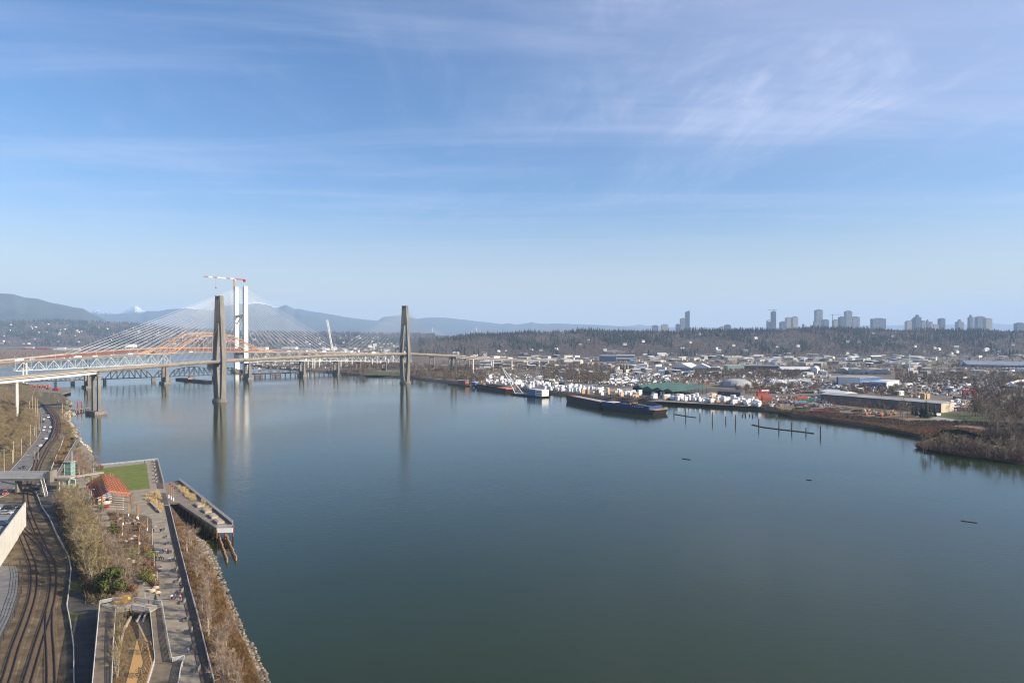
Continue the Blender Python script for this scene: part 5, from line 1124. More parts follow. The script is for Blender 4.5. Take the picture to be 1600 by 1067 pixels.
pts += inpoly([(1285, 631), (1466, 648), (1466, 651), (1285, 634)], 55, 19, 6, 11)
pts += inpoly([(460, 578), (530, 582), (530, 572), (470, 570)], 40, 13, 6, 9)
scatter('bare_thicket', CB, pts, M_dbrush)
pts = []
for _ in range(1500):
    px = rf.uniform(560, 1210); y = shf(px) - rf.uniform(.2, 5.2) ; g = G(px, y, 0); h = rf.uniform(.7, 1.5); pts.append((g.x, g.y, 1.2, h, h))
pts += inpoly([(1195, 642), (1245, 646), (1345, 658), (1440, 668), (1510, 664), (1600, 676), (1600, 664), (1510, 659), (1420, 659), (1400, 656), (1262, 645), (1195, 637)], 1500, 21, .9, 3.0, 3, 3.0)
pts += inpoly([(1535, 684), (1600, 690), (1640, 690), (1640, 664), (1545, 664)], 500, 22, 1.5, 4, 3, 3.0)
scatter('bank_thicket', BU, pts, mat('bank_thicket_twigs', (.075, .052, .038), .95, (.13, .095, .065), .05, 5, island=.35))
pts = inpoly([(1215, 644), (1245, 648), (1345, 662), (1440, 680), (1470, 671), (1440, 668), (1345, 656), (1245, 643)], 2200, 23, .9, 2.6, 2.2, 3.0) + inpoly([(1450, 684), (1440, 668), (1480, 666), (1600, 686), (1640, 694), (1640, 700), (1570, 691), (1540, 683), (1500, 672), (1470, 673)], 900, 29, 1.2, 3.2, 2.2, 3.0) + inpoly([(1432, 697), (1475, 686), (1500, 686), (1535, 700), (1600, 708), (1600, 724), (1545, 716), (1490, 709), (1450, 702)], 1900, 24, 1.2, 3.8, .8, 3.0)
scatter('marsh_brush', BU, pts, M_brush)
# trees one can tell apart
def trees_at(lst, grp, lab, keys=('far0', 'far1', 'far2'), z=3, h0=14.0):
    for i, (px, y, h) in enumerate(lst): g = G(px, y, z); put_tree(rf.choice(keys), g, h / h0, lab, 'tree', grp)
trees_at([(rf.uniform(1440, 1530), rf.uniform(698, 708), rf.uniform(6, 11)) for _ in range(24)], 'bare trees on the spit', 'leafless tree growing on the low spit at the inlet', z=2)
trees_at([(rf.uniform(1530, 1620), rf.uniform(700, 720), rf.uniform(7, 13)) for _ in range(30)], 'bare trees on the spit', 'leafless tree growing on the low spit at the inlet', z=2)
trees_at([(rf.uniform(1540, 1640), rf.uniform(655, 690), rf.uniform(11, 19)) for _ in range(34)], 'bare trees right of the grass', 'tall leafless tree behind the inlet at the right edge')
trees_at([(rf.uniform(1500, 1560), rf.uniform(640, 662), rf.uniform(13, 20)) for _ in range(10)], 'bare trees right of the grass', 'tall leafless tree behind the inlet at the right edge')
trees_at([(1411, 655, 19), (1407, 652, 13), (1418, 654, 12)], 'bare trees before the grey shed', 'tall leafless tree standing in front of the long grey shed')
trees_at([(rf.uniform(1195, 1400), 0, rf.uniform(8, 13)) for _ in range(0)], '', '')
for px in [1198, 1204, 1212, 1219, 1226, 1236, 1247, 1262, 1278, 1294, 1305, 1318, 1338, 1352, 1368, 1382, 1395]:
    g = G(px, float(np.interp(px, [1195, 1400], [636, 657])), 3); put_tree(rf.choice(['far0', 'far1', 'far2']), g, rf.uniform(8, 13) / 14, 'leafless tree in the line between the beam yard and the marsh', 'tree', 'bare trees before the beam yard')
trees_at([(1432, 650, 12), (1440, 652, 14), (1447, 653, 17), (1453, 652.5, 13), (1461, 651, 11), (1426, 648, 9)], 'dark conifers by the grass', 'dark conifer in the clump beside the end of the grey shed', ('con0', 'con1'))
trees_at([(970, 581, 16), (974, 582, 19), (979, 581, 17), (984, 580, 14)], 'dark conifers before the glass office', 'dark conifer in the clump before the pale blue glass office', ('con0', 'con1'))
trees_at([(rf.uniform(640, 735), 0, 1) for _ in range(0)], '', '')
for _ in range(26):
    px = rf.uniform(536, 760); put_tree(rf.choice(['far0', 'far1', 'far2']), G(px, shf(px) - rf.uniform(1.5, 4), 3), rf.uniform(10, 17) / 14, 'leafless riverside tree near the far transit pylon', 'tree', 'bare riverside trees behind the far pylon')
# ================================================================== the near bank: park, tracks, road
ZP = 5.0
g5 = lambda px, py: G(px, py, ZP)
M_pave = mat('park_paving', (.20, .17, .125), .9, (.30, .26, .195), .35, 9, col3=(.25, .215, .16)); M_lawn = mat('lawn', (.095, .125, .018), .9, (.15, .17, .035), .3, 9, col3=(.12, .145, .024), bump=.3, bscale=8)
M_rail_s = mat('rail_steel', (.02, .018, .016), .6, (.035, .028, .022), 1, 3); M_ballast = mat('ballast', (.055, .04, .023), .95, (.18, .135, .08), .2, 10, col3=(.105, .077, .045), bump=.5, bscale=5)
M_tie = mat('sleepers', (.085, .06, .04), .9, (.14, .10, .07), 2, 4); M_galv = mat('galvanised_rail', (.46, .47, .47), .5); M_soil = mat('park_soil', (.075, .05, .032), .95, (.15, .11, .07), .5, 8, bump=.5, bscale=4)
M_bdark = mat('boardwalk_timber', (.075, .062, .05), .85, (.125, .105, .088), .8, 6); M_red_t = mat('red_brown_timber', (.27, .085, .045), .65, (.36, .13, .07), 1.2, 4); M_log = mat('brown_log', (.22, .13, .07), .8, (.30, .19, .11), 2, 4)
M_rock = mat('rock', (.08, .068, .052), .9, (.20, .17, .13), 1.2, 6, island=.55, bump=.5, bscale=4); M_wood_s = mat('seat_timber', (.33, .27, .2), .8, (.40, .33, .25), 2, 4)
near_w = [(450, 1160), (414, 1063), (405, 1045), (392, 1012), (377, 992), (368, 966), (354, 928), (340, 892), (333, 873), (321, 851), (304, 834), (286, 815), (274, 800), (266, 790)]
north_w = [(200, 760), (151, 722), (145, 708), (140, 700), (131, 693), (123, 682), (119, 669), (108, 658), (111, 651), (118, 647.5), (112, 643), (112, 627), (104, 620), (84, 619), (72, 614), (60, 606), (30, 600), (-60, 594), (-300, 590)]
wl_ = [G(*p) for p in densify(near_w, 10, 1.2, 4)] + [G(*p) for p in densify(north_w, 8, .7, 5)]
land('near_bank', [(p.x, p.y) for p in wl_] + [(-900, 1100), (-900, 60), (-40, 60)], ZP, M_bankg, 7.0, pix=False)
# quay carrying the lawn
q_ = [g5(*p) for p in [(150, 728.5), (246.8, 718.5), (256.3, 754.5), (264, 784), (258, 800), (200, 800), (150, 760)]]
o = MB().prism([(p.x, p.y) for p in q_], -.5, 5.05).build('quay', mat('quay_concrete', (.22, .20, .17), .9, (.30, .27, .23), .4, 5)); tag(o, kind='structure')
def sh5(name, pts, z, m): return sheet(name, pts, z, m)
sh5('plaza', [(150, 729.5), (246.5, 719), (255.8, 755), (262.5, 787), (262, 800), (243, 815), (228, 805), (170, 800), (140, 800), (126, 770), (135, 745)], 5.062, M_pave)
sh5('lawn', [(148, 733), (228.5, 723.7), (234.4, 762.7), (206, 765.7), (192, 766), (170, 764), (152, 752), (158, 744)], 5.075, M_lawn); sh5('lawn', [(140, 744), (150, 747), (153, 754), (146, 756), (139, 752)], 5.075, M_lawn)
sh5('promenade', [(236, 800), (262, 800), (270, 850), (282.5, 921), (292.7, 962), (305, 1023), (315, 1065), (325, 1110), (230, 1110), (258, 1020), (252, 945), (247, 905), (243, 870), (238, 830)], 5.066, M_pave)
sh5('park_path', [(140, 800), (165, 800), (175, 812), (182, 838), (190, 862), (200, 880), (222, 900), (252, 935), (252, 948), (232, 945), (205, 930), (218, 912), (200, 893), (180, 868), (165, 838), (150, 815)], 5.07, M_pave)
sh5('park_path', [(112, 745), (126, 742), (140, 760), (150, 790), (165, 800), (150, 806), (128, 790), (112, 770)], 5.06, M_pave)
sh5('shore_path', [(118, 700), (132, 695), (146, 712), (152, 728), (158, 744), (150, 748), (138, 728)], 5.03, M_pave)
sh5('garden_soil', [(170, 802), (228, 806), (238, 830), (243, 870), (247, 905), (252, 935), (222, 900), (200, 880), (190, 862), (182, 838)], 5.05, M_soil)
sh5('tree_belt_soil', [(92, 788), (126, 775), (140, 800), (165, 838), (200, 893), (205, 930), (156, 942), (143, 917), (132, 886), (119, 859), (112, 835)], 5.03, M_soil)
sh5('bank_scrub_soil', [(265, 788), (275, 800), (310, 850), (345, 915), (365, 970), (395, 1030), (425, 1110), (346, 1110), (333, 1066), (305, 948), (279, 850)], 5.02, M_soil)
# boardwalks: planked strips
def planks(name, label, L, R, z, m, step=.30):
    mb = MB(); lw = [G(p[0], p[1], z) for p in L]; rw_ = [G(p[0], p[1], z) for p in R]
    def along(w, t):
        k = t * (len(w) - 1); i = min(int(k), len(w) - 2); return w[i] + (w[i + 1] - w[i]) * (k - i)
    tot = sum((b - a).length for a, b in zip(lw, lw[1:])); n = int(tot / step)
    for i in range(n):
        a, b = along(lw, (i + .08) / n), along(rw_, (i + .08) / n); c, d = along(rw_, (i + .92) / n), along(lw, (i + .92) / n)
        mb.add([Z(a, z), Z(b, z), Z(c, z), Z(d, z), Z(a, z - .12), Z(b, z - .12), Z(c, z - .12), Z(d, z - .12)], [(0, 1, 2, 3), (0, 4, 5, 1), (2, 6, 7, 3), (1, 5, 6, 2), (3, 7, 4, 0)])
    o = mb.build(name, m); return tag(o, kind='structure')
planks('boardwalk', '', [(257.5, 790), (270, 850), (282.5, 921), (292.7, 962), (305, 1023), (315, 1065), (325, 1110)], [(264, 790), (278.5, 850), (296.5, 921), (308, 962), (322.5, 1023), (333, 1065), (346, 1110)], 5.2, M_bdark)
planks('boardwalk', '', [(239.5, 720.5), (246, 763)], [(246.3, 720), (256, 763)], 5.2, M_bdark); planks('boardwalk', '', [(248, 770), (253.5, 788)], [(259, 770), (263.5, 788)], 5.2, M_bdark)
def railing(name, label, pts, z, h=1.1, gap=2.4, m=None, bars=2, cat='railing', t=.07, infill=False, parent=None, pix=True, grp=None):
    mb = MB(); w = [G(p[0], p[1], z) if pix else Vector(p) for p in pts]
    for a, b in zip(w, w[1:]):
        n = max(1, int((b - a).length / gap))
        for i in range(n + 1): q = a + (b - a) * (i / n); mb.beam(q, q + Vector((0, 0, h)), t * 1.2)
        for k in range(bars): zz2 = h * (1 - k / max(bars, 1) * .9); mb.beam(a + Vector((0, 0, zz2)), b + Vector((0, 0, zz2)), t * (1.5 if k == 0 else .8), t)
        if infill: mb.quad(a + Vector((0, 0, .1)), b + Vector((0, 0, .1)), b + Vector((0, 0, h * .9)), a + Vector((0, 0, h * .9)))
    o = mb.build(name, m or M_galv, parent)
    if parent is None: tag(o, label, cat, grp)
    return o
railing('railing', 'pale steel railing along the river side of the long boardwalk', [(264.2, 790), (278.9, 850), (296.8, 921), (308.3, 962), (322.8, 1023), (333.4, 1065), (346, 1110)], 5.05, 1.15, 2.2, bars=6, t=.1)
railing('railing', 'railing along the far water edge of the lawn', [(150, 728.5), (200, 723.6), (246.6, 718.6)], 5.05, 1.1, 2.4, bars=5); railing('railing', 'railing down the right water edge beside the lawn boardwalk', [(246.8, 718.7), (256.2, 755)], 5.05, 1.1, 2.2, bars=5)
# ---- finger pier on piles
fp = [g5(*p) for p in [(256.5, 754.6), (280.6, 750.4), (364, 818), (363.4, 824.5), (338.7, 825), (280, 785.5), (263.5, 785.5)]]
pier = thing('finger_pier', 'long timber finger pier on piles pointing right into the river', 'pier', fp[0])
MB().prism([(p.x, p.y) for p in fp], 4.3, 5.08, True).build('deck', mat('pier_paving', (.15, .125, .095), .9, (.23, .195, .15), .5, 7), pier)
A, B, Cc, D_ = g5(280.6, 750.4), g5(364, 818), g5(352, 818), g5(270, 752)
planks_o = MB(); n = 110
for i in range(n):
    a, b = A + (B - A) * ((i + .1) / n), D_ + (Cc - D_) * ((i + .1) / n); c, d = D_ + (Cc - D_) * ((i + .9) / n), A + (B - A) * ((i + .9) / n); planks_o.quad(Z(a, 5.13), Z(d, 5.13), Z(c, 5.13), Z(b, 5.13))
planks_o.build('planking', M_bdark, pier)
railing('railing', '', [(280.6, 750.4), (364, 818), (363.5, 824.3), (339, 824.8)], 5.08, 1.15, 2.2, bars=6, t=.1, parent=pier)
e0, e1 = g5(338.7, 825.3), g5(363.6, 824.8); mb = MB(); mb.beam(Z(e0, 4.2), Z(e1, 4.2), .3, 1.7); mb.build('end_fascia', M_white, pier)
e2 = g5(280, 786); MB().beam(Z(e2, 4.5), Z(e0, 4.5), .3, 1.1).build('side_fascia', M_conc, pier)
for i in range(11):
    f = i / 10; a = e2 + (e0 - e2) * f; b = A + (B - A) * f
    for k, q in enumerate((a, a + (b - a) * .5, b)):
        mb = MB(); mb.tube((q.x, q.y, -2), (q.x, q.y, 4.4), .33, .33, 8); mb.build('pile', M_rust if i == 10 else M_pile, pier)
for i, (px, y) in enumerate([(311, 790), (323, 799), (333, 807.5), (342, 815.5)]):
    c = g5(px, y); t = thing('concrete_planter_seat', ['first of four blocky seats down the finger pier, nearest the lawn', 'second of four blocky seats down the finger pier', 'third of four blocky seats down the finger pier', 'last of four blocky seats, nearest the pier end'][i], 'seat', c)
    rz = math.atan2((B - A).y, (B - A).x); MB().box((c.x, c.y, 5.09), (6.4, 2.6, .75), rz).build('block', mat('tan_block', (.30, .26, .2), .85, (.38, .33, .26), .8, 5), t); MB().box((c.x - .2, c.y + .2, 5.845), (5.2, 1.5, .12), rz).build('seat_slats', M_wood_s, t)
def tuft(n, r, h, seed):
    rng = np.random.default_rng(seed); v, t = [], []
    for i in range(n):
        a = rng.uniform(0, 6.28); rr = r * math.sqrt(rng.random()); o = len(v); d = rng.normal(size=3) * .25; d[2] = 1; v.extend(blade(np.array([rr * math.cos(a), rr * math.sin(a), 0.]), d, h * rng.uniform(.6, 1.1), .09, rng)); t.append((o, o + 1, o + 2))
    return np.array(v), np.array(t)
TF = [tuft(90, .9, 1.3, i) for i in range(3)]
gp = []
for pts, n, z in [([(273, 757), (288, 759), (310, 783), (300, 784)], 26, 5.1), ([(310, 781), (322, 783), (330, 797), (318, 795)], 8, 5.1), ([(228, 771), (249, 769), (250, 781), (232, 784)], 30, 5.1), ([(236, 783), (252, 785), (253, 799), (246, 798)], 22, 5.1)]:
    gp += inpoly(pts, n, 60 + n, .8, 1.2, z, 1.0)
scatter('dry_ornamental_grass', TF, gp, M_pale)
for i, (px, yt, yb) in enumerate([(263.7, 754, 778), (267.5, 757.5, 780.6), (271, 761, 782.5)]):
    b = g5(px, yb); zt = ZH(yt, b.y); t = thing('banner_pole', '%s of three pale poles with red flags beside the pier entrance' % ['left', 'middle', 'right'][i], 'pole', b)
    MB().tube(b, (b.x, b.y, zt), .22, .16, 8).build('pole', M_log, t); MB().tube(b + Vector((0, 0, .02)), (b.x, b.y, 6.6), .26, .26, 8).build('white_sleeve', M_white, t); MB().box((b.x + .45, b.y, zt - .9), (.8, .08, .8)).build('flag', M_red, t)
for k, (a, b) in enumerate([((342, 840), (354.6, 878)), ((352.8, 838), (368.7, 875))]):
    A_, B_ = G(*a), G(*b); n = 12
    for i in range(n):
        q = A_ + (B_ - A_) * (i / (n - 1)); tag(MB().tube((q.x, q.y, -1.5), (q.x, q.y, 1.2 + .25 * (i % 3)), .42, .36, 7).build('old_pile', M_log), 'weathered timber pile in the %s row off the pier end' % ['left', 'right'][k], 'pile', '%s row of old timber piles' % ['left', 'right'][k])
    tag(MB().beam(Z(A_, 1.0), Z(B_, 1.0), .45, .3).build('timber_waler', M_log), 'timber beam tying the %s row of old piles' % ['left', 'right'][k], 'beam')
# ---- promenade seats
M_seatc = mat('seat_concrete', (.15, .135, .115), .85, (.22, .20, .17), 1, 4)
def seat_proto():
    t = thing('block_seat', 'x', 'seat', (0, 0, -30)); p = [MB().box((0, 0, 0), (1.0, 2.2, .5)).build('block', M_seatc), MB().box((-.1, 0, .505), (.8, 1.9, .08)).build('seat_slats', M_seatc), MB().box((.42, 0, .505), (.14, 2.0, .55)).build('backrest', M_seatc)]
    for k in p: k.parent = t
    KIDS[t.name] = p; return t
SEAT = seat_proto(); st1 = True
sp = [(269, 864), (272, 876), (275, 891), (279.5, 909), (283.5, 925), (287, 942), (292, 969), (297, 988), (301, 1012), (309, 1048), (258, 828), (262, 839.5), (264.5, 850)]
for i, (px, y) in enumerate(sorted(sp, key=lambda q: -q[1])):
    c = g5(px - 1, y); lab = '%s block seat along the promenade counted from the bottom edge' % ['first', 'second', 'third', 'fourth', 'fifth', 'sixth', 'seventh', 'eighth', 'ninth', 'tenth', 'eleventh', 'twelfth', 'thirteenth'][i]
    c.z = 5.07
    if st1: SEAT.location = c; SEAT.rotation_euler = (0, 0, .15); tag(SEAT, lab, None, 'block seats along the promenade'); st1 = False
    else: dup(SEAT, c, .15, None, lab, 'block seats along the promenade')
for i, y in enumerate([721.5, 726, 730.5, 736, 743, 748.5, 754]):
    c = g5(239.3 + (y - 721) * .13, y); c.z = 5.07; dup(SEAT, c, .1, None, '%s block seat beside the lawn counted from the far railing' % ['first', 'second', 'third', 'fourth', 'fifth', 'sixth', 'seventh'][i], 'block seats beside the lawn')
a, b = g5(235, 786), g5(251, 801.5); t = thing('long_bench', 'long low dark bench at an angle on the plaza below the dry grass', 'bench', a); MB().beam(Z(a, 5.4), Z(b, 5.4), .9, .6).build('base', M_conc_d, t); MB().beam(Z(a, 5.75), Z(b, 5.75), 1.0, .08).build('seat', M_wood_s, t)
# ---- red pergola with kiosk
E_, B_, D2, A2, C2, K2 = Vector((-172, 290, 12.6)), Vector((-194.5, 324, 12.6)), Vector((-181.8, 296, 8.4)), Vector((-201, 322, 8.4)), Vector((-168.5, 301, 9)), Vector((-191, 331, 9))
per = thing('pergola', 'red brown timber pergola with a slatted peaked roof over a kiosk', 'pergola', Vector((E_.x, E_.y, 5)))
n = 10
for i in range(n):
    f = i / (n - 1); l, r, c = D2 + (A2 - D2) * f, C2 + (K2 - C2) * f, E_ + (B_ - E_) * f; mb = MB(); mb.beam(l, c, .32, .6); mb.beam(c, r, .32, .6); mb.beam(Z(l, l.z) + (c - l) * .05 - Vector((0, 0, 1.0)), c - (c - l) * .35 - Vector((0, 0, 1.6)), .2, .3); mb.beam(r - (r - c) * .05 - Vector((0, 0, .9)), c + (r - c) * .35 - Vector((0, 0, 1.6)), .2, .3); mb.build('rafter_frame', M_red_t, per)
for s, (p, q) in enumerate(((D2, A2), (C2, K2))):
    for k in range(7):
        f = (k + .4) / 7; a = p + (E_ - p) * f; b = q + (B_ - q) * f; up = Vector((0, 0, .48)); mb = MB()
        mb.beam(a + up, b + up, .26, .2)
        mb.build('roof_slat', M_red_t, per)
for f in (0, .33, .66, 1):
    for p, q in ((D2, A2), (C2, K2)): c = p + (q - p) * f; MB().tube((c.x, c.y, 5), (c.x, c.y, c.z), .28, .28, 8).build('post', M_red_t, per)
f1 = g5(159.5, 794); MB().tube((f1.x, f1.y, 5), (f1.x, f1.y, 11.2), .34, .34, 8).build('post', M_red_t, per); MB().beam(Z(f1, 11.2), E_, .4, .5).build('end_beam', M_red_t, per); MB().beam(Z(D2, 8.3), Z(f1, 11.1), .3, .5).build('end_beam', M_red_t, per)
kq = g5(158, 788); kz = .9; kk = thing('kiosk', 'cream kiosk with a red base under the pergola', 'kiosk', kq); MB().box((kq.x - 1, kq.y + 4, 5.06), (5, 8, 2.9), .6).build('wall', mat('cream_wall', (.58, .50, .36), .8), kk); MB().box((kq.x - 1, kq.y + 4, 7.97), (5.6, 8.6, .3), .6).build('roof', M_conc_l, kk)
r2 = g5(166, 793); MB().box((r2.x, r2.y + .4, 5.06), (1.9, 1.6, 1.6), .3).build('red_counter', M_red, kk); MB().box((r2.x, r2.y + .4, 6.67), (2.1, 1.8, 1.0), .3).build('upper_panel', M_white, kk); MB().box((kq.x + 1.6, kq.y + 1.6, 5.9), (1.2, 1.2, 1.4), .6).build('window', M_glass, kk)
for k in range(6):
    a, b = g5(171, 779 + k * 3.2), g5(193, 780 + k * 3.2); tag(MB().beam(Z(a, 5.12 + .08 * (5 - k)), Z(b, 5.12 + .08 * (5 - k)), .55, .14).build('stone_step', M_conc_l), 'long pale stone step in the flight beside the kiosk', 'step', 'stone steps beside the kiosk')
# ---- log poles, lamps
def lamp(px, yt, yb, lab):
    b = g5(px, yb); h = max(3.5, ZH(yt, b.y) - 5); t = thing('park_lamp', lab, 'lamp post', b); MB().tube(b, b + Vector((0, 0, h)), .11, .08, 6).build('pole', M_galv, t); mb = MB(); mb.beam(b + Vector((0, 0, h)), b + Vector((1.1, -.3, h + .05)), .1); mb.box((b.x + 1.2, b.y - .3, 5 + h - .06), (.8, .3, .14)); mb.build('lamp_head', M_conc_l, t)
for px, yt, yb, lab in [(146.5, 808, 829, 'slim park lamp left of the dark green shrub'), (160, 828, 843, 'park lamp among the reddish trees of the belt'), (240.8, 861, 884, 'park lamp beside the yellow green hedge on the promenade'), (245.5, 887.6, 911.5, 'park lamp below the hedge on the left side of the promenade'), (226.5, 920, 946, 'curved park lamp just above the ramp landing'), (238.5, 822, 851, 'tall lamp at the upper left side of the promenade'), (181, 862, 876, 'slim lamp in the middle of the tree belt'), (143, 764, 790, 'lamp left of the pergola')]: lamp(px, yt, yb, lab)
for px, yt, yb in [(200.7, 785, 806), (214, 788, 810), (216, 790, 811), (184, 796, 816), (192, 803, 820), (230, 808, 829), (218, 824, 850), (191, 820, 837), (172, 737, 751), (175, 739, 753), (177.5, 741, 754), (216.7, 836, 867), (144, 745, 757)]:
    b = g5(px, yb); h = ZH(yt, b.y) - 5; t = thing('log_pole', 'upright brown log pole with a white base in the park gardens', 'pole', b, 0, 'upright log poles in the park'); MB().tube(b, b + Vector((0, 0, h)), .24, .2, 8).build('log', M_log, t); MB().tube(b, b + Vector((0, 0, 1.0)), .26, .26, 8).build('white_base', M_white, t)
# ---- curved garden walls and boulders
for pts, lab in (([(184, 812), (192, 809), (202, 810), (210, 815), (212, 820)], 'curved pale timber wall in the garden left of the log poles'), ([(196, 818), (206, 817), (218, 818), (227, 824)], 'lower curved pale wall beside the garden boulders')):
    w = [(g5(*p), 5.6) for p in pts]; tag(sweep(MB(), w, [(-.45, -.6), (.45, -.6), (.45, 0), (-.45, 0)]).build('garden_wall', M_wood_s), lab, 'wall')
def rock_tpl(seed):
    rng = np.random.default_rng(seed); n = 7; v = [np.array([0, 0, .62 * rng.uniform(.8, 1.2)])]; t = []
    for z, r in ((.42, .55), (0, .7), (-.3, .5)):
        for k in range(n): a = 2 * math.pi * k / n; rr = r * rng.uniform(.7, 1.25); v.append(np.array([rr * math.cos(a), rr * math.sin(a), z * rng.uniform(.7, 1.2)]))
    for k in range(n): t.append((0, 1 + k, 1 + (k + 1) % n))
    for l in range(2):
        for k in range(n): a, b = 1 + l * n + k, 1 + l * n + (k + 1) % n; t.append((a, a + n, b + n)); t.append((a, b + n, b))
    return np.array(v), np.array(t)
RK = [rock_tpl(i) for i in range(5)]; rk = random.Random(8); pts = []
wln = [G(*p) for p in near_w]
for i in range(4200):
    k = rk.random() * (len(wln) - 1); j = int(k); p = wln[j] + (wln[j + 1] - wln[j]) * (k - j); d = rk.random() ** 1.3 * 7.5 - .9; nrm = Vector((-1, .12, 0)); s = rk.choice([rk.uniform(.25, .5), rk.uniform(.3, .6), rk.uniform(.5, 1.05)]); q = p + nrm * d; pts.append((q.x, q.y, max(0, d) / 7 * 4.6 + .05, s, s * .8))
scatter('riprap', RK, pts, M_rock)
pts = []; wn = [G(*p) for p in north_w[2:12]]
for i in range(420):
    k = rk.random() * (len(wn) - 1); j = int(k); p = wn[j] + (wn[j + 1] - wn[j]) * (k - j); d = rk.random() * 6 - .4; s = rk.uniform(.5, 1.3); q = p + Vector((-1, 0, 0)) * d; pts.append((q.x, q.y, max(0, d) / 7 * 4.6 + .05, s, s * .8))
scatter('shore_rocks', RK, pts, mat('pale_rock', (.26, .22, .165), .9, (.40, .35, .27), 1, 5, island=.4))
for i, (px, y, s) in enumerate([(238, 924, 1.5), (243, 919, 1.3), (246, 926, 1.2), (236, 906, 1.6), (240, 900, 1.2), (208, 878, 1.4), (200, 874, 1.1), (204, 842, 1.3), (209, 838, 1.1), (196, 846, .9), (186, 905, 1.2), (226, 912, 1.0)]):
    b = g5(px, y); v, t_ = RK[i % 5]; o = bpy.data.objects.new('boulder', tri_mesh('boulder', v, t_, mat('boulder_stone', (.42, .33, .22), .9, (.52, .44, .32), 1.2, 5))); link(o); o.location = b; o.scale = (s * 1.3, s, s); tag(o, 'tan boulder at the edge of the park garden beds', 'boulder', 'tan boulders in the garden beds')
# ---- railway tracks
def track(label, pts, z=5.0, gauge=1.435, grp=None, bed=True):
    w = [G(p[0], p[1], z) for p in pts]
    # smooth
    def cr(a, b, c, d, t): return ((2 * b) + (c - a) * t + (2 * a - 5 * b + 4 * c - d) * t * t + (3 * b - a - 3 * c + d) * t ** 3) * .5
    P_ = []
    for i in range(len(w) - 1):
        a, b, c, d = w[max(0, i - 1)], w[i], w[i + 1], w[min(len(w) - 1, i + 2)]
        for k in range(6): P_.append(cr(a, b, c, d, k / 6))
    P_.append(w[-1]); ln = [(p, z) for p in P_]
    t = thing('railway_track', label, 'railway track', w[0])
    sweep(MB(), ln, [(-1.7, .0), (1.7, .0), (1.35, .16), (-1.35, .16)]).build('ballast_bed', M_ballast, t)
    for s in (-1, 1): o = s * (gauge / 2); sweep(MB(), ln, [(o - .13, .24), (o + .13, .24), (o + .07, .46), (o - .07, .46)]).build('rail', M_rail_s, t)
    mb = MB(); acc = 0
    for a, b in zip(P_, P_[1:]):
        L_ = (b - a).length; d = (b - a).normalized(); c = Vector((d.y, -d.x, 0)); s = acc
        while s < L_: q = a + d * s; mb.beam(q - c * 1.25 + Vector((0, 0, .19)), q + c * 1.25 + Vector((0, 0, .19)), .26, .13); s += .62
        acc = s - L_
    o = mb.build('sleepers', M_tie, t); o['kind'] = 'stuff'
sh5('rail_yard', [(-20, 1120), (118, 1120), (115, 1012), (107, 927), (111, 891), (104, 860), (90, 839), (76, 811), (60, 775), (60, 745), (30, 750), (20, 775), (38, 822), (0, 892), (30, 884), (28, 930), (0, 1000), (-40, 1010)], 5.03, M_ballast)
track('left curving track beside the parkade wall', [(-14, 1120), (8.6, 1065.5), (24, 1014), (40, 970), (51.5, 931), (53.7, 901), (51, 880), (43, 859), (34, 836), (26, 815)])
track('main middle track running under the overpass', [(26, 1120), (43, 1065.5), (61, 1004.5), (75.2, 960), (82, 932), (84, 901), (79, 876), (70, 857), (57, 829), (49.5, 811), (42.7, 791), (41, 772), (46, 756), (52, 738), (60, 712), (68, 698), (80, 683.7), (86, 669), (86.6, 657), (81.4, 645.6), (71, 636), (62, 629), (54, 622)], 5.002)
track('right branch track beside the pale lane fence', [(79, 1120), (80, 1065.5), (79, 1023), (76.5, 985), (77, 955)], 5.004)
track('crossover track leaving the main line near the parkade wall', [(28, 817), (38, 830), (49.5, 839.5), (62, 852), (75, 869)], 5.006)
track('second track curving beside the riverside road', [(56, 748), (63, 726), (70, 712), (78, 697), (89, 683.7), (92.5, 669), (92, 657), (86.5, 645.6), (76, 636)], 5.008)
# ---- lane, its fence, and patches of grass
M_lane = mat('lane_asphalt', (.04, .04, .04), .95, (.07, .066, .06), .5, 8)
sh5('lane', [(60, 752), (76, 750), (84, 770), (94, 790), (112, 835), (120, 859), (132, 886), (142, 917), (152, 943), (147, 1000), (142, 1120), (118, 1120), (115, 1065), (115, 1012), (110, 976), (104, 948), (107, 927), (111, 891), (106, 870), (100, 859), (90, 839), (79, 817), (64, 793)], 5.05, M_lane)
sh5('verge', [(109, 908), (133, 905), (136, 920), (108, 930)], 5.058, mat('mossy_grass', (.07, .075, .02), .95, (.11, .10, .04), .6, 6)); sh5('verge', [(107, 955), (134, 957), (136, 965), (110, 972)], 5.058, _mats['mossy_grass'])
def wall_ob(name, label, pts, z0, h, m, cat='fence', th=.2):
    w = [(G(p[0], p[1], z0), z0) for p in pts]; o = sweep(MB(), w, [(-th / 2, 0), (th / 2, 0), (th / 2, h), (-th / 2, h)]).build(name, m); return tag(o, label, cat)
wall_ob('lane_fence', 'pale low barrier between the tracks and the shadowed lane', [(56, 770), (65, 793), (77, 811), (80, 817), (90, 839), (101, 859), (107, 870), (111, 891), (107.5, 927), (104.5, 948), (110, 976), (115, 1012), (115.5, 1065), (118, 1120)], 5.0, .9, mat('pale_barrier', (.36, .345, .31), .8, (.46, .44, .40), .6, 5), 'barrier', .22)
railing('track_fence', 'dark mesh fence curving along the street beside the left track', [(30.5, 880.5), (35.6, 899), (33.5, 927), (22.4, 964), (6, 1000), (-20, 1040)], 5.0, 2.2, 2.6, M_dsteel, 4, 'fence')
sh5('street', [(-40, 880), (24.4, 884.5), (28.5, 891), (27.4, 927), (18.3, 962), (0, 996), (-60, 1040)], 5.06, mat('worn_asphalt', (.13, .125, .12), .9, (.19, .185, .175), .4, 6))
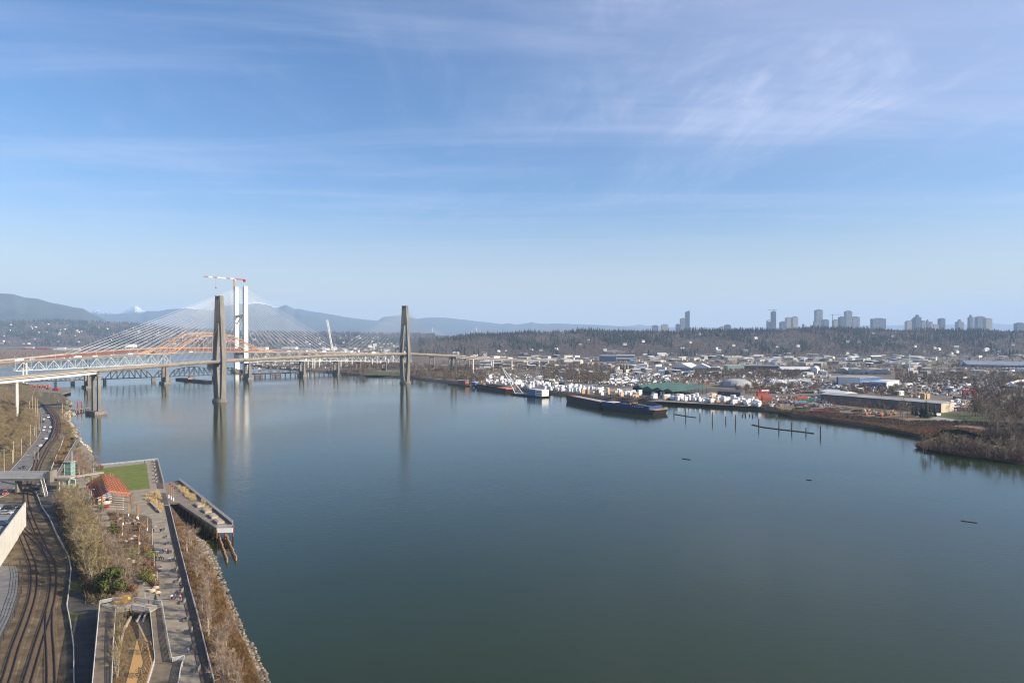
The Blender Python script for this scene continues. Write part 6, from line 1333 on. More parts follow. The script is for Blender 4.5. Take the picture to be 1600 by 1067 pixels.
# ---- parkade with its pale ribbed side wall
pa = thing('parkade', 'parking deck with a pale ribbed side wall at the left edge', 'parking deck', g5(38, 822))
ptop = [G(39, 783, 13.6), G(-70, 774, 13.6), G(-130, 900, 13.6), G(-8, 857, 13.6)]; b0, b1 = G(38.5, 822, 5), G(-12, 900, 5)
c0 = Vector((b0.x, b0.y, 0)); c1 = Vector((b1.x, b1.y, 0)); lv = Vector((-60, 14, 0)); fl = [c0, c0 + lv, c1 + lv, c1]
MB().prism([(p.x, p.y) for p in fl], 5, 12.9).build('structure', M_conc, pa)
MB().prism([(p.x, p.y) for p in fl], 12.9, 13.1).build('deck', mat('parking_asphalt', (.17, .17, .17), .9, (.23, .23, .23), .3, 6), pa)
mb = MB(); d = (c1 - c0).normalized(); nn = Vector((-d.y, d.x, 0)); nn = nn if nn.x > 0 else -nn; L_ = (c1 - c0).length
mb.beam(Z(c0 + nn * .25, 9.7), Z(c1 + nn * .25, 9.7), .3, 9.4)
for i in range(int(L_ / .6)): q = c0 + d * (i * .6) + nn * .42; mb.beam(Z(q, 5), Z(q, 14.4), .12, .1)
mb.build('ribbed_wall', mat('pale_panel', (.40, .39, .36), .8, (.48, .47, .44), .3, 4), pa)
a, b = c0 + Vector((0, 0, 0)), c0 + lv; railing('end_railing', '', [Z(a, 13.1), Z(b, 13.1)], 0, 1.1, 2.4, M_dsteel, 4, parent=pa, pix=False)
mb = MB()
for i in range(8): q = c0 + lv * (.1 + i * .05) + (c1 - c0) * .12; mb.box((q.x, q.y, 13.104), (.12, 5, .006), .1)
mb.build('stall_lines', M_white, pa)
# ---- riverside road
M_line = mat('road_paint', (.62, .61, .56), .7); M_yl = mat('yellow_line', (.24, .19, .09), .7); M_kerb = mat('kerb_concrete', (.30, .285, .255), .85, (.38, .36, .33), .5, 5); M_walk2 = mat('footpath', (.28, .255, .22), .9, (.34, .31, .27), .4, 5)
rl = [(-60, 762), (0, 754), (16.5, 735), (32, 718), (46, 700), (56.5, 688), (63, 676), (64.5, 659), (63.5, 640), (61.5, 632)]; rr_ = [(-60, 800), (12, 772), (33, 751), (49.5, 728.5), (62, 708), (78.5, 686), (83.3, 672), (82.7, 659), (74, 643), (65.5, 632.5)]
sh5('road', rl + rr_[::-1], 5.06, mat('road_asphalt', (.115, .11, .105), .9, (.17, .165, .155), .3, 8))
cl = [((a[0] + b[0]) / 2, (a[1] + b[1]) / 2) for a, b in zip(rl, rr_)]
sweep(MB(), [(G(p[0], p[1], 5), 5.07) for p in cl[1:]], [(-.1, 0), (.1, 0), (.1, .006), (-.1, .006)]).build('centre_line', M_yl)['kind'] = 'structure'
for s, E2 in ((1, rl), (-1, rr_)): sweep(MB(), [(G(p[0], p[1], 5), 5.0) for p in E2], [(-.15, 0), (.15, 0), (.15, .18), (-.15, .18)]).build('kerb', M_kerb)['kind'] = 'structure'
o = MB()
for (x, y) in ((43, 711), (38, 718)): q = g5(x, y); o.box((q.x, q.y, 5.066), (.3, 4.5, .006), -.5); o.box((q.x, q.y, 5.073), (2.6, .3, .004), -.5)
o.build('arrow_marking', M_line)['kind'] = 'structure'
wall_ob('retaining_wall', 'dark low wall between the road and the curved tracks', [(57, 716), (66, 704), (79.5, 686), (84.5, 672), (84, 659), (75, 643), (66, 632)], 5.0, 1.3, M_wald, 'wall', .4)
railing('track_fence', 'pale mesh fence between the curved tracks and the park shrubs', [(80, 735), (88, 716), (95, 700), (99, 688), (98, 680)], 5.0, 1.6, 2.4, M_galv, 4, 'fence')
# ---- hillside at the far left
hs_pts = []; HS = {}
mb = MB(); R_ = []
rows = [(700, 48), (690, 47), (680, 46), (668, 45), (655, 46), (642, 45), (630, 44), (620, 42), (610, 36), (602, 28)]
for j, (y, xr) in enumerate(rows):
    for i in range(9):
        f = i / 8; p = g5(xr - f * 110, y); hgt = 5 + 20 * max(0, f - .22) ** 1.1 + .5 * math.sin(i * 2 + j); R_.append((p.x, p.y, hgt if i else 4.9))
mb.add(R_, [(j * 9 + i, j * 9 + i + 1, (j + 1) * 9 + i + 1, (j + 1) * 9 + i) for j in range(len(rows) - 1) for i in range(8)]); o = mb.build('hillside', mat('hill_soil', (.13, .08, .05), .95, (.18, .135, .075), .2, 7), smooth=True); o.data.flip_normals() if o.data.polygons[0].normal.z < 0 else None; tag(o, kind='structure')
track('lone track curving along the foot of the left hillside', [(-40, 734), (-8, 706), (13, 688), (26, 674), (35.5, 661), (38, 652), (36, 643), (30, 636), (22, 631)], 7.2)
tag(sweep(MB(), [(G(a, b, 7.2), 7.2) for a, b in [(-40, 736), (-8, 708), (13, 690), (27, 675.5), (38, 662), (40, 652), (38, 642)]], [(-3.6, -2.6), (3.2, -2.6), (2.0, -.03), (-2.6, -.03)]).build('track_embankment', M_bankg), kind='structure')
# ---- pedestrian overpass with lift tower and landing
yo = 318.0; X0, X1 = P(-40, 745, yo).x, P(74.5, 745, yo).x
ov = thing('footbridge', 'grey footbridge with tall mesh sides crossing the road and tracks', 'footbridge', (X1, yo, 5))
MB().box(((X0 + X1) / 2, yo + 2, 10.9), (X1 - X0, 4.4, 1.0)).build('deck', M_conc, ov)
for dy, nm in ((-.1, 'mesh_side'), (4.1, 'mesh_side')):
    mb = MB(); n = int((X1 - X0) / 2.0)
    for i in range(n + 1): x = X0 + (X1 - X0) * i / n; mb.beam((x, yo + dy, 11.9), (x, yo + dy, 14.7), .14)
    for z in np.linspace(12.0, 14.7, 12): mb.beam((X0, yo + dy, z), (X1, yo + dy, z), .1 if z < 14.6 else .16, .1)
    for i in range(n * 5): x = X0 + (X1 - X0) * (i + .5) / (n * 5); mb.beam((x, yo + dy, 12), (x, yo + dy, 14.7), .1)
    mb.build(nm, M_galv, ov)
MB().box(((X0 + X1) / 2, yo + 2, 11.905), (X1 - X0, 3.8, .05)).build('walkway', mat('pale_walkway', (.40, .40, .39), .8), ov)
for px in (24, 62.5): x = P(px, 750, yo).x; MB().box((x, yo + 2, 5), (1.0, 3.2, 5.9)).build('pier', M_conc, ov)
MB().box((X1 + .6, yo + 2, 10.2), (1.6, 5.2, 5.2)).build('end_frame', M_conc, ov)
ln = [G(80, 746, 12), G(100, 743, 12), G(124, 737.5, 12)]; la = thing('landing_platform', 'tan landing platform joining the footbridge to the lift tower', 'platform', ln[0])
x0, x1 = X1 + 1.4, P(113, 745, 322).x; MB().box(((x0 + x1) / 2, yo + 5, 11.3), (x1 - x0, 5.5, .6)).build('deck', M_wood_s, la)
MB().beam((x1, yo + 7, 11.6), (x1 + 8, yo + 15, 11.9), 3.0, .4).build('canopy', M_wood_s, la)
for x in (x0 + 2.0, (x0 + x1) / 2, x1 - .6):
    for dy in (3, 7): MB().tube((x, yo + dy, 5), (x, yo + dy, 11.3), .2, .2, 8).build('post', M_galv, la)
railing('railing', '', [(x0, yo + 2.4, 11.9), (x1, yo + 2.4, 11.9)], 0, 1.1, 2, M_galv, 4, parent=la, pix=False)
lt = thing('lift_tower', 'pale green glass lift tower at the end of the footbridge', 'lift tower', (P(109, 750, 330).x, 330, 5)); lx = lt.location.x
MB().box((lx, 330, 5), (3.0, 3.0, 12.2)).build('glazing', mat('green_glass', (.12, .24, .20), .2, (.18, .30, .26), .8, 3, spec=.8), lt)
mb = MB()
for dx in (-1.55, 1.55):
    for dy in (-1.55, 1.55): mb.beam((lx + dx, 330 + dy, 5), (lx + dx, 330 + dy, 17.6), .16)
for z in np.linspace(7, 17.4, 6): mb.beam((lx - 1.6, 328.4, z), (lx + 1.6, 328.4, z), .1); mb.beam((lx + 1.6, 328.4, z), (lx + 1.6, 331.6, z), .1)
mb.build('frame', M_galv, lt); MB().box((lx, 330, 17.6), (4.2, 4.0, .3)).build('roof', M_walk2, lt)
bs, be = P(87, 748, 326), P(122, 686.5, 334); bt_ = thing('leaning_mast', 'long dark leaning steel beam propped on a grey column by the lift tower', 'sculpture', bs)
MB().beam(bs, be, .95, 1.1).build('beam', M_gsteel, bt_); ct = P(111.3, 706, 331); MB().beam(ct - Vector((0, 0, ct.z - 5)), ct, .75).build('column', mat('column_grey', (.22, .23, .24), .6), bt_)
MB().beam(bs + Vector((-.3, -.62, .1)), be + Vector((-.3, -.62, .1)), .12, .5).build('edge_plate', mat('mid_grey_steel', (.2, .21, .22), .6), bt_)
s0_, s1_ = g5(97, 768), G(84, 748, 11.5); stt = thing('stair_flight', 'white railed stair flight dropping from the landing to the park', 'stairs', g5(97, 768)); mb = MB()
for i in range(18): f = i / 17; q = Vector((-214 - 4 * f, 312 + 4 * f, 5.2 + 6.2 * f)); mb.box((q.x, q.y, q.z - .1), (1.0, 2.0, .12), 0)
mb.build('treads', M_conc, stt); railing('handrail', '', [(-213.5, 311, 5.2), (-218, 315, 11.4)], 0, 1.0, 1.2, M_white, 2, parent=stt, pix=False); railing('handrail', '', [(-213.5, 313, 5.2), (-218, 317, 11.4)], 0, 1.0, 1.2, M_white, 2, parent=stt, pix=False)
# ---- curved ramps at the bottom
rp = thing('ramp_walkway', 'U shaped raised ramp walkway with pale railings around the playground', 'ramp', g5(200, 1000))
def slab(pts, zs, m, nm='deck', th=.35):
    w = [G(p[0], p[1], z) for p, z in zip(pts, zs)]; vs = [tuple(p) for p in w] + [(p.x, p.y, p.z - th) for p in w]; n = len(w)
    t3 = tessellate_polygon([[Vector((q.x, q.y, 0)) for q in w]]); fs = []
    for a, b, c in t3:
        if (w[b] - w[a]).cross(w[c] - w[a]).z < 0: b, c = c, b
        fs += [(a, b, c), (n + c, n + b, n + a)]
    fs += [(i, (i + 1) % n, n + (i + 1) % n, n + i) for i in range(n)]; return MB().add(vs, fs).build(nm, m, rp)
M_ramp = mat('ramp_surface', (.13, .10, .072), .9, (.19, .155, .11), .5, 6)
slab([(156, 945), (180, 955), (177, 1010), (173, 1110), (141, 1110), (149, 1020)], [8.3, 8.2, 8.5, 9, 9, 8.5], M_ramp)
slab([(156.5, 944.5), (176, 940.5), (205, 939), (232, 943), (252.5, 945.5), (234, 955), (205, 951), (180.4, 955)], [8.2, 8.1, 8, 7.7, 7.4, 7.4, 8.0, 8.1], mat('ramp_top', (.27, .24, .2), .9, (.33, .3, .25), .5, 5))
slab([(234.3, 955.6), (253, 946.5), (260, 990), (268, 1035), (242, 1035), (238, 992)], [7.0, 7.0, 5.9, 5.3, 5.3, 5.9], M_ramp)
slab([(242, 1035.6), (268.3, 1035.6), (289, 1030.5), (283, 1046), (272, 1110), (220, 1110)], [5.25] * 6, M_ramp)
for pts, z, lab in (([(156, 944.5), (149, 1020), (141, 1110)], 8.45, 'outer'), ([(180.5, 955.5), (177, 1010), (173, 1110)], 8.4, 'inner'), ([(156.5, 944), (176, 940), (205, 938.5), (232, 942.5), (252.5, 945)], 8.05, 'top'), ([(180.6, 955.2), (205, 951.5), (234, 955.5)], 8.0, 't2')): railing('railing', '', pts, z, 1.15, 1.5, M_galv, 6, parent=rp, t=.08)
for P1 in ([(253.2, 946.5, 7.05), (260.3, 990, 5.95), (268.6, 1035, 5.3)], [(234.3, 955.8, 7.05), (238, 992, 5.95), (242, 1035, 5.3), (220, 1110, 5.25)], [(268.6, 1035, 5.3), (289, 1030.5, 5.25), (283, 1046, 5.25), (272, 1110, 5.25)]): railing('railing', '', [tuple(G(a, b, c)) for a, b, c in P1], 0, 1.15, 1.5, M_galv, 6, parent=rp, pix=False, t=.08)
for px, y, z in [(158, 960, 8), (153, 1000, 8), (149, 1040, 8), (176, 975, 8), (175, 1010, 8), (173, 1050, 8), (205, 946, 7.6), (237, 965, 6.3), (254, 960, 6.3)]:
    q = G(px, y, z); MB().tube((q.x, q.y, 4.9), (q.x, q.y, z + .05), .25, .25, 8).build('column', M_conc, rp)
lw = [G(a, b, c) for a, b, c in [(156.6, 945, 8.2), (149.6, 1020, 8.4), (141.6, 1110, 8.9)]]
sweep(MB(), [(p, 5) for p in lw], [(-.15, 0), (.15, 0), (.15, 2.9), (-.15, 2.9)]).build('side_wall', M_conc, rp)
sh5('rubber_play_surface', [(214, 997.4), (236.5, 993), (240.5, 1033), (221, 1110), (186, 1110), (197, 1067), (204, 1039)], 5.06, mat('yellow_rubber', (.42, .26, .10), .9, (.06, .055, .05), .16, 2, lo=.76, hi=.78)); sh5('play_gravel', [(216, 965), (232, 963), (236, 992), (217, 996.5)], 5.055, mat('tan_gravel', (.34, .24, .14), .95, (.42, .31, .2), 1.5, 5))
def frame_tower(px, y, lab, h=2.6):
    c = g5(px, y); t = thing('climbing_frame', lab, 'climbing frame', c)
    for i, (dx, dy) in enumerate(((-1, -1), (1, -1), (1, 1), (-1, 1))): MB().tube((c.x + dx, c.y + dy, 5), (c.x + dx * .6, c.y + dy * .6, 5 + h), .1, .08, 6).build('post', M_log, t)
    mb = MB()
    for k in range(4): z = 5 + h * (k + 1) / 4; s = 1 - .4 * (k + 1) / 4; mb.beam((c.x - s, c.y - s, z), (c.x + s, c.y + s, z), .07); mb.beam((c.x + s, c.y - s, z), (c.x - s, c.y + s, z), .07)
    mb.build('rope_net', M_dsteel, t)
frame_tower(229, 1020, 'timber climbing frame on the yellow rubber near the railing'); frame_tower(219, 1056, 'low rope climbing frame at the bottom of the yellow playground', 1.8)
sl = g5(223, 968); t = thing('slide', 'white double slide above the yellow playground', 'slide', sl)
for s in (-1, 1): MB().beam((sl.x + s * .8, sl.y - 1.5, 5.1), (sl.x + s * .5, sl.y + 2, 7.6), .5, .12).build('chute', M_white, t)
MB().box((sl.x, sl.y + 2.4, 5), (2, 1, 2.6)).build('platform', M_log, t)
w = [(g5(*p), 5.9) for p in [(188, 1010), (194, 985), (204, 968), (210, 955)]]; tag(sweep(MB(), w, [(-.2, -.9), (.2, -.9), (.2, 0), (-.2, 0)]).build('garden_wall', M_wood_s), 'slanting pale wall between the inner ramp railing and the playground', 'wall')
ym = g5(195, 944); t = thing('scissor_lift', 'small yellow work lift parked on the top of the ramp', 'work lift', (ym.x, ym.y, 8.15)); q = G(195, 942, 8.2); t.location = q
for nm, sz, dz, dx, m in (('basket', (1.6, 1.1, 1.1), .9, .4, M_yel), ('base', (3.0, 1.2, .5), .25, -1, M_yel), ('scissor_arms', (.6, .5, .5), .6, .2, M_dsteel)): MB().box((q.x + dx, q.y, q.z + dz), sz).build(nm, m, t)
# ================================================================== cars
def car_mesh(kind):
    """profile lofted across the width: body lower + cabin"""
    L_ = {'sedan': 4.6, 'suv': 4.7, 'van': 5.6}[kind]; W_ = 1.82; hb = {'sedan': .92, 'suv': 1.05, 'van': 1.2}[kind]; ht = {'sedan': 1.42, 'suv': 1.72, 'van': 2.3}[kind]
    x0, x1 = -L_ / 2, L_ / 2
    prof = [(x0, .35), (x0 + .05, hb * .82), (x0 + .25, hb), (x1 - 1.15, hb), (x1 - .15, hb * .78), (x1, .5), (x1 - .05, .3), (x0 + .1, .28)]
    mb = MB(); n = len(prof); vs = []
    for y, s in ((-W_ / 2, .94), (-W_ / 2 + .12, 1), (W_ / 2 - .12, 1), (W_ / 2, .94)):
        for x, z in prof: vs.append((x * (s if abs(y) > .85 else 1), y, .3 + (z - .3) * (.96 if s < 1 else 1)))
    fs = []
    for r in range(3):
        for k in range(n): a = r * n + k; b = r * n + (k + 1) % n; fs.append((a, b, b + n, a + n))
    fs += [tuple(reversed(range(n))), tuple(3 * n + k for k in range(n))]; mb.add(vs, fs)
    c0, c1 = {'sedan': (x0 + .55, x1 - 1.2), 'suv': (x0 + .12, x1 - 1.15), 'van': (x0 + .08, x1 - .9)}[kind]; t0, t1 = {'sedan': (c0 + .75, c1 - .85), 'suv': (c0 + .3, c1 - .75), 'van': (c0 + .1, c1 - .6)}[kind]
    gl = MB(); w2 = W_ / 2 - .12; w3 = W_ / 2 - .28; vs = [(c0, -w2, hb), (c1, -w2, hb), (c1, w2, hb), (c0, w2, hb), (t0, -w3, ht - .06), (t1, -w3, ht - .06), (t1, w3, ht - .06), (t0, w3, ht - .06)]
    gl.add(vs, [(0, 1, 5, 4), (1, 2, 6, 5), (2, 3, 7, 6), (3, 0, 4, 7)])
    rf_ = MB(); rf_.add([(t0 - .05, -w3 - .03, ht - .06), (t1 + .05, -w3 - .03, ht - .06), (t1 + .05, w3 + .03, ht - .06), (t0 - .05, w3 + .03, ht - .06), (t0 + .1, -w3 + .1, ht), (t1 - .1, -w3 + .1, ht), (t1 - .1, w3 - .1, ht), (t0 + .1, w3 - .1, ht)], [(0, 1, 5, 4), (1, 2, 6, 5), (2, 3, 7, 6), (3, 0, 4, 7), (4, 5, 6, 7), (3, 2, 1, 0)])
    return mb, gl, rf_, L_, W_, hb
PAINT = {'white': (.72, .72, .72), 'silver': (.36, .37, .38), 'dark': (.03, .032, .036), 'blue': (.035, .07, .16), 'red': (.42, .03, .03), 'grey': (.13, .135, .14)}
M_tyre = mat('tyre', (.02, .02, .02), .9); M_rim = mat('wheel_rim', (.35, .35, .36), .4, metal=.6); M_lampw = mat('headlamp', (.7, .7, .72), .2); M_lampr = mat('tail_lamp', (.35, .02, .02), .3)
def car(kind, colour, loc, rz, label):
    mb, gl, rf_, L_, W_, hb = car_mesh(kind); m = mat('car_paint_' + colour, PAINT[colour], .28, spec=.6); t = thing('parked_car' if 'park' in label else 'car', label, 'van' if kind == 'van' else 'car', (0, 0, 0)); ps = [mb.build('body', m), gl.build('windows', M_glass), rf_.build('roof', m)]
    for x in (-L_ / 2 + .85, L_ / 2 - .9):
        for y in (-W_ / 2 + .08, W_ / 2 - .08):
            w = MB().tube((x, y - .11, .33), (x, y + .11, .33), .33, .33, 12).build('wheel', M_tyre); ps.append(w); sgn = 1 if y > 0 else -1; r = MB().tube((x, y + sgn * .112, .33), (x, y + sgn * .12, .33), .2, .2, 10).build('rim', M_rim); r.parent = w
    for y in (-.62, .62):
        ps.append(MB().box((L_ / 2 - .06, y, .58), (.1, .38, .16)).build('headlight', M_lampw)); ps.append(MB().box((-L_ / 2 - .0, y, .62), (.08, .34, .2)).build('tail_light', M_lampr))
    for p in ps: p.parent = t
    t.location = loc; t.rotation_euler = (0, 0, rz); return t
def roadz(px, y): p = g5(px, y); p.z = 5.07; return p
rd = lambda a, b: math.atan2((g5(*b) - g5(*a)).y, (g5(*b) - g5(*a)).x)
for px, y, k, c, up, lab in [(71.5, 646, 'sedan', 'dark', 1, 'dark car farthest up the riverside road'), (75.8, 652.5, 'van', 'white', 0, 'white van nearest the curve of the tracks on the road'), (68.6, 656, 'sedan', 'white', 1, 'upper white car in the left lane ahead of the dark one'), (67.6, 660, 'suv', 'dark', 1, 'dark car in the left lane between two white cars'), (69.8, 668, 'sedan', 'white', 1, 'white car in the left lane opposite another white car'), (79, 668.5, 'sedan', 'white', 0, 'white car in the right lane level with another white car'), (68.3, 673, 'suv', 'white', 1, 'white car behind another in the left lane of the road'), (77.3, 675, 'sedan', 'silver', 0, 'silver car in the right lane below the white one'), (72.3, 686, 'suv', 'white', 0, 'white car alone halfway down the riverside road'), (63.5, 697, 'sedan', 'white', 0, 'white car lowest of the white ones on the riverside road'), (36.8, 731.5, 'sedan', 'dark', 0, 'dark car on the road just above the footbridge'), (8, 772, 'suv', 'red', 0, 'red car on the road below the footbridge at the left edge')]:
    a, b = ((60, 712), (78, 684)) if y > 680 else ((74, 684), (74, 640)); rz = rd((22, 745), (40, 716)) if y > 710 else (rd((56, 704), (74, 680)) if y > 680 else rd((75, 680), (74, 650)))
    car(k, c, roadz(px, y), rz + (0 if up else math.pi), lab)
for px, y, k, c, rz, lab in [(9, 803, 'sedan', 'silver', .1, 'pale silver sedan parked on the parking deck'), (16, 795, 'suv', 'dark', .15, 'dark car parked beyond the silver sedan on the parking deck'), (27, 793, 'sedan', 'dark', .15, 'dark sedan parked nearest the end wall of the parking deck'), (6, 820, 'suv', 'blue', .1, 'blue car parked nearest the camera on the parking deck'), (-8, 796, 'sedan', 'white', .1, 'white sedan parked at the left edge of the parking deck')]:
    p = G(px, y, 13.12); car(k, c, p, rz, lab)
p = g5(60, 763); p.z = 5.06; car('van', 'grey', p, rd((58, 790), (60, 760)), 'grey van parked in the shade under the footbridge end')
# ================================================================== people
SKIN = mat('skin', (.45, .28, .2), .6); HAIR = mat('dark_hair', (.03, .02, .015), .7); _pm = {}
def skinned(name, verts, edges, rad, m, root=0):
    me = bpy.data.meshes.new(name); me.from_pydata(verts, edges, []); o = bpy.data.objects.new(name, me); link(o)
    md = o.modifiers.new('s', 'SKIN'); me.skin_vertices[0].data[root].use_root = True
    for i, r in enumerate(rad): me.skin_vertices[0].data[i].radius = (r, r) if not isinstance(r, tuple) else r
    s = o.modifiers.new('u', 'SUBSURF'); s.levels = 1; bpy.context.view_layer.update()
    ev = o.evaluated_get(bpy.context.evaluated_depsgraph_get()); nm = bpy.data.meshes.new_from_object(ev); nm.materials.clear(); nm.materials.append(m)
    for p in nm.polygons: p.use_smooth = True
    bpy.data.objects.remove(o); r = bpy.data.objects.new(name, nm); return r
def pose(kind):
    if kind == 'sit': hip, kneeL, kneeR, footL, footR, dz = (0, 0, .52), (.45, .12, .52), (.45, -.12, .5), (.5, .13, .08), (.48, -.13, .08), -.42
    elif kind == 'walk': hip, kneeL, kneeR, footL, footR, dz = (0, 0, .92), (.16, .1, .5), (-.03, -.1, .48), (.3, .1, .08), (-.32, -.1, .12), 0
    else: hip, kneeL, kneeR, footL, footR, dz = (0, 0, .93), (.02, .11, .5), (.01, -.11, .5), (0, .12, .08), (.0, -.12, .08), 0
    b = .93 + dz if kind == 'sit' else .93
    V = [hip, (0, 0, hip[2] + .25), (.0, 0, hip[2] + .5), (0, 0, hip[2] + .6), (.02, 0, hip[2] + .7), (.02, 0, hip[2] + .82), (0, .18, hip[2] + .5), (0, -.18, hip[2] + .5), (.02 if kind != 'walk' else -.12, .25, hip[2] + .24), (.02 if kind != 'walk' else .12, -.25, hip[2] + .24),
         (.12 if kind != 'walk' else -.02, .25, hip[2] + .02), (.12 if kind != 'walk' else .3, -.24, hip[2] + .06), (0, .1, hip[2] - .03), (0, -.1, hip[2] - .03), kneeL, kneeR, footL, footR, (footL[0] + .17, footL[1], footL[2] - .03), (footR[0] + .17, footR[1], footR[2] - .03)]
    E = [(0, 1), (1, 2), (2, 3), (3, 4), (4, 5), (2, 6), (2, 7), (6, 8), (7, 9), (8, 10), (9, 11), (0, 12), (0, 13), (12, 14), (13, 15), (14, 16), (15, 17), (16, 18), (17, 19)]
    R = [.13, .13, .15, .06, .1, .085, .06, .06, .045, .045, .035, .035, .09, .09, .06, .06, .04, .04, .035, .035]; return V, E, R
def person(kind, loc, rz, jacket, trousers, label, s=1.0):
    key = (kind,)
    if key not in _pm:
        V, E, R = pose(kind); body = skinned('person', V, E, R, SKIN).data
        ids = [1, 0, 2, 6, 7, 8, 9, 10, 11]; mp_ = {v: i for i, v in enumerate(ids)}; je = [(a, b) for a, b in E if a in mp_ and b in mp_]
        jk = skinned('jacket', [V[i] for i in ids], [(mp_[a], mp_[b]) for a, b in je], [R[i] + .035 for i in ids], SKIN).data
        ids = [0, 12, 13, 14, 15, 16, 17]; mp_ = {v: i for i, v in enumerate(ids)}; te = [(a, b) for a, b in E if a in mp_ and b in mp_]
        tr = skinned('trousers', [V[i] for i in ids], [(mp_[a], mp_[b]) for a, b in te], [R[i] + .025 for i in ids], SKIN).data
        h = V[5]; hr = skinned('hair', [(h[0] - .03, 0, h[2] - .06), (h[0] - .02, 0, h[2] + .04)], [(0, 1)], [.1, .09], HAIR).data; _pm[key] = (body, jk, tr, hr)
    body, jk, tr, hr = _pm[key]; o = bpy.data.objects.new('person', body); link(o); o.location = loc; o.rotation_euler = (0, 0, rz); o.scale = (s, s, s); tag(o, label, 'person')
    for nm, me, c in (('jacket', jk, jacket), ('trousers', tr, trousers)):
        m2 = me.copy(); m2.materials.clear(); m2.materials.append(mat('cloth_%s' % c, CLOTH[c], .9)); ch = bpy.data.objects.new(nm, m2); link(ch); ch.parent = o
    ch = bpy.data.objects.new('hair', hr); link(ch); ch.parent = o
CLOTH = {'black': (.015, .015, .018), 'red': (.4, .03, .03), 'pink': (.6, .2, .28), 'white': (.7, .7, .68), 'blue': (.04, .1, .3), 'navy': (.02, .03, .07), 'grey': (.2, .2, .21), 'tan': (.4, .3, .2), 'orange': (.6, .2, .04)}
for px, y, k, rz, j, t_, lab in [(240, 832, 'stand', 1, 'red', 'black', 'person in a red jacket standing left at the upper promenade'), (250.7, 831.5, 'stand', 2, 'black', 'black', 'person in black with a bag at the upper promenade'), (255, 864, 'walk', 1.8, 'blue', 'navy', 'person in blue left in the colourful group on the promenade'), (259.5, 865, 'stand', 0, 'pink', 'blue', 'person in pink in the middle of the colourful group'), (262.5, 864, 'stand', 3, 'red', 'black', 'person in red right in the colourful group on the promenade'),
                                 (244, 875.5, 'walk', 1.5, 'black', 'black', 'leftmost of four dark dressed walkers on the promenade'), (249, 876.5, 'walk', 1.5, 'black', 'navy', 'second of four dark dressed walkers, in navy trousers'), (252, 875.8, 'walk', 1.6, 'navy', 'black', 'third of four dark dressed walkers, in a navy jacket'), (255.3, 875.5, 'walk', 1.6, 'grey', 'black', 'rightmost of four dark dressed walkers, in a grey jacket'), (265.3, 877.5, 'walk', -1.5, 'white', 'blue', 'person in white walking beside the seats below the colourful group'),
                                 (268.6, 937.5, 'walk', -1.4, 'white', 'black', 'person in a white top walking near the ramp landing'), (273.7, 937.5, 'walk', -1.4, 'blue', 'red', 'person in a blue top with red trousers near the ramp landing'), (281.5, 938, 'walk', -1.5, 'pink', 'navy', 'person in pink beside the seats right of the ramp'), (293.7, 1022.5, 'walk', 1.5, 'grey', 'blue', 'person in grey walking alone near the bottom of the promenade'), (294.5, 766, 'stand', 2, 'black', 'black', 'person in black leaning at the finger pier railing'), (225.5, 724, 'stand', 1, 'black', 'navy', 'dark dressed person by the far corner of the lawn'), (229.6, 1008, 'walk', .4, 'white', 'grey', 'small person in white playing on the yellow rubber surface')]:
    p = g5(px, y); p.z = 5.09 if not 290 < px < 296 or y > 800 else 5.14
    person(k, p, rz, j, t_, lab, .75 if 'small' in lab else 1.0)
p = G(33, 747, 11.96); person('walk', (p.x, 320, 11.96), 0, 'white', 'navy', 'person in white crossing the mesh sided footbridge')
sp_ = g5(291, 969); person('sit', (sp_.x, sp_.y, 5.12), math.pi, 'blue', 'black', 'person in blue sitting on a promenade block seat')
# ================================================================== near trees and shrubs
def T5(lst, keys, lab, grp, smin, smax, z=5.0, base=10.0, cat='tree', jit=0):
    for px, y in lst: g = G(px + rf.uniform(-jit, jit), y + rf.uniform(-jit, jit), z); put_tree(rf.choice(keys), g, rf.uniform(smin, smax) / base, lab, cat, grp)
B3 = ('bare0', 'bare1', 'bare2'); R2 = ('red0', 'red1'); O2 = ('olive0', 'olive1')
T5([(97, 803), (106, 816), (113, 832), (121, 848), (128, 864), (133, 882), (140, 902), (147, 918), (116, 806), (127, 820), (135, 838), (144, 852), (120, 826), (110, 800), (103, 790), (137, 818), (148, 834), (128, 838), (124, 796), (132, 806), (140, 880), (149, 890), (131, 852), (112, 790), (117, 815), (142, 865), (101, 797), (109, 808), (124, 840), (136, 870), (143, 908), (150, 904), (138, 890), (131, 872), (126, 857), (118, 841), (153, 925)], O2, 'olive toned leafless tree in the belt beside the shadowed lane', 'olive trees of the lane belt', 9, 12.5, jit=2)
T5([(158, 862), (165, 878), (172, 892), (160, 900), (180, 900), (188, 916), (176, 912), (196, 905), (150, 875), (168, 862), (186, 885), (196, 925), (183, 928), (155, 850), (176, 872), (204, 915), (192, 895)], B3 + R2, 'brown leafless tree between the garden path and the dark evergreen', 'brown trees around the evergreen', 7.5, 10.5, jit=2)
T5([(114, 730), (122, 734), (130, 738), (120, 722), (127, 727), (135, 733), (138, 742), (131, 748), (123, 745), (140, 752), (113, 722), (145, 738), (136, 724), (108, 738)], R2, 'pinkish leafless tree above the pergola by the lift tower', 'pinkish trees left of the lawn', 7, 9.5, jit=1, base=8)
T5([(293.7, 866), (300, 857), (305, 908), (308, 900), (316, 960), (326, 1000), (338.5, 1031), (341, 1024), (351.6, 1019), (360, 1066), (322, 940), (330, 975), (345, 1050), (318, 925), (312, 884), (368, 1090), (352, 1085)], R2, 'reddish leafless tree on the bank between boardwalk and rocks', 'reddish trees on the rocky bank', 7, 9.5, z=4.2, base=8, jit=1)
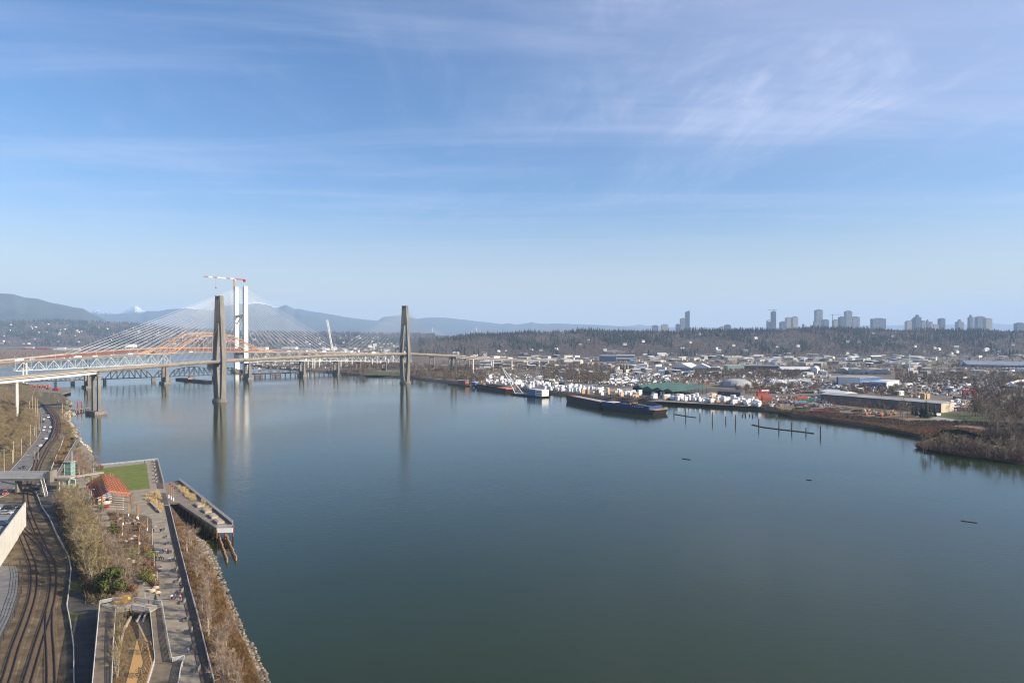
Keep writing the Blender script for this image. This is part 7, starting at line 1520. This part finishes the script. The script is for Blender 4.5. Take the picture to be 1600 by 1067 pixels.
T5([(190, 828), (200, 832), (206, 860), (212, 880), (225, 850), (233, 858), (222, 895), (214, 905), (229, 888), (206, 800), (208, 818), (224, 835), (186, 815), (197, 850), (205, 790)], B3, 'leafless tree in the garden beds left of the promenade', 'leafless garden trees', 4.5, 7, jit=1)
T5([(186, 1000), (190, 985), (196, 972), (186, 1040), (183, 1060), (200, 960), (188, 968), (184, 978), (185, 1020)], B3 + O2, 'brown leafless tree between the arms of the ramp', 'leafless trees between the ramp arms', 5, 7.5, jit=1)
put_tree('ever0', g5(172, 934), .98, 'large dark evergreen tree above the left end of the ramp'); put_tree('con0', g5(243, 948), .3, 'small conifer just above the right ramp', 'tree'); put_tree('ever0', g5(104, 738), .5, 'dark evergreen beside the lift tower', 'tree')
put_tree('shrubd', g5(178, 836), 1.7, 'round dark green shrub by the garden path', 'shrub'); put_tree('shrubd', g5(160, 800), 1.2, 'dark green shrub at the foot of the kiosk', 'shrub'); put_tree('shrubg', g5(235, 876), 1.5, 'yellow green hedge mound beside the promenade walkers', 'shrub'); put_tree('shrubg', g5(203, 868), 1.3, 'yellow green shrub left of the tan boulders', 'shrub'); put_tree('shrubg', g5(211, 870), 1.1, 'smaller yellow green shrub right of the left one', 'shrub')
T5([(226, 908), (232, 900), (238, 912), (222, 904)], ('shrubg',), 'olive green shrub in the lower garden bed', 'olive green garden shrubs', 2.4, 3.4, base=2.4, cat='shrub', jit=1)
T5([(190, 806), (204, 812), (216, 822), (186, 840), (192, 856), (200, 862), (214, 845), (222, 862), (228, 870), (230, 884), (240, 894), (226, 894), (210, 892), (218, 886), (236, 900), (244, 915), (206, 926), (196, 932), (188, 938), (180, 942), (210, 934), (220, 830), (232, 842), (182, 822), (175, 812), (172, 806), (182, 804), (158, 736), (157, 731)], ('shrubr',), 'russet shrub in the garden beds of the park', 'russet garden shrubs', 1.6, 2.8, base=2, cat='shrub', jit=2)
T5([(118, 700), (112, 690), (106, 684), (120, 692), (110, 676), (104, 668), (98, 664), (100, 700), (95, 712), (104, 712), (90, 725), (100, 728)], ('shrubd', 'shrubg', 'shrubr'), 'green and russet bush between the tracks and the river path', 'bushes below the bridge on the near bank', 2.6, 4.5, base=2.4, cat='shrub', jit=1)
T5([(96, 655), (104, 660), (108, 672), (118, 680), (98, 640), (102, 632), (96, 628), (106, 640), (90, 628), (84, 626), (98, 650), (112, 688), (122, 690), (92, 706), (86, 716), (97, 690), (88, 624), (77, 622), (70, 618), (64, 616)], B3 + R2, 'brown leafless tree between the curved tracks and the river', 'leafless trees beside the curved tracks', 6, 9, jit=1)
def both(k): 
    a_, b_, _ = TREES[k]; V = []; T = []; o = 0
    for me in (a_, b_):
        v = np.empty(len(me.vertices) * 3, np.float32); me.vertices.foreach_get('co', v); t = np.empty(len(me.loops), np.int32); me.loops.foreach_get('vertex_index', t); V.append(v.reshape(-1, 3)); T.append(t.reshape(-1, 3) + o); o += len(me.vertices)
    return np.concatenate(V), np.concatenate(T)
hp, rp_ = [], []
for _ in range(125):
    px = rf.uniform(-45, 44); y = rf.uniform(606, 712); f = (46 - px) / 110
    if y > 640 and px > 10 and abs((y - 640) - (42 - px) * 1.15) < 9: continue
    z = 5 + 20 * max(0, f - .22) ** 1.1; g = g5(px, y)
    hp.append((g.x, g.y, z, rf.uniform(.8, 1.25), rf.uniform(.75, 1.2)))
scatter('hillside_trees', [both(k) for k in O2 + B3], hp, M_twigo)
for _ in range(70):
    px = rf.uniform(38, 64); y = rf.uniform(606, 695); g = g5(px, y)
    if px > 58 and y > 625 or px > 54 and y > 680: continue
    rp_.append((g.x, g.y, 5, rf.uniform(.6, 1.0), rf.uniform(.5, .85)))
scatter('roadside_trees', [both(k) for k in R2 + B3], rp_, M_twig)
# low brush masses of the near bank
pts = inpoly([(268, 800), (300, 835), (325, 880), (345, 925), (365, 975), (385, 1025), (412, 1100), (345, 1100), (334, 1050), (310, 940), (282, 850)], 3600, 91, .5, 1.5, 5.0, 1.5); scatter('bank_brush', BUs, [(a, b, 4.85, d, e) for a, b, c, d, e in pts], mat('bank_brush_twigs', (.12, .07, .028), .9, (.24, .15, .065), .25, 6, island=.45))
pts = inpoly([(95, 792), (126, 778), (165, 838), (205, 920), (157, 940), (132, 886), (112, 836)], 1300, 92, .6, 1.9, 5, 1.5) + inpoly([(172, 803), (228, 808), (245, 905), (250, 930), (222, 900), (190, 862)], 500, 93, .3, .9, 5, 1.5) + inpoly([(182, 958), (205, 956), (206, 995), (190, 1067), (176, 1067)], 260, 94, .4, 1.0, 5, 1.5)
scatter('garden_brush', BUs, pts, mat('garden_brush_twigs', (.15, .095, .055), .9, (.23, .155, .09), .6, 5, island=.35))
pts = inpoly([(-10, 725), (30, 700), (60, 660), (60, 620), (30, 610), (-20, 640), (-30, 700)], 700, 95, .6, 1.8, 5.3, 1.5) + inpoly([(80, 720), (100, 728), (130, 715), (118, 690), (104, 662), (96, 640), (100, 690)], 500, 96, .5, 1.6, 5, 1.5) + inpoly([(0, 745), (12, 735), (44, 700), (30, 698), (-10, 728)], 200, 97, .3, .9, 5, 1.5)
scatter('hillside_brush', BUs, [(a, b, c + (3.5 if a < -320 else 0), d * 1.6, e * 1.4) for a, b, c, d, e in pts], mat('hill_brush_twigs', (.17, .11, .055), .9, (.22, .17, .085), .3, 5, island=.35))
# undergrowth along the lane and weeds on the rail yard
pts = inpoly([(92, 788), (99, 786), (118, 830), (128, 855), (140, 885), (156, 938), (152, 942), (142, 917), (131, 886), (118, 859), (111, 835)], 420, 101, 2.0, 3.6, 5, 1.5)
scatter('hedge_undergrowth', BUs, pts, mat('hedge_twigs', (.07, .055, .03), .95, (.14, .11, .06), .4, 5, island=.4))
pts = inpoly([(0, 890), (30, 884), (30, 930), (0, 1010), (0, 1067), (115, 1067), (112, 1000), (104, 948), (108, 895), (95, 850), (75, 812), (52, 770), (40, 790), (38, 830), (20, 860)], 900, 102, .08, .35, 5.03, 1.5)
scatter('rail_yard_weeds', BUs, pts, mat('yard_weeds', (.13, .12, .04), .95, (.17, .12, .06), .4, 5, island=.4))
# traffic on the arch bridge
for i, (px, off, k) in enumerate([(30, 3, 0), (52, -3, 1), (103, 3, 2), (112, 3, 3), (121, 3, 0), (150, -3, 0), (176, 3, 1), (205, -3, 0), (236, 3, 2), (300, -3, 0), (450, 3, 0), (470, -3, 1), (505, 3, 0), (548, 3, 0), (556, -3, 0), (572, 3, 1), (585, -3, 0), (601, 3, 0), (612, 3, 2), (655, 3, 0), (668, -3, 0), (680, 3, 0)]):
    q = PP(px, deck_y(px), off); dup(TR[k], q + Vector((0, 0, .02)), math.atan2(UP.y, UP.x), .62 if i % 4 else .95, ['white', 'grey', 'dark', 'blue'][k] + ' truck driving over the old arch bridge deck', ['white', 'grey', 'dark', 'blue'][k] + ' trucks on the arch bridge')
# ================================================================== poles along the road
M_upole = mat('utility_pole_timber', (.42, .33, .22), .85, (.50, .41, .29), 1.5, 4)
for i, (px, yt, yb, arm) in enumerate([(47.5, 663, 695.5, 1), (33.5, 686, 711, 0), (21, 689, 722, 1), (6.5, 701, 740, 1), (19.7, 703, 724, 0), (55.4, 621, 651, 1), (58.4, 623, 655, 1), (61, 638, 673, 0), (56.4, 663, 684, 0), (53.5, 665, 681, 0), (97.5, 630, 653, 0), (59.5, 698, 719, 0), (54.5, 704, 718.5, 0), (36, 735, 752, 0), (46, 612, 640, 1), (51, 618, 645, 0)]):
    b = g5(px, yb); h = ZH(yt, b.y) - 5; t = thing('utility_pole', 'pale timber utility pole beside the riverside road', 'utility pole', b, 0, 'utility poles along the road'); MB().tube(b, b + Vector((0, 0, h)), .15 if yb > 690 else .2, .12, 7).build('pole', M_upole, t)
    if arm: MB().beam(b + Vector((-1.6, 0, h - .8)), b + Vector((1.6, 0, h - .8)), .16).build('crossarm', M_upole, t)
    if i in (0, 2, 3, 7): mb = MB(); mb.beam(b + Vector((0, 0, h * .75)), b + Vector((3.2, 0, h * .8)), .12); mb.box((b.x + 3.4, b.y, b.z + h * .8 - .1), (.9, .3, .15)); mb.build('lamp_arm', M_galv, t)
# ================================================================== docks under the bridges
dq = [G(*p, 3) if len(p) == 2 else G(*p) for p in [(68, 611), (75, 607.5), (110, 606), (111, 611.5), (96, 616), (76, 616)]]
dk_ = thing('work_dock', 'dark work dock on piles under the white girder bridge', 'dock', dq[0]); MB().prism([(p.x, p.y) for p in dq], 2.0, 3.0, True).build('deck', M_conc_d, dk_); a, b = G(76, 616.3, 2.5), G(97, 616.3, 2.5); MB().beam(a, b, .4, 1.2).build('fascia', M_conc_l, dk_)
for i in range(8): q = dq[5] + (dq[2] - dq[5]) * (i / 7); MB().tube((q.x, q.y, -1), (q.x, q.y, 2.6), .4, .4, 7).build('pile', M_rust if i % 3 == 0 else M_pile, dk_)
rc = G(88, 610.5, 3); t = thing('crawler_crane', 'red crawler crane with a dark stub mast on the work dock', 'crane', rc); MB().box((rc.x, rc.y, 3.9), (8, 4, 2.6)).build('body', M_red, t); MB().box((rc.x, rc.y, 3.0), (7, 5, .85)).build('crawler_tracks', M_dsteel, t); lattice(MB(), (rc.x - 1, rc.y, 6.5), (rc.x - 1.5, rc.y, ZH(594.5, rc.y)), 2.2, 5, .4).build('mast', M_dsteel, t)
rc = G(74.5, 608.5, 3); t = thing('excavator', 'small red excavator left of the crawler crane', 'excavator', rc); MB().box((rc.x, rc.y, 4), (3.4, 2.4, 1.6)).build('body', M_red, t); MB().box((rc.x, rc.y, 3), (3.6, 2.8, .9)).build('crawler_tracks', M_dsteel, t); mb = MB(); mb.beam((rc.x + 1.5, rc.y, 5), (rc.x + 4, rc.y, 7), .4); mb.beam((rc.x + 4, rc.y, 7), (rc.x + 5.2, rc.y, 4.4), .3); mb.build('arm', M_red, t)
for i in range(8):
    g = G(47.5 + i * 3.9, 606.5 - (i % 2) * 1.2, 4); rz = .1; t = thing('steel_crate', 'orange red site container in the row under the white girder bridge', 'container', g, rz, 'orange red site containers'); o = MB().box((0, 0, 0), (3.6, 2.6, 3.6)).build('body', mat('orange_red_steel', (.45, .13, .05), .7, (.35, .10, .05), .6, 3)); o.parent = t; o = MB().box((0, -1.36, .3), (1.4, .1, 2.6)).build('door', M_dsteel); o.parent = t
ja, jb = G(112, 642, 2), G(136, 637.5, 2); jt = thing('jetty', 'small dark jetty on piles beside the near bridge pier', 'jetty', ja); MB().beam(Z(ja, 2.4), Z(jb, 2.4), 5, .6).build('deck', M_conc_d, jt)
for i in range(7):
    q = ja + (jb - ja) * (i / 6)
    for s in (-2, 2): MB().tube((q.x, q.y + s, -1), (q.x, q.y + s, 2.1), .35, .35, 7).build('pile', M_pile, jt)
for px in (121.3, 127.5): q = G(px, 637.5, 2); MB().tube((q.x, q.y, 0), (q.x, q.y, 8.5), .55, .55, 8).build('red_pile', M_red, jt)
